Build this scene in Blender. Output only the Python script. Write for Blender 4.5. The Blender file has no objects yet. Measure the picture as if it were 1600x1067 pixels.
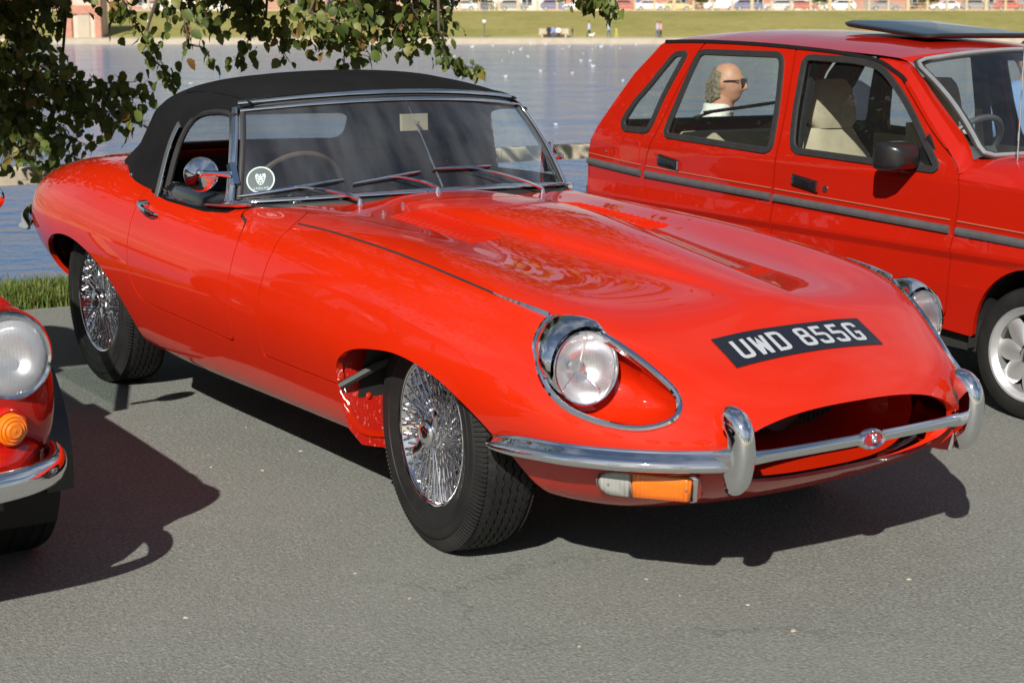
import bpy, bmesh, math, random
import numpy as np
from mathutils import Matrix, Vector
scene = bpy.context.scene
COL = scene.collection
R = math.radians
rng = random.Random(7)
# ---------------------------------------------------------------- camera, sky, sun, exposure
CAM_P = np.array([3.70959, -3.06475, 1.46658]); YAW, PITCH, ROLL, FPX = 2.526213, -0.197898, 0.018578, 2585.36
def cam_axes():
    d = np.array([math.cos(YAW)*math.cos(PITCH), math.sin(YAW)*math.cos(PITCH), math.sin(PITCH)])
    r = np.cross(d, [0,0,1]); r /= np.linalg.norm(r); u = np.cross(r, d)
    c, s = math.cos(ROLL), math.sin(ROLL)
    return c*r+s*u, -s*r+c*u, d
_r, _u, _d = cam_axes()
cam_d = bpy.data.cameras.new('camera'); cam = bpy.data.objects.new('camera', cam_d); COL.objects.link(cam)
cam.matrix_world = Matrix(((_r[0], _u[0], -_d[0], CAM_P[0]), (_r[1], _u[1], -_d[1], CAM_P[1]), (_r[2], _u[2], -_d[2], CAM_P[2]), (0,0,0,1)))
cam_d.sensor_width = 36; cam_d.lens = FPX/1600*36; cam_d.clip_start = .05; cam_d.clip_end = 6000
cam_d.dof.use_dof = True; cam_d.dof.focus_distance = 5.3; cam_d.dof.aperture_fstop = 7.5
scene.camera = cam
SUN_V = np.array([.53, -.625, .575]); SUN_V /= np.linalg.norm(SUN_V)
SUN_EL = math.asin(SUN_V[2]); SUN_ROT = math.atan2(SUN_V[0], SUN_V[1])
world = bpy.data.worlds.new('World'); scene.world = world; world.use_nodes = True
def build_world():
    nt = world.node_tree; N = nt.nodes; L = nt.links; N.clear()
    out = N.new('ShaderNodeOutputWorld'); bg = N.new('ShaderNodeBackground'); bg.inputs['Strength'].default_value = 0.05
    sky = N.new('ShaderNodeTexSky'); sky.sky_type = 'NISHITA'; sky.sun_disc = False
    sky.sun_elevation = SUN_EL; sky.sun_rotation = SUN_ROT; sky.air_density = 1.2; sky.dust_density = .6; sky.ozone_density = 1.2
    tc = N.new('ShaderNodeTexCoord'); sep = N.new('ShaderNodeSeparateXYZ'); L.new(tc.outputs['Generated'], sep.inputs[0])
    # scattered fair-weather clouds on a flat layer: direction divided by its height
    ad = N.new('ShaderNodeMath'); ad.operation = 'ADD'; ad.inputs[1].default_value = .12; L.new(sep.outputs['Z'], ad.inputs[0])
    mx = N.new('ShaderNodeMath'); mx.operation = 'MAXIMUM'; mx.inputs[1].default_value = .05; L.new(ad.outputs[0], mx.inputs[0])
    dv = N.new('ShaderNodeVectorMath'); dv.operation = 'DIVIDE'; L.new(tc.outputs['Generated'], dv.inputs[0])
    cb = N.new('ShaderNodeCombineXYZ'); 
    for k in range(3): L.new(mx.outputs[0], cb.inputs[k])
    L.new(cb.outputs[0], dv.inputs[1])
    no = N.new('ShaderNodeTexNoise'); no.inputs['Scale'].default_value = 1.1; no.inputs['Detail'].default_value = 7; no.inputs['Roughness'].default_value = .58
    L.new(dv.outputs[0], no.inputs['Vector'])
    rp = N.new('ShaderNodeValToRGB'); rp.color_ramp.elements[0].position = .46; rp.color_ramp.elements[1].position = .68
    L.new(no.outputs['Fac'], rp.inputs[0])
    mu = N.new('ShaderNodeMath'); mu.operation = 'MULTIPLY'; mu.inputs[1].default_value = .75; L.new(rp.outputs[0], mu.inputs[0])
    mix = N.new('ShaderNodeMix'); mix.data_type = 'RGBA'; L.new(mu.outputs[0], mix.inputs['Factor'])
    L.new(sky.outputs[0], mix.inputs[6]); mix.inputs[7].default_value = (9.0, 9.2, 9.8, 1)
    L.new(mix.outputs[2], bg.inputs['Color']); L.new(bg.outputs[0], out.inputs['Surface'])
build_world()
sun_d = bpy.data.lights.new('sun', 'SUN'); sun_d.energy = 5.0; sun_d.angle = R(.53); sun_d.color = (1, .95, .87)
sun = bpy.data.objects.new('sun', sun_d); COL.objects.link(sun)
sun.rotation_euler = Vector(SUN_V).to_track_quat('Z', 'Y').to_euler(); sun.location = (8, -9, 9)
vs = scene.view_settings
try: scene.display_settings.display_device = 'sRGB'
except Exception: pass
vs.view_transform = 'Standard'; vs.look = 'None'; vs.exposure = 0.42; vs.gamma = 1.0; vs.use_curve_mapping = False
scene.cycles.max_bounces = 10; scene.cycles.transparent_max_bounces = 16; scene.cycles.glossy_bounces = 6; scene.cycles.transmission_bounces = 6
scene.cycles.caustics_reflective = False; scene.cycles.caustics_refractive = False
# ---------------------------------------------------------------- helpers: materials
MATS = {}
class NT:
    def __init__(s, name):
        s.m = bpy.data.materials.new(name); s.m.use_nodes = True; s.t = s.m.node_tree; s.N = s.t.nodes; s.L = s.t.links
        s.b = s.N.get('Principled BSDF'); s.out = [n for n in s.N if n.type == 'OUTPUT_MATERIAL'][0]
        MATS[name] = s.m
    def n(s, typ, **kw):
        x = s.N.new(typ)
        for k, v in kw.items():
            if k in ('operation', 'blend_type', 'data_type', 'feature', 'distance', 'wave_type', 'bands_direction', 'wave_profile', 'noise_dimensions', 'voronoi_dimensions'): setattr(x, k, v)
            else: x.inputs[k.replace('_', ' ')].default_value = v
        return x
    def l(s, a, b): s.L.new(a, b)
    def coords(s, scale=(1,1,1), kind='Object'):
        tc = s.N.new('ShaderNodeTexCoord'); mp = s.N.new('ShaderNodeMapping'); mp.inputs['Scale'].default_value = scale
        s.l(tc.outputs[kind], mp.inputs['Vector']); return mp.outputs[0]
    def noise(s, scale, detail=4, rough=.55, vec=None):
        x = s.n('ShaderNodeTexNoise', Scale=scale, Detail=detail, Roughness=rough)
        s.l(vec if vec is not None else s.coords(), x.inputs['Vector']); return x.outputs['Fac']
    def ramp(s, fac, stops):
        r = s.N.new('ShaderNodeValToRGB'); e = r.color_ramp.elements
        while len(e) < len(stops): e.new(.5)
        for k, (p, c) in enumerate(stops): e[k].position = p; e[k].color = tuple(c)+(1,) if len(c) == 3 else c
        s.l(fac, r.inputs[0]); return r.outputs[0]
    def math(s, op, a, b=None):
        x = s.N.new('ShaderNodeMath'); x.operation = op
        for k, v in enumerate((a, b)):
            if v is None: continue
            if isinstance(v, (int, float)): x.inputs[k].default_value = v
            else: s.l(v, x.inputs[k])
        return x.outputs[0]
    def mix(s, fac, a, b, blend='MIX'):
        x = s.N.new('ShaderNodeMix'); x.data_type = 'RGBA'; x.blend_type = blend
        for i, v in ((0, fac), (6, a), (7, b)):
            if isinstance(v, (int, float)): x.inputs[i].default_value = v
            elif isinstance(v, tuple): x.inputs[i].default_value = v+(1,) if len(v) == 3 else v
            else: s.l(v, x.inputs[i])
        return x.outputs[2]
    def bump(s, h, strength=.3, dist=.01):
        x = s.N.new('ShaderNodeBump'); x.inputs['Strength'].default_value = strength; x.inputs['Distance'].default_value = dist
        s.l(h, x.inputs['Height']); s.l(x.outputs[0], s.b.inputs['Normal']); return x.outputs[0]
def mat(name, col=(.5,.5,.5), rough=.5, metal=0.0, coat=0.0, coat_rough=.03, spec=.5, var=0.0, vscale=8.0, bump=0.0, bscale=60.0, bdist=.004, emit=None, sss=0.0):
    t = NT(name); b = t.b
    b.inputs['Base Color'].default_value = tuple(col)+(1,); b.inputs['Roughness'].default_value = rough; b.inputs['Metallic'].default_value = metal
    b.inputs['Coat Weight'].default_value = coat; b.inputs['Coat Roughness'].default_value = coat_rough; b.inputs['Specular IOR Level'].default_value = spec
    if var:
        f = t.noise(vscale, 5, .6); c = t.ramp(f, [(.3, tuple(x*(1-var) for x in col)), (.7, tuple(min(1, x*(1+var)) for x in col))]); t.l(c, b.inputs['Base Color'])
    if bump: t.bump(t.noise(bscale, 5, .6), bump, bdist)
    if sss: b.inputs['Subsurface Weight'].default_value = sss; b.inputs['Subsurface Radius'].default_value = (.01, .004, .002)
    return t.m
def glass_mat(name, tint=(1,1,1), ior=1.5, rough=0.0, extra=0.0, flute=None, bump=.0, mult=1.7):
    """thin clear sheet: see-through plus mirror reflection by angle"""
    t = NT(name); t.N.remove(t.b)
    tr = t.N.new('ShaderNodeBsdfTransparent'); tr.inputs[0].default_value = tuple(tint)+(1,)
    gl = t.N.new('ShaderNodeBsdfGlossy'); gl.inputs['Roughness'].default_value = rough; gl.inputs[0].default_value = (1,1,1,1)
    fr = t.N.new('ShaderNodeFresnel'); ge = t.N.new('ShaderNodeNewGeometry'); t.l(t.math('ADD', t.math('MULTIPLY', ge.outputs['Backfacing'], 1/ior-ior), ior), fr.inputs[0])
    f = t.math('ADD', t.math('MULTIPLY', fr.outputs[0], mult), extra)
    mx = t.N.new('ShaderNodeMixShader'); t.l(f, mx.inputs[0]); t.l(tr.outputs[0], mx.inputs[1]); t.l(gl.outputs[0], mx.inputs[2]); t.l(mx.outputs[0], t.out.inputs[0])
    if flute:
        w = t.n('ShaderNodeTexWave', wave_type='BANDS', bands_direction='Y', Scale=flute, Distortion=0.0)
        t.l(t.coords(), w.inputs['Vector'])
        bp = t.N.new('ShaderNodeBump'); bp.inputs['Strength'].default_value = bump; bp.inputs['Distance'].default_value = .004
        t.l(w.outputs['Fac'], bp.inputs['Height']); t.l(bp.outputs[0], gl.inputs['Normal'])
    return t.m
def dust_or_sky_haze(m, amount, col=(.5,.5,.5), streak=0.0, translucent=False):
    """a film of dust, frosting or painted sky haze on a glass sheet: part of its light is scattered"""
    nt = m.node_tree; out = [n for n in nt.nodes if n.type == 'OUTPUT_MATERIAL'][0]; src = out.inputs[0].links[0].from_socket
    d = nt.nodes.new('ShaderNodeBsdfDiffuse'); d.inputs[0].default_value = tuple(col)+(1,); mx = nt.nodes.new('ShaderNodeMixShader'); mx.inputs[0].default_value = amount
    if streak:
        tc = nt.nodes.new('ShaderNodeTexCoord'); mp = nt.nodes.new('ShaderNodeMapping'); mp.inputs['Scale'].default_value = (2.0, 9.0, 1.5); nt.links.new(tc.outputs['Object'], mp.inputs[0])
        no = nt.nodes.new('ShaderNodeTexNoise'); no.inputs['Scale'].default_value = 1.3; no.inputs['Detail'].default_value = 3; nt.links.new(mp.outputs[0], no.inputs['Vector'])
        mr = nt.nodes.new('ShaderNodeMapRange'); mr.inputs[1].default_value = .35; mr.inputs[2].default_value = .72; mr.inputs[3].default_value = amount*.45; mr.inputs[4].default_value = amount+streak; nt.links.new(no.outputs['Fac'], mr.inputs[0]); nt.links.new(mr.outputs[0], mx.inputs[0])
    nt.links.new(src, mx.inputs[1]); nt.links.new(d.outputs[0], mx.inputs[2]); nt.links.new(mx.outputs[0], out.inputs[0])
# ---------------------------------------------------------------- helpers: meshes and objects
def rotm(axis, a):
    return np.array(Matrix.Rotation(a, 3, axis))
class MB:
    def __init__(s): s.v = []; s.f = []
    def add(s, V, F):
        o = len(s.v); s.v.extend([tuple(map(float, p)) for p in V]); s.f.extend([tuple(int(i)+o for i in q) for q in F]); return s
    def box(s, c, size, rot=None, taper=1.0):
        hx, hy, hz = [x/2 for x in size]; V = []
        for z in (-1, 1):
            k = taper if z > 0 else 1
            for x, y in ((-1,-1),(1,-1),(1,1),(-1,1)): V.append((x*hx*k, y*hy*k, z*hz))
        V = np.array(V)
        if rot is not None: V = V @ np.array(rot).T
        return s.add(V+np.array(c), [(3,2,1,0),(4,5,6,7),(0,1,5,4),(1,2,6,5),(2,3,7,6),(3,0,4,7)])
    def loft(s, rings, closed=True, cap0=False, cap1=False, loop=False):
        rings = [np.asarray(r, float) for r in rings]; n = len(rings[0]); m = len(rings); V = np.concatenate(rings); F = []
        for i in range(m if loop else m-1):
            i2 = (i+1) % m
            for j in range(n if closed else n-1):
                j2 = (j+1) % n; F.append((i*n+j, i*n+j2, i2*n+j2, i2*n+j))
        if cap0: F.append(tuple(range(n))[::-1])
        if cap1: F.append(tuple((m-1)*n+j for j in range(n)))
        return s.add(V, F)
    def sweep(s, path, prof, up=(0,0,1), scale=None, cap=True, loop=False, roll=None):
        """prof: list of (a,b) in the frame (side, up)"""
        P = np.asarray(path, float); n = len(P); rings = []
        for i in range(n):
            if loop: t = P[(i+1) % n]-P[i-1]
            else: t = P[min(i+1, n-1)]-P[max(i-1, 0)]
            t /= max(np.linalg.norm(t), 1e-9); U = np.asarray(up[i] if np.ndim(up) == 2 else up, float)
            sd = np.cross(t, U); sd /= max(np.linalg.norm(sd), 1e-9); u2 = np.cross(sd, t)
            k = 1 if scale is None else scale[i]; ka, kb = (k, k) if np.isscalar(k) else k
            rings.append([P[i]+sd*a*ka+u2*b*kb for a, b in prof])
        return s.loft(rings, True, cap and not loop, cap and not loop, loop)
    def tube(s, path, r, n=8, up=None, cap=True, loop=False):
        P = np.asarray(path, float)
        if up is None:
            d = P[-1]-P[0]; up = (0,0,1) if abs(d[2]) < .8*np.linalg.norm(d)+1e-9 and not loop else (.31,.95,.05)
        prof = [(math.cos(2*math.pi*k/n), math.sin(2*math.pi*k/n)) for k in range(n)]
        sc = [r]*len(P) if np.isscalar(r) else list(r)
        return s.sweep(P, prof, up, sc, cap, loop)
    def lathe(s, prof, n=32, c=(0,0,0), axis='Y', closed=False, arc=None):
        """prof: (r, h) pairs, h along axis"""
        rings = []
        for r, h in prof:
            ring = []
            for k in range(n):
                a = 2*math.pi*k/n; x, y = r*math.cos(a), r*math.sin(a)
                p = {'Y': (x, h, y), 'Z': (x, y, h), 'X': (h, x, y)}[axis]; ring.append(np.array(p)+np.array(c))
            rings.append(ring)
        return s.loft(rings, True, False, False, closed)
    def grid(s, G):
        G = np.asarray(G); a, b = G.shape[:2]; idx = np.arange(a*b).reshape(a, b)
        q = np.stack([idx[:-1,:-1], idx[1:,:-1], idx[1:,1:], idx[:-1,1:]], -1).reshape(-1, 4)
        return s.add(G.reshape(-1, 3), q)
    def sphere(s, c, r, n=16, m=10, rot=None):
        rr = (r, r, r) if np.isscalar(r) else r; V = []; F = []
        for i in range(1, m):
            ph = math.pi*i/m
            for j in range(n): V.append((math.sin(ph)*math.cos(2*math.pi*j/n)*rr[0], math.sin(ph)*math.sin(2*math.pi*j/n)*rr[1], math.cos(ph)*rr[2]))
        V.append((0,0,rr[2])); V.append((0,0,-rr[2])); t, b = len(V)-2, len(V)-1
        for i in range(m-2):
            for j in range(n): F.append((i*n+j, (i+1)*n+j, (i+1)*n+(j+1) % n, i*n+(j+1) % n))
        for j in range(n): F.append((t, j, (j+1) % n)); F.append((b, (m-2)*n+(j+1) % n, (m-2)*n+j))
        V = np.array(V)
        if rot is not None: V = V @ np.array(rot).T
        return s.add(V+np.array(c), F)
    def prism(s, poly, origin, ax, ay, az, depth):
        """2D polygon in frame (ax, ay), extruded along az"""
        O, X, Y, Z = map(np.asarray, (origin, ax, ay, az)); n = len(poly)
        a = [O+X*p[0]+Y*p[1] for p in poly]; b = [p+Z*depth for p in a]
        return s.add(a+b, [tuple(range(n))[::-1], tuple(range(n, 2*n))]+[(i, (i+1) % n, (i+1) % n+n, i+n) for i in range(n)])
WM = {}
def mw(o): return WM.get(o.name, Matrix.Identity(4)) if o else Matrix.Identity(4)
def finish(me, material, smooth=True, angle=40):
    if material is not None: me.materials.append(MATS[material] if isinstance(material, str) else material)
    if smooth:
        me.polygons.foreach_set('use_smooth', [True]*len(me.polygons))
        if angle < 180: me.set_sharp_from_angle(angle=R(angle))
    else: me.polygons.foreach_set('use_smooth', [False]*len(me.polygons))
def fix_normals(me):
    bm = bmesh.new(); bm.from_mesh(me); bmesh.ops.recalc_face_normals(bm, faces=bm.faces); bm.to_mesh(me); bm.free()
def add(name, mb, material, parent=None, smooth=True, angle=40, local=False, M=None, kind=None, recalc=True, label=None):
    """link a mesh; vertices in world coordinates unless local=True (then M places it relative to the parent)"""
    V = np.array(mb.v, float).reshape(-1, 3)
    if not local and parent is not None:
        I = np.array(mw(parent).inverted()); V = V @ I[:3,:3].T+I[:3,3]
    me = bpy.data.meshes.new(name); me.from_pydata(V.tolist(), [], mb.f)
    if recalc: fix_normals(me)
    finish(me, material, smooth, angle); me.update()
    o = bpy.data.objects.new(name, me); COL.objects.link(o)
    if parent is not None: o.parent = parent
    if M is not None: o.matrix_basis = M
    WM[o.name] = mw(parent) @ (M if M is not None else Matrix.Identity(4))
    if kind: o['kind'] = kind
    if label: o['label'] = label
    return o
def place(name, me, parent=None, M=None, label=None):
    o = bpy.data.objects.new(name, me); COL.objects.link(o)
    if parent is not None: o.parent = parent
    if M is not None: o.matrix_basis = M
    WM[o.name] = mw(parent) @ (M if M is not None else Matrix.Identity(4))
    if label: o['label'] = label
    return o
def tag(o, label=None, cat=None, group=None, kind=None):
    if label: o['label'] = label
    if cat: o['category'] = cat
    if group: o['group'] = group
    if kind: o['kind'] = kind
    return o
def thing(name, label, cat, loc=(0,0,0), rotz=0.0, group=None, M=None):
    o = bpy.data.objects.new(name, None); o.empty_display_size = .1; COL.objects.link(o)
    m = M if M is not None else Matrix.Translation(loc) @ Matrix.Rotation(rotz, 4, 'Z')
    o.matrix_basis = m; WM[o.name] = m
    return tag(o, label, cat, group)
def copy_tree(o, M=None, parent=None, label=None):
    c = o.copy(); COL.objects.link(c)
    if parent is not None: c.parent = parent
    if M is not None: c.matrix_basis = M
    if label: c['label'] = label
    WM[c.name] = mw(parent) @ c.matrix_basis
    for ch in list(o.children): copy_tree(ch, None, c)
    return c
def T(x, y, z): return Matrix.Translation((x, y, z))
def RZ(a): return Matrix.Rotation(a, 4, 'Z')
# ---------------------------------------------------------------- helpers: curves, surfaces cut into panels
def cr_spline(P, n=8, closed=False):
    P = np.asarray(P, float); m = len(P); out = []
    for i in range(m if closed else m-1):
        p0, p1, p2, p3 = (P[(i-1) % m], P[i], P[(i+1) % m], P[(i+2) % m]) if closed else (P[max(i-1, 0)], P[i], P[i+1], P[min(i+2, m-1)])
        for k in range(n):
            t = k/n; out.append(.5*((2*p1)+(-p0+p2)*t+(2*p0-5*p1+4*p2-p3)*t*t+(-p0+3*p1-3*p2+p3)*t**3))
    if not closed: out.append(P[-1])
    return np.array(out)
def round_poly(P, r, n=5):
    """round the corners of a closed 2D polygon; r one radius or a list"""
    P = np.asarray(P, float); m = len(P); out = []
    for i in range(m):
        a, b, c = P[i-1], P[i], P[(i+1) % m]; rr = r if np.isscalar(r) else r[i]
        la, lc = np.linalg.norm(a-b), np.linalg.norm(c-b); q = min(rr, la*.48, lc*.48)
        s, e = b+(a-b)/la*q, b+(c-b)/lc*q
        for k in range(n+1):
            t = k/n; out.append((1-t)**2*s+2*t*(1-t)*b+t*t*e)
    return np.array(out)
def poly_sdf(X, Y, poly):
    """signed distance to a closed polygon, negative inside"""
    poly = np.asarray(poly, float); sh = X.shape; p = np.stack([X.ravel(), Y.ravel()], 1)
    d = np.full(len(p), 1e9); ins = np.zeros(len(p), bool); m = len(poly)
    for i in range(m):
        a, b = poly[i], poly[(i+1) % m]; e = b-a; w = p-a; L = e@e
        if L < 1e-14: continue
        t = np.clip((w@e)/L, 0, 1); q = w-t[:, None]*e; d = np.minimum(d, (q*q).sum(1))
        c1 = (a[1] <= p[:,1]) & (b[1] > p[:,1]); c2 = (a[1] > p[:,1]) & (b[1] <= p[:,1])
        cr = e[0]*w[:,1]-e[1]*w[:,0]
        ins ^= (c1 & (cr > 0)) | (c2 & (cr < 0))
    d = np.sqrt(d); return np.where(ins, -d, d).reshape(sh)
def cut_panel(P, Nn, f, flange=.012, fdir=None):
    """part of the grid surface where f < 0; returns verts, normals, faces.  Cut edges get a turned-in flange."""
    a, b = f.shape; V = P.reshape(-1, 3); NV = Nn.reshape(-1, 3); fv = f.ravel()
    idx = np.arange(a*b).reshape(a, b)
    q = np.stack([idx[:-1,:-1], idx[1:,:-1], idx[1:,1:], idx[:-1,1:]], -1).reshape(-1, 4)
    neg = (fv[q] < 0); s = neg.sum(1)
    full = q[s == 4]; part = q[(s > 0) & (s < 4)]
    nv = []; nn = []; cache = {}; polys = []; bnd = []
    base = len(V)
    def cutv(i, j):
        k = (i, j) if i < j else (j, i)
        if k in cache: return cache[k]
        fi, fj = fv[k[0]], fv[k[1]]; t = fi/(fi-fj); t = min(max(t, .0), 1.)
        nv.append(V[k[0]]*(1-t)+V[k[1]]*t); nn.append(NV[k[0]]*(1-t)+NV[k[1]]*t); cache[k] = base+len(nv)-1; return cache[k]
    for c in part:
        poly = []; cuts = []
        for k in range(4):
            i, j = c[k], c[(k+1) % 4]
            if fv[i] < 0: poly.append(i)
            if (fv[i] < 0) != (fv[j] < 0):
                w = cutv(int(i), int(j)); poly.append(w); cuts.append((w, fv[i] < 0))
        polys.append(poly)
        # each exit cut joins the next entry cut
        if len(cuts) == 2:
            bnd.append((cuts[0][0], cuts[1][0]) if cuts[0][1] else (cuts[1][0], cuts[0][0]))
    AV = np.concatenate([V, np.array(nv).reshape(-1, 3)]); AN = np.concatenate([NV, np.array(nn).reshape(-1, 3)])
    AN = AN/np.maximum(np.linalg.norm(AN, axis=1, keepdims=True), 1e-9)
    faces = [tuple(x) for x in full.tolist()]+[tuple(p) for p in polys if len(p) > 2]
    # compact
    used = np.unique(np.concatenate([full.ravel()]+[np.array(p) for p in polys]).astype(int)) if faces else np.array([], int)
    mp = -np.ones(len(AV), int); mp[used] = np.arange(len(used))
    faces = [tuple(int(mp[i]) for i in fc) for fc in faces]
    VV = AV[used]; NN = AN[used]
    if flange and bnd:
        fl = {}; ev = []; en = []; o = len(VV)
        def fpair(i):
            if i not in fl:
                d = -AN[i] if fdir is None else fdir(AV[i], AN[i])
                fl[i] = o+len(ev); ev.append(AV[i]); ev.append(AV[i]+d*flange); en.append(np.zeros(3)); en.append(np.zeros(3))
            return fl[i]
        for i, j in bnd:
            e = AV[j]-AV[i]; n = np.cross(e, AN[i]); L = np.linalg.norm(n)
            if L < 1e-9: continue
            n = n/L
            A, B = fpair(i), fpair(j)
            faces.append((A, A+1, B+1, B))
            for k in (A, B): en[k-o] = en[k-o]+n; en[k+1-o] = en[k+1-o]+n
        en = np.array(en); en /= np.maximum(np.linalg.norm(en, axis=1, keepdims=True), 1e-9)
        VV = np.concatenate([VV, np.array(ev)]); NN = np.concatenate([NN, en])
    return VV, NN, faces
def panel_obj(name, res, material, parent=None, label=None, thick=None):
    V, Nn, F = res
    if parent is not None:
        I = np.array(mw(parent).inverted()); V = V @ I[:3,:3].T+I[:3,3]; Nn = Nn @ I[:3,:3].T
    # make the winding agree with the normals
    F2 = []
    for f in F:
        a, b, c = V[f[0]], V[f[1]], V[f[2]]; n = np.cross(b-a, c-a)
        if len(f) > 3: n = n+np.cross(c-a, V[f[3]]-a)
        m = Nn[f[0]]+Nn[f[2]]+Nn[f[1]]
        F2.append(f if n@m >= 0 else f[::-1])
    me = bpy.data.meshes.new(name); me.from_pydata(V.tolist(), [], F2)
    me.materials.append(MATS[material]); me.polygons.foreach_set('use_smooth', [True]*len(me.polygons)); me.update()
    me.normals_split_custom_set_from_vertices(Nn.tolist())
    o = bpy.data.objects.new(name, me); COL.objects.link(o)
    if parent is not None: o.parent = parent
    WM[o.name] = mw(parent)
    if label: o['label'] = label
    return o
# ---------------------------------------------------------------- materials
def make_paint(name, col, var=.04):
    t = NT(name); b = t.b
    f = t.noise(3.0, 4, .6); c = t.ramp(f, [(.3, tuple(x*(1-var) for x in col)), (.7, tuple(x*(1+var) for x in col))])
    t.l(c, b.inputs['Base Color']); b.inputs['Roughness'].default_value = .5; b.inputs['Specular IOR Level'].default_value = .03
    b.inputs['Coat Weight'].default_value = 1.0; b.inputs['Coat Roughness'].default_value = .006; b.inputs['Coat IOR'].default_value = 1.55
    # slight orange peel in the lacquer
    bp = t.N.new('ShaderNodeBump'); bp.inputs['Strength'].default_value = .012; bp.inputs['Distance'].default_value = .002
    t.l(t.noise(60.0, 2, .5), bp.inputs['Height']); t.l(bp.outputs[0], b.inputs['Coat Normal'])
    return t.m
make_paint('red_paint', (.50, .0165, .0022))
make_paint('red_paint_hatch', (.37, .010, .003))
make_paint('red_paint_classic', (.44, .010, .006))
def make_chrome():
    t = NT('chrome'); b = t.b; b.inputs['Metallic'].default_value = 1; b.inputs['Base Color'].default_value = (.86,.86,.88,1)
    f = t.noise(25, 4, .6); r = t.ramp(f, [(.35, (.015,)*3), (.8, (.045,)*3)]); t.l(r, b.inputs['Roughness'])
make_chrome()
mat('steel_spoke', (.72,.72,.74), .18, 1.0)
mat('grey_trim', (.075,.075,.08), .45, var=.15, vscale=20)
mat('alloy', (.60,.60,.60), .38, .75, var=.08, vscale=15)
mat('black_trim', (.012,.012,.013), .32, coat=.3, coat_rough=.1)
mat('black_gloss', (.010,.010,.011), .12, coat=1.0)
mat('black_rubber', (.018,.018,.018), .62, var=.2, vscale=30, bump=.15, bscale=150, bdist=.002)
def make_tyre():
    t = NT('tyre_rubber'); b = t.b
    f = t.noise(9, 6, .65); c = t.ramp(f, [(.3, (.007,.007,.007)), (.7, (.017,.0165,.016))]); t.l(c, b.inputs['Base Color'])
    b.inputs['Roughness'].default_value = .62; b.inputs['Specular IOR Level'].default_value = .3; t.bump(t.noise(120, 4, .6), .12, .002)
make_tyre()
def make_cloth():
    t = NT('hood_cloth'); b = t.b
    w = t.noise(3.5, 4, .6); wv = t.noise(900, 2, .5)
    c = t.ramp(w, [(.3, (.008,.008,.009)), (.7, (.013,.013,.014))]); t.l(c, b.inputs['Base Color'])
    b.inputs['Roughness'].default_value = .9; b.inputs['Sheen Weight'].default_value = .0; b.inputs['Sheen Roughness'].default_value = .5; b.inputs['Specular IOR Level'].default_value = .08
    h = t.math('ADD', t.math('MULTIPLY', t.noise(5, 3, .5, t.coords((1,.6,1.4))), 1.0), t.math('MULTIPLY', wv, .05)); t.bump(h, .35, .02)
make_cloth()
mat('black_leather', (.026,.026,.029), .45, bump=.2, bscale=90)
mat('dark_interior', (.010,.010,.011), .8)
mat('carpet_black', (.012,.012,.012), .95)
mat('wood_wheel', (.11,.07,.05), .25, coat=.8)
mat('beige_cloth', (.42,.35,.25), .9, var=.12, vscale=12, bump=.25, bscale=260, bdist=.002)
mat('belt_webbing', (.30,.25,.19), .8); mat('faded_stripe', (.36,.10,.06), .6)
mat('white_print', (.78,.80,.80), .5)
mat('silver_print', (.52,.54,.57), .35, .3)
mat('plate_black', (.010,.011,.017), .35, coat=.4)
mat('amber_lens', (.80,.18,.006), .12, coat=1.0, sss=.0, bump=.5, bscale=5)
def make_lens(name, col, emitless=True):
    t = NT(name); b = t.b; b.inputs['Base Color'].default_value = col+(1,); b.inputs['Roughness'].default_value = .16; b.inputs['Coat Weight'].default_value = 1
    b.inputs['Subsurface Weight'].default_value = .25; b.inputs['Subsurface Radius'].default_value = (.02,.01,.004)
    w = t.n('ShaderNodeTexWave', wave_type='BANDS', bands_direction='DIAGONAL', Scale=40.0, Distortion=0.0); t.l(t.coords((1,1,0)), w.inputs['Vector'])
    t.bump(w.outputs['Fac'], .5, .004)
make_lens('amber_ribbed', (.80,.17,.006)); make_lens('clear_ribbed', (.34,.34,.32)); make_lens('red_lens', (.5,.01,.01))
glass_mat('window_glass', (.86,.92,.90), 1.5); glass_mat('screen_glass', (.78,.85,.84), 1.52, extra=.02); glass_mat('hood_window', (.70,.78,.82), 1.45, .03)
glass_mat('lamp_glass', (.97,.98,.98), 1.5, .02, .02, 34.0, .7); glass_mat('frosted_lamp_glass', (.97,.98,.98), 1.5, .05, .03, 34.0, .7); dust_or_sky_haze(MATS['frosted_lamp_glass'], .30, (.62,.64,.66)); glass_mat('sunroof_glass', (.05,.06,.08), 1.4, mult=.95); dust_or_sky_haze(MATS['screen_glass'], .035, (.42,.46,.50), .05); dust_or_sky_haze(MATS['hood_window'], .12, (.4,.45,.5)); dust_or_sky_haze(MATS['window_glass'], .012); dust_or_sky_haze(MATS['lamp_glass'], .06, (.85,.87,.88))  # screen_glass film paints sky reflection haze and streaks as grey diffuse
mat('reflector', (.86,.86,.88), .26, 1.0)
mat('mirror_silver', (.85,.85,.86), .02, 1.0)
mat('badge_gold', (.55,.40,.16), .3, 1.0); mat('badge_red', (.35,.01,.02), .25, coat=1)
mat('radiator_dark', (.012,.012,.012), .6)
mat('underbody', (.012,.012,.011), .85)
mat('wheel_arch_dirt', (.05,.030,.022), .9, var=.4, vscale=18)
def make_splash():
    t = NT('red_splashed'); b = t.b
    f = t.noise(120, 4, .7, t.coords((1,1,.6))); c = t.ramp(f, [(.60, (.42,.010,.004)), (.68, (.50,.24,.18))]); t.l(c, b.inputs['Base Color']); b.inputs['Roughness'].default_value = .4
make_splash()
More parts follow.
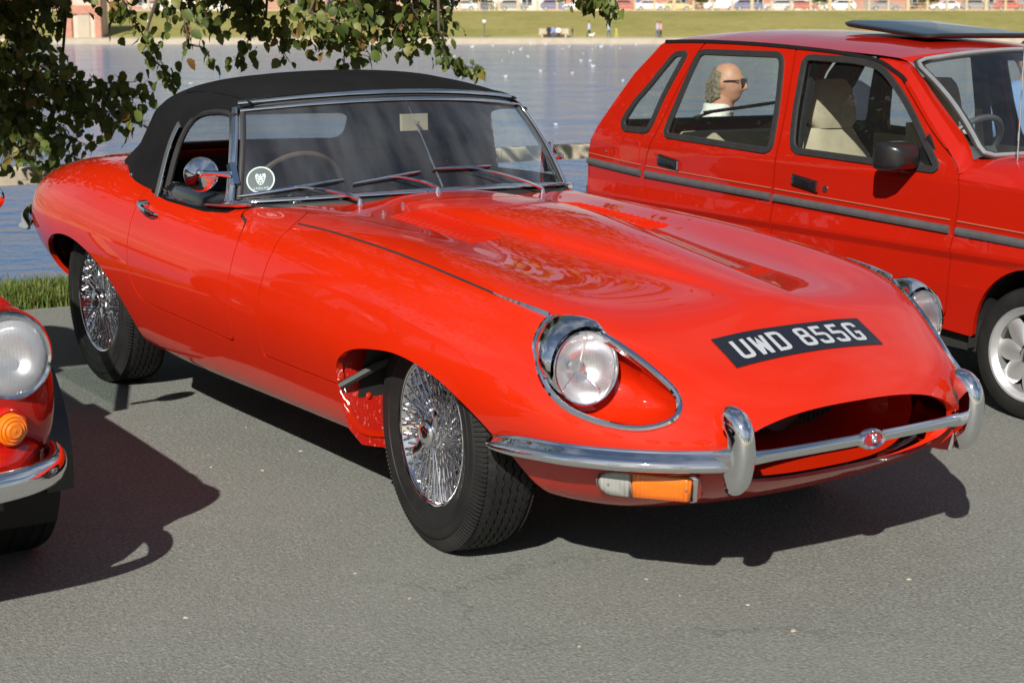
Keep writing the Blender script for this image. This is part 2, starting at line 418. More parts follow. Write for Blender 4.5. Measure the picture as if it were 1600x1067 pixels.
# setting
def make_asphalt():
    t = NT('asphalt'); b = t.b; v = t.coords((1,1,1), 'Object')
    big = t.noise(.55, 5, .6, v); mid = t.noise(6, 5, .65, v); fine = t.noise(95, 3, .7, v)
    vo = t.n('ShaderNodeTexVoronoi', feature='F1', Scale=150.0); t.l(v, vo.inputs['Vector'])
    st = t.ramp(vo.outputs['Color'], [(.0, (.074,.079,.070)), (.40, (.146,.153,.138)), (.80, (.238,.244,.220)), (.97, (.44,.445,.41))])
    base = t.mix(.62, st, t.ramp(fine, [(.32, (.063,.067,.059)), (.68, (.285,.294,.265))]))
    base = t.mix(t.math('MULTIPLY', t.ramp(mid, [(.35, (0,0,0)), (.70, (1,1,1))]), .22), base, (.103,.107,.095))
    base = t.mix(t.math('MULTIPLY', t.ramp(big, [(.40, (0,0,0)), (.66, (1,1,1))]), .35), base, (.216,.221,.200))
    # hairline cracks: edges of big warped cells, only in places
    wv = t.N.new('ShaderNodeVectorMath'); wv.operation = 'ADD'; nz = t.N.new('ShaderNodeTexNoise'); nz.inputs['Scale'].default_value = 2.2; nz.inputs['Detail'].default_value = 7; nz.inputs['Roughness'].default_value = .7; t.l(v, nz.inputs['Vector'])
    sc = t.N.new('ShaderNodeVectorMath'); sc.operation = 'SCALE'; sc.inputs['Scale'].default_value = .55; t.l(nz.outputs['Color'], sc.inputs[0]); t.l(v, wv.inputs[0]); t.l(sc.outputs[0], wv.inputs[1])
    ce = t.n('ShaderNodeTexVoronoi', feature='DISTANCE_TO_EDGE', Scale=.42); t.l(wv.outputs[0], ce.inputs['Vector'])
    cr = t.ramp(ce.outputs['Distance'], [(.0, (1,1,1)), (.0020, (0,0,0))]); gate = t.ramp(t.noise(.7, 3, .6, v), [(.54, (0,0,0)), (.60, (1,1,1))])
    cm = t.math('MULTIPLY', t.math('MULTIPLY', cr, gate), .28)
    base = t.mix(cm, base, (.025,.024,.020))
    t.l(base, b.inputs['Base Color']); b.inputs['Roughness'].default_value = .82; b.inputs['Specular IOR Level'].default_value = .3
    h = t.math('ADD', t.math('MULTIPLY', vo.outputs['Distance'], .6), t.math('ADD', fine, t.math('MULTIPLY', cm, -1.2))); t.bump(h, .55, .006)
make_asphalt()
def make_water():
    t = NT('water'); b = t.b; b.inputs['Base Color'].default_value = (.032,.100,.235,1); b.inputs['Roughness'].default_value = .10; b.inputs['IOR'].default_value = 1.33; b.inputs['Specular IOR Level'].default_value = .20
    a = t.noise(1.5, 4, .6, t.coords((1.0,1.0,1))); c = t.noise(.16, 3, .55, t.coords((1,1,1)))
    h = t.math('ADD', t.math('MULTIPLY', a, .10), t.math('MULTIPLY', c, .45)); t.bump(h, .9, 1.0)
make_water()
def make_ground_green(name, a, b_, c, scale):
    t = NT(name); n1 = t.noise(scale, 6, .65); n2 = t.noise(scale*9, 4, .7)
    col = t.mix(.5, t.ramp(n1, [(.3, a), (.5, b_), (.7, c)]), t.ramp(n2, [(.3, a), (.7, c)])); t.l(col, t.b.inputs['Base Color']); t.b.inputs['Roughness'].default_value = .95; t.b.inputs['Specular IOR Level'].default_value = .1
    t.bump(n2, .5, .05)
make_ground_green('bank_grass', (.150,.165,.038), (.26,.23,.075), (.32,.265,.105), .10)
make_ground_green('verge_soil', (.045,.055,.015), (.07,.08,.022), (.10,.09,.04), 3.0)
def make_leafy(name, stops, trans=.35):
    t = NT(name); b = t.b; oi = t.N.new('ShaderNodeObjectInfo')
    g = t.N.new('ShaderNodeNewGeometry')
    f = t.math('FRACT', t.math('ADD', t.math('MULTIPLY', g.outputs['Random Per Island'], 1.0), oi.outputs['Random']))
    c = t.ramp(f, stops); t.l(c, b.inputs['Base Color']); b.inputs['Roughness'].default_value = .5; b.inputs['Specular IOR Level'].default_value = .35
    tl = t.N.new('ShaderNodeBsdfTranslucent'); mx = t.N.new('ShaderNodeMixShader'); mx.inputs[0].default_value = trans
    cc = t.mix(.5, c, (.30,.33,.03)); t.l(cc, tl.inputs[0]); t.l(b.outputs[0], mx.inputs[1]); t.l(tl.outputs[0], mx.inputs[2]); t.l(mx.outputs[0], t.out.inputs[0])
make_leafy('leaf_green', [(.0,(.045,.072,.016)), (.35,(.075,.112,.024)), (.70,(.13,.165,.036)), (.9,(.19,.18,.04)), (1.0,(.22,.11,.035))], .30)
make_leafy('grass_blade', [(.0,(.06,.10,.015)), (.5,(.11,.17,.03)), (.85,(.17,.20,.05)), (1.0,(.28,.24,.10))], .35)
mat('bark', (.085,.065,.045), .9, var=.35, vscale=14, bump=.8, bscale=25, bdist=.02)
mat('weathered_wood', (.46,.40,.30), .85, var=.2, vscale=6, bump=.4, bscale=40)
mat('pale_stone', (.44,.37,.27), .9, var=.12, vscale=1.2, bump=.3, bscale=6, bdist=.03)
mat('path_concrete', (.42,.36,.28), .9, var=.1, vscale=.8)
mat('fence_stone', (.50,.40,.25), .9, var=.12, vscale=2)
mat('red_brick', (.42,.20,.14), .9, var=.18, vscale=2)
mat('brick_light', (.62,.45,.36), .9, var=.1, vscale=1)
mat('roof_tile', (.22,.10,.07), .9, var=.2, vscale=2)
mat('mortar_cream', (.66,.60,.50), .9, var=.08)
mat('far_glass', (.03,.04,.05), .08)
mat('skin', (.54,.265,.17), .5, sss=.12, var=.08, vscale=30); mat('skin_far', (.55,.30,.2), .6)
mat('grey_hair', (.19,.155,.11), .7, var=.35, vscale=90, bump=.8, bscale=180, bdist=.004)
mat('white_shirt', (.70,.68,.64), .85, var=.16, vscale=55, bump=.3, bscale=30)
mat('navy_cloth', (.012,.015,.03), .9, bump=.3, bscale=30); mat('brown_hair', (.05,.028,.016), .7)
mat('dark_trousers', (.03,.033,.045), .9); mat('sunglass_black', (.008,.008,.008), .15, coat=1)
mat('canvas_green', (.06,.09,.06), .9); mat('steel_tube', (.4,.4,.42), .35, 1.0)
mat('bird_white', (.80,.80,.78), .8); mat('lamp_post_grey', (.09,.09,.09), .5); mat('lamp_globe', (.82,.82,.80), .3)
for nm, c in dict(blue_cloth=(.16,.25,.45), pale_blue=(.42,.52,.68), lilac_cloth=(.5,.42,.52), yellow_cloth=(.62,.60,.10), white_cloth=(.7,.7,.7), black_cloth=(.02,.02,.025), denim=(.08,.11,.19), pink_cloth=(.6,.3,.33)).items(): mat(nm, c, .9)
for nm, c in dict(car_silver=(.55,.57,.60), car_white=(.80,.80,.79), car_red=(.48,.08,.07), car_blue=(.10,.13,.30), car_yellow=(.62,.52,.24), car_grey=(.24,.25,.27)).items(): mat(nm, c, .35, coat=.8)
# ---------------------------------------------------------------- setting
LAKE_Z = -2.30
# the far side of the lake is described in a frame turned square to the view: right, forward, up (the lake lies level; the car park slopes a little)
F2 = np.array([math.cos(YAW), math.sin(YAW), 0]); R2 = np.cross(F2, [0,0,1])
BG = Matrix(((R2[0], F2[0], 0, CAM_P[0]), (R2[1], F2[1], 0, CAM_P[1]), (0,0,1,0), (0,0,0,1))) @ Matrix.Translation((0,0,CAM_P[2])) @ Matrix.Rotation(-ROLL, 4, 'Y') @ Matrix.Translation((0,0,-CAM_P[2]))
HOR = 18.0            # picture row of the far horizon
SHORE = 186.0
def bgp(px, py, D): return ((px-800)/FPX*D*math.cos(PITCH), D, CAM_P[2]-(py-HOR)*D/FPX/1.04)
def bg_struct(name, mb, material, smooth=False):
    o = add(name, mb, material, None, smooth=smooth); o.matrix_basis = BG; WM[o.name] = BG; o['kind'] = 'structure'; return o
# car park: gently uneven asphalt sheet
def build_ground():
    xs = np.concatenate([np.linspace(-4.12, 6, 60), np.linspace(7, 60, 20)]); ys = np.concatenate([np.linspace(-60, -8, 18), np.linspace(-7, 9, 90), np.linspace(10, 60, 18)])
    X, Y = np.meshgrid(xs, ys, indexing='ij'); edge = .05*np.sin(Y*1.7)+.03*np.sin(Y*4.1+1)
    X = X+edge*np.clip((-2.5-X)/1.6, 0, 1)
    Z = np.zeros_like(X)
    m = MB(); m.grid(np.stack([X, Y, Z], -1)); o = add('car_park_asphalt', m, 'asphalt'); o['kind'] = 'structure'
    # grass verge dropping to the water
    ys = np.linspace(-60, 60, 200); prof = [(-4.0,-.012),(-4.15,.012),(-4.45,.02),(-4.75,-.01),(-5.05,-.10),(-5.5,-.35),(-6.0,-.9),(-7.5,-2.2),(-9,-3.4)]
    G = np.array([[(x, y, z+.012*math.sin(y*3.1+x*5)) for y in ys] for x, z in prof]); m = MB(); m.grid(G); o = add('grass_verge', m, 'verge_soil'); o['kind'] = 'structure'
    # grass blades on the verge
    g = random.Random(3); V = []; F = []
    for i in range(26000):
        y = g.uniform(-2.6, 6.4) if i % 3 else g.uniform(-1.2, .6); x = -4.07-abs(g.gauss(0, .34))
        if x < -5.2: continue
        z = np.interp(-x, [4.0,4.15,4.45,4.75,5.05,5.5], [-.012,.012,.02,-.01,-.10,-.35]); h = g.uniform(.022, .075)*(1.4 if g.random() < .1 else 1); a = g.uniform(0, 6.28); l = g.uniform(.1, .75)*h; w = g.uniform(.003, .0055)
        dx, dy = math.cos(a), math.sin(a); o_ = len(V)
        V += [(x-dy*w, y+dx*w, z-.01), (x+dy*w, y-dx*w, z-.01), (x+dx*l*.35+dy*w*.7, y+dy*l*.35-dx*w*.7, z+h*.6), (x+dx*l*.35-dy*w*.7, y+dy*l*.35+dx*w*.7, z+h*.6), (x+dx*l, y+dy*l, z+h)]
        F += [(o_, o_+1, o_+2, o_+3), (o_+3, o_+2, o_+4)]
    m = MB(); m.v = V; m.f = F; o = add('verge_grass', m, 'grass_blade', recalc=False, smooth=False); o['kind'] = 'stuff'
build_ground()
def build_lake():
    m = MB(); xs = np.linspace(-320, 320, 9); ys = [2, 20, 60, 120, SHORE+.5]
    m.grid(np.array([[(x, y, LAKE_Z) for y in ys] for x in xs])); bg_struct('lake_water', m, 'water')
    m = MB(); m.grid(np.array([[(x, y, LAKE_Z-1.6) for y in (0, SHORE+3)] for x in xs])); bg_struct('lake_bed', m, 'verge_soil')
    X = (-330, 330)
    m = MB(); m.box((0, SHORE+.6, LAKE_Z-.1), (660, 1.2, 1.4)); bg_struct('quay_edge', m, 'pale_stone')
    zq = LAKE_Z+.602
    m = MB(); m.box((0, SHORE+5.2, zq-.35), (660, 8.0, .7)); bg_struct('lakeside_path', m, 'path_concrete')
    zt = bgp(800, 20.5, SHORE+34)[2]
    prof = [(SHORE+9.2, zq-.05), (SHORE+9.6, zq+.12), (SHORE+14, zq+.55), (SHORE+22, zq+(zt-zq)*.62), (SHORE+30, zt-.12), (SHORE+34, zt), (SHORE+36.4, zt+.02)]
    xs = np.linspace(-330, 330, 120); m = MB(); g = random.Random(5)
    m.grid(np.array([[(x, y, z+(.10*math.sin(x*.21+y)+.06*math.sin(x*.63)) *(0 if k in (0,5,6) else 1)) for k, (y, z) in enumerate(prof)] for x in xs])); bg_struct('grass_bank', m, 'bank_grass', True)
    m = MB(); m.box((0, SHORE+56, zt-.25), (660, 39.2, .5)); bg_struct('far_road', m, 'asphalt')
    m = MB(); m.box((0, SHORE+300, zt-.3), (900, 448, .5)); bg_struct('far_ground', m, 'bank_grass')
    return zt
BANK_Z = build_lake()
# ---------------------------------------------------------------- sports car body surface
def bspl_weights(n_ctrl, t):
    """uniform cubic B-spline weights; control list already padded by one ghost at each end"""
    i = np.minimum(t.astype(int), n_ctrl-4); f = t-i
    w = np.stack([(1-f)**3, 3*f**3-6*f**2+4, -3*f**3+3*f**2+3*f+1, f**3], -1)/6.0
    Wm = np.zeros((len(t), n_ctrl))
    for k in range(4): Wm[np.arange(len(t)), i+k] += w[:, k]
    return Wm
# rows per station: (x,y,z) or (y,z) at common x ; sections listed tail -> nose, points bottom -> centre
BODY_ST = [
 # tail centre (y=0)
 [(-3.40,0,.44),(-3.47,0,.455),(-3.53,0,.50),(-3.57,0,.56),(-3.565,0,.605),(-3.54,0,.64),(-3.51,0,.668),(-3.47,0,.69),(-3.43,0,.708),(-3.40,0,.718),(-3.375,0,.725),(-3.36,0,.73)],
 [(-3.32,.26,.42),(-3.37,.34,.44),(-3.42,.41,.49),(-3.45,.44,.56),(-3.44,.43,.61),(-3.41,.41,.655),(-3.37,.38,.688),(-3.38,.34,.705),(-3.34,.27,.725),(-3.32,.19,.737),(-3.31,.1,.744),(-3.30,0,.747)],
 (-3.18,[(.43,.375),(.54,.40),(.64,.47),(.69,.57),(.685,.64),(.66,.695),(.61,.74),(.53,.768),(.40,.787),(.27,.797),(.13,.803),(0,.805)]),
 (-2.85,[(.54,.32),(.65,.35),(.74,.44),(.79,.56),(.785,.66),(.755,.74),(.69,.80),(.59,.835),(.43,.85),(.28,.857),(.14,.862),(0,.863)]),
 (-2.44,[(.60,.26),(.71,.29),(.775,.40),(.82,.555),(.81,.68),(.77,.775),(.70,.84),(.61,.87),(.45,.877),(.30,.88),(.15,.881),(0,.881)]),
 (-2.05,[(.62,.225),(.725,.255),(.785,.37),(.825,.54),(.81,.675),(.765,.77),(.70,.825),(.62,.845),(.45,.845),(.30,.845),(.15,.845),(0,.845)]),
 (-1.65,[(.62,.215),(.725,.24),(.785,.36),(.825,.53),(.805,.67),(.76,.758),(.70,.808),(.62,.825),(.45,.825),(.30,.825),(.15,.825),(0,.825)]),
 (-1.27,[(.62,.215),(.725,.24),(.785,.36),(.825,.525),(.803,.665),(.755,.755),(.68,.806),(.58,.826),(.42,.83),(.27,.835),(.15,.840),(0,.842)]),
 (-.95,[(.62,.22),(.725,.245),(.785,.36),(.825,.52),(.80,.66),(.75,.752),(.665,.802),(.55,.823),(.41,.822),(.275,.832),(.20,.852),(0,.866)]),
 (-.55,[(.62,.225),(.73,.25),(.785,.36),(.823,.515),(.798,.652),(.745,.742),(.66,.793),(.55,.818),(.40,.807),(.25,.816),(.18,.846),(0,.862)]),
 (-.20,[(.62,.23),(.73,.255),(.785,.365),(.818,.505),(.79,.638),(.735,.727),(.655,.777),(.55,.802),(.39,.788),(.225,.794),(.16,.825),(0,.842)]),
 (.10,[(.60,.235),(.71,.26),(.77,.37),(.802,.495),(.778,.618),(.725,.705),(.65,.753),(.55,.778),(.38,.765),(.19,.770),(.135,.795),(0,.812)]),
 (.34,[(.53,.225),(.645,.25),(.72,.345),(.765,.46),(.755,.575),(.712,.662),(.645,.717),(.55,.745),(.37,.738),(.15,.748),(.105,.765),(0,.776)]),
 [(.48,.44,.215),(.54,.545,.24),(.56,.64,.325),(.565,.70,.42),(.565,.70,.505),(.56,.67,.585),(.555,.62,.645),(.55,.53,.685),(.545,.37,.703),(.545,.14,.725),(.545,.085,.732),(.545,0,.738)],
 [(.54,.33,.21),(.63,.43,.24),(.69,.535,.315),(.725,.595,.405),(.735,.585,.475),(.73,.555,.535),(.715,.51,.585),(.695,.44,.622),(.67,.33,.652),(.645,.17,.678),(.635,.085,.686),(.63,0,.69)],
 [(.57,.19,.207),(.68,.26,.237),(.785,.36,.30),(.855,.41,.39),(.865,.405,.455),(.85,.385,.508),(.825,.35,.55),(.79,.305,.585),(.755,.24,.615),(.72,.15,.64),(.70,.08,.652),(.69,0,.658)],
 [(.58,0,.205),(.70,0,.235),(.82,0,.30),(.915,0,.385),(.925,0,.445),(.905,0,.50),(.87,0,.54),(.83,0,.575),(.79,0,.605),(.755,0,.625),(.735,0,.637),(.72,0,.645)],
]
def body_net():
    P = np.zeros((len(BODY_ST), 12, 3))
    for i, s in enumerate(BODY_ST):
        for k in range(12):
            if isinstance(s, tuple): P[i,k] = (s[0],)+s[1][k]
            else: P[i,k] = s[k]
    # fair the long middle of every row with a low-order curve in x
    sl = slice(5, 13); xs = P[sl,0,0]
    for k in range(1, 12):
        for a in (1, 2):
            if k == 11 and a == 1: continue
            q = np.polyfit(xs, P[sl,k,a], 4, w=[3,1,1,1,1,1,1,2.5]); P[sl,k,a] = np.polyval(q, xs)
    full = np.concatenate([P, (P*np.array([1,-1,1]))[:, ::-1][:, 1:]], 1)      # left row0..centre..right row0 (23 rows)
    return full
MIR = np.array([1,-1,1.0])
def pad_net(C):
    # u ghosts: mirrored neighbour station (row k <-> row k with y negated) ; v ghosts: linear
    a = C[1]*MIR; b = C[-2]*MIR
    C = np.concatenate([a[None], C, b[None]], 0)
    return np.concatenate([(2*C[:, :1]-C[:, 1:2]), C, (2*C[:, -1:]-C[:, -2:-1])], 1)
class Spline2:
    def __init__(s, net, iters=2):
        s.net = net; C = net.copy(); nu, nv = net.shape[:2]
        tu = np.arange(nu, dtype=float); tv = np.arange(nv, dtype=float)
        Wu = bspl_weights(nu+2, tu); Wv = bspl_weights(nv+2, tv)
        for _ in range(iters):
            E = np.einsum('ai,ijc,bj->abc', Wu, pad_net(C), Wv)
            C = C + (net-E)*0.9
            C[0,:,1] = 0; C[-1,:,1] = 0
        s.C = pad_net(C); s.nu, s.nv = nu, nv
    def grid(s, tu, tv):
        return np.einsum('ai,ijc,bj->abc', bspl_weights(s.nu+2, tu), s.C, bspl_weights(s.nv+2, tv))
    def grid_n(s, tu, tv, e=1e-3):
        cu = lambda t: np.clip(t, 0, s.nu-1-1e-9); cv = lambda t: np.clip(t, 0, s.nv-1-1e-9)
        du = s.grid(cu(tu+e), tv)-s.grid(cu(tu-e), tv); dv = s.grid(tu, cv(tv+e))-s.grid(tu, cv(tv-e))
        n = np.cross(du, dv); L = np.linalg.norm(n, axis=-1, keepdims=True)
        return n/np.maximum(L, 1e-12)
BODY = Spline2(body_net(), 2)
def even_params(S, n, along_u=True, m=1500):
    """parameter values spaced evenly by arc length (max over the other direction)"""
    N = S.nu if along_u else S.nv
    t = np.linspace(0, N-1-1e-9, m)
    o = np.linspace(0, (S.nv if along_u else S.nu)-1-1e-9, 25)
    P = S.grid(t, o) if along_u else S.grid(o, t).transpose(1,0,2)
    d = np.linalg.norm(np.diff(P, axis=0), axis=-1).mean(1)
    c = np.concatenate([[0], np.cumsum(d)])
    return np.interp(np.linspace(0, c[-1], n), c, t)
HOOD_ST = [
 [(-1.26,.680,.80),(-1.33,.64,.95),(-1.42,.60,1.085),(-1.41,.55,1.132),(-1.36,.40,1.148),(-1.30,.20,1.158),(-1.275,0,1.161)],
 [(-1.46,.70,.79),(-1.49,.655,.96),(-1.52,.61,1.10),(-1.51,.55,1.155),(-1.47,.39,1.190),(-1.44,.20,1.208),(-1.43,0,1.214)],
 [(-1.75,.712,.79),(-1.75,.665,.96),(-1.75,.615,1.10),(-1.74,.55,1.160),(-1.73,.39,1.208),(-1.72,.20,1.228),(-1.72,0,1.233)],
 [(-2.03,.705,.805),(-2.02,.665,.96),(-2.02,.61,1.08),(-2.02,.545,1.138),(-2.02,.38,1.186),(-2.02,.19,1.206),(-2.02,0,1.212)],
 [(-2.31,.632,.855),(-2.215,.595,.94),(-2.18,.565,1.035),(-2.20,.52,1.09),(-2.23,.37,1.13),(-2.23,.19,1.15),(-2.23,0,1.155)],
 [(-2.52,.50,.873),(-2.46,.49,.93),(-2.42,.46,.99),(-2.40,.42,1.03),(-2.38,.31,1.06),(-2.37,.16,1.075),(-2.37,0,1.08)],
 [(-2.62,.26,.877),(-2.56,.26,.92),(-2.52,.25,.965),(-2.49,.235,.995),(-2.465,.18,1.02),(-2.455,.09,1.03),(-2.45,0,1.033)],
 [(-2.65,0,.878),(-2.59,0,.92),(-2.55,0,.96),(-2.525,0,.985),(-2.50,0,1.005),(-2.49,0,1.012),(-2.485,0,1.015)],
]
# ---------------------------------------------------------------- sports car
JAG = thing('sports_car', 'red open two-seater with long louvred bonnet, black fabric roof and chrome wire wheels', 'car', (0,0,0))
NU, NV = 430, 330
_tu = even_params(BODY, NU); _tv = even_params(BODY, NV, False)
BP = BODY.grid(_tu, _tv); BN = -BODY.grid_n(_tu, _tv)
BN[0] = BN[1]; BN[-1] = BN[-2]
BX, BY, BZ = BP[...,0], BP[...,1], BP[...,2]; BA = np.abs(BY)
HL_OUT = np.array([(.468,-.694,.620),(.446,-.686,.650),(.431,-.660,.682),(.425,-.622,.706),(.472,-.583,.704),(.528,-.563,.686),(.582,-.544,.665),(.653,-.519,.630),(.706,-.501,.598),(.750,-.488,.567),(.776,-.492,.536),(.783,-.519,.508),(.754,-.566,.489),(.709,-.608,.485),(.651,-.651,.494),(.590,-.683,.513),(.537,-.700,.545),(.499,-.704,.581)])
HL_C = cr_spline(HL_OUT, 5, True)
f_hl = np.where(BX > .36, poly_sdf(BA, BZ, np.stack([-HL_C[:,1], HL_C[:,2]], 1)), .2)
# mouth
def mouth_curves(y):
    q = np.clip(1-(np.abs(y)/.418)**3.2, 0, 1)**.5; zc = .424-.12*y*y; return zc+.092*q, zc-.098*q
MY = np.concatenate([np.linspace(-.418, .418, 60)]); MT, MBm = mouth_curves(MY)
MOUTH = np.concatenate([np.stack([MY, MT], 1), np.stack([MY[::-1], MBm[::-1]], 1)[1:-1]])
f_mouth = np.where(BX > .6, poly_sdf(BY, BZ, MOUTH), .2)
# wheel openings
ARCH_F = cr_spline([(-.342,.05),(-.348,.30),(-.346,.40),(-.330,.475),(-.25,.526),(-.11,.550),(.0,.551),(.13,.528),(.24,.485),(.325,.433),(.39,.362),(.415,.29),(.43,.20),(.435,.05)], 6)
ARCH_R = cr_spline([(-2.83,.05),(-2.82,.40),(-2.76,.50),(-2.68,.548),(-2.57,.575),(-2.45,.582),(-2.32,.568),(-2.17,.528),(-2.04,.462),(-1.95,.38),(-1.90,.28),(-1.88,.05)], 6)
f_arch = np.minimum(poly_sdf(BX, BZ, ARCH_F), poly_sdf(BX, BZ, ARCH_R)); f_arch = np.where(BA > .40, f_arch, .3)
# cockpit opening
COCK = round_poly([(-1.08,.60),(-1.08,-.60),(-1.26,-.655),(-1.92,-.675),(-2.22,-.60),(-2.42,-.40),(-2.45,0),(-2.42,.40),(-2.22,.60),(-1.92,.675),(-1.26,.655)], .06)
f_cock = np.where(BZ > .7, poly_sdf(BX, BY, COCK), .3)
# bonnet
bx_edge = -.818-.035*np.clip((BZ-.72)/.08, 0, 1)-.115*np.clip((.70-BA)/.14, 0, 1)**1.5*(BZ > .7)
f_bon = np.maximum(bx_edge-BX, np.where(BX < .0, .405-BZ, -.5))
# doors
DOOR = cr_spline([(-1.245,.86),(-1.19,.80),(-1.10,.778),(-1.052,.72),(-1.036,.63),(-1.027,.52),(-1.024,.44),(-1.05,.412),(-1.20,.416),(-1.45,.424),(-1.68,.431),(-1.775,.452),(-1.826,.52),(-1.845,.62),(-1.868,.74),(-1.895,.80),(-1.90,.86)], 4)
DOOR = np.concatenate([DOOR, [(-1.90,.93),(-1.245,.93)]])
f_door = np.where(BA > .5, poly_sdf(BX, BZ, DOOR), .3)
# door top painted black to stand for a dark reflection
DARK_TOP = round_poly([(-1.255,.705),(-1.40,.727),(-1.70,.733),(-1.86,.722),(-1.905,.68),(-1.90,.60),(-1.26,.60)], .02)
f_dark_top = np.where(BZ > .70, poly_sdf(BX, BA, DARK_TOP), .3)
G = .0027
hole = np.minimum.reduce([f_hl, f_mouth, f_arch, f_cock])
mx = lambda *a: np.maximum.reduce(a)
def inward(p, n):
    d = -n.copy(); return d
f_body = mx(-hole, -(f_bon-G), -(f_door-G))
panel_obj('body', cut_panel(BP, BN, f_body, .018), 'red_paint', JAG)
def mouth_dir(p, n):
    if p[0] > .55 and abs(p[1]) < .43 and .31 < p[2] < .53 and abs(n[0]) > .2: return np.array([-1.2, -.25*p[1], (.42-p[2])*.25])
    return -n
bonnet = panel_obj('bonnet', cut_panel(BP, BN, mx(-hole, f_bon+G), .022, mouth_dir), 'red_paint', JAG)
for sgn in (-1, 1):
    half = np.where(BY*sgn > 0, -1.0, 1.0)
    door = panel_obj('door', cut_panel(BP, BN, mx(-hole, f_door+G, half, -(f_dark_top)), .016), 'red_paint', JAG)
    panel_obj('door_top_reflection', cut_panel(BP+BN*.001, BN, mx(-f_cock, f_dark_top+.0005, f_door+G, half), .010), 'black_gloss', door)
    # handle : bar with a button
    m = MB(); y = -.772
    m.sweep([(-1.802,y+.008,.766),(-1.790,y-.020,.764),(-1.74,y-.026,.756),(-1.685,y-.022,.746),(-1.662,y-.006,.742)], [(math.cos(a)*.008, math.sin(a)*.0105) for a in np.linspace(0, 2*math.pi, 9)[:-1]], (0,0,1), [.9,1.1,1.15,1,.6])
    m.lathe([(.0,-.012),(.014,-.012),(.016,0),(.016,.02),(0,.02)], 14, (-1.798, y-.012, .768), 'Y')
    if sgn > 0: m.v = [(x, -yy, z) for x, yy, z in m.v]
    add('door_handle', m, 'chrome', door)
panel_obj('gap_shade_strip', cut_panel(BP-BN*.011, BN, np.maximum.reduce([np.abs(f_bon)-.010, -hole, np.where(BZ < .39, .1, -1)]), 0), 'black_rubber', JAG)  # black strip added behind the panel gaps to deepen their shade
for sgn in (-1, 1): panel_obj('gap_shade_strip', cut_panel(BP-BN*.009, BN, np.maximum.reduce([np.abs(f_door)-.010, -hole, np.where(BY*sgn > 0, -1.0, 1.0)]), 0), 'black_rubber', JAG)
# ---- numeric ray onto the body: used to lay trim on the surface
_Q = None
def on_body(x=None, y=None, z=None, side=None, near=None):
    """surface point of the grid closest to the given coordinates (only the given ones count)"""
    d = np.zeros_like(BX)
    if x is not None: d = d+(BX-x)**2
    if y is not None: d = d+(BY-y)**2
    if z is not None: d = d+(BZ-z)**2
    if z is None: d = d+np.where(BN[...,2] < .15, 4, 0)
    k = np.unravel_index(np.argmin(d), d.shape); n = BN[k]; p = BP[k].copy(); t = np.array([x if x is not None else p[0], y if y is not None else p[1], z if z is not None else p[2]])
    e = t-p
    if z is None and abs(n[2]) > .1: p[:2] = t[:2]; p[2] -= (n[0]*e[0]+n[1]*e[1])/n[2]
    elif y is None and abs(n[1]) > .1: p[0], p[2] = t[0], t[2]; p[1] -= (n[0]*e[0]+n[2]*e[2])/n[1]
    else: p = p+(e-n*(e@n))
    return p, n
# ---- bonnet seam bead with chrome finisher leading to the lamps
for sgn in (-1, 1):
    pts = [(-.852,.662),(-.75,.657),(-.65,.654),(-.5,.654),(-.345,.654),(-.17,.655),(-.004,.655),(.13,.653),(.259,.648),(.34,.636),(.414,.620)]
    pts = cr_spline(np.array([(a, b*sgn, 0) for a, b in pts]), 5)
    PN = [on_body(p[0], p[1]) for p in pts]
    P = np.array([p+n*.0005 for p, n in PN]); U = np.array([n for p, n in PN]); k = int(len(P)*.80)
    pr = [(-.0036,-.002),(-.003,.0018),(0,.003),(.003,.0018),(.0036,-.002)]
    m = MB(); m.sweep(P[:k+1], pr, U[:k+1]); add('seam_bead', m, 'black_rubber', bonnet)
    m = MB(); kk = len(P)-k; m.sweep(P[k-2:]+U[k-2:]*.001, [(-.006,-.003),(-.005,.004),(0,.0075),(.005,.004),(.006,-.003)], U[k-2:], [ .5+1.5*(i/(kk+1)) for i in range(kk+2)]); add('seam_finisher', m, 'chrome', bonnet)
# ---- bonnet louvres: two panels of pressed slats
for sgn in (-1, 1):
    for k in range(14):
        t = k/13; xc = -.765+t*.43; rows = []
        for j in range(9):
            s = j/8; y = (.238+.010*t+s*.148)*sgn; e = min(1, min(s, 1-s)*9)
            for_x = []
            for dx, h in ((-.0145,-.001),(-.010,.0035),(-.002,.0075),(.006,.0085),(.0075,-.001)):
                p, n = on_body(xc+dx+.02*(s-.5), y); for_x.append(p+n*(h*e-.0004))
            rows.append(for_x)
        m = MB(); m.grid(np.array(rows)); add('louvre', m, 'red_paint', bonnet)
    for (x, y) in ([(-.885,.262),(-.823,.372)] if sgn < 0 else []):
        p, n = on_body(x, y*sgn); m = MB(); m.lathe([(0,0),(.008,0),(.008,.004),(.005,.007),(.005,.012),(0,.014)], 12, tuple(p), 'Z'); add('washer_jet', m, 'chrome', JAG)
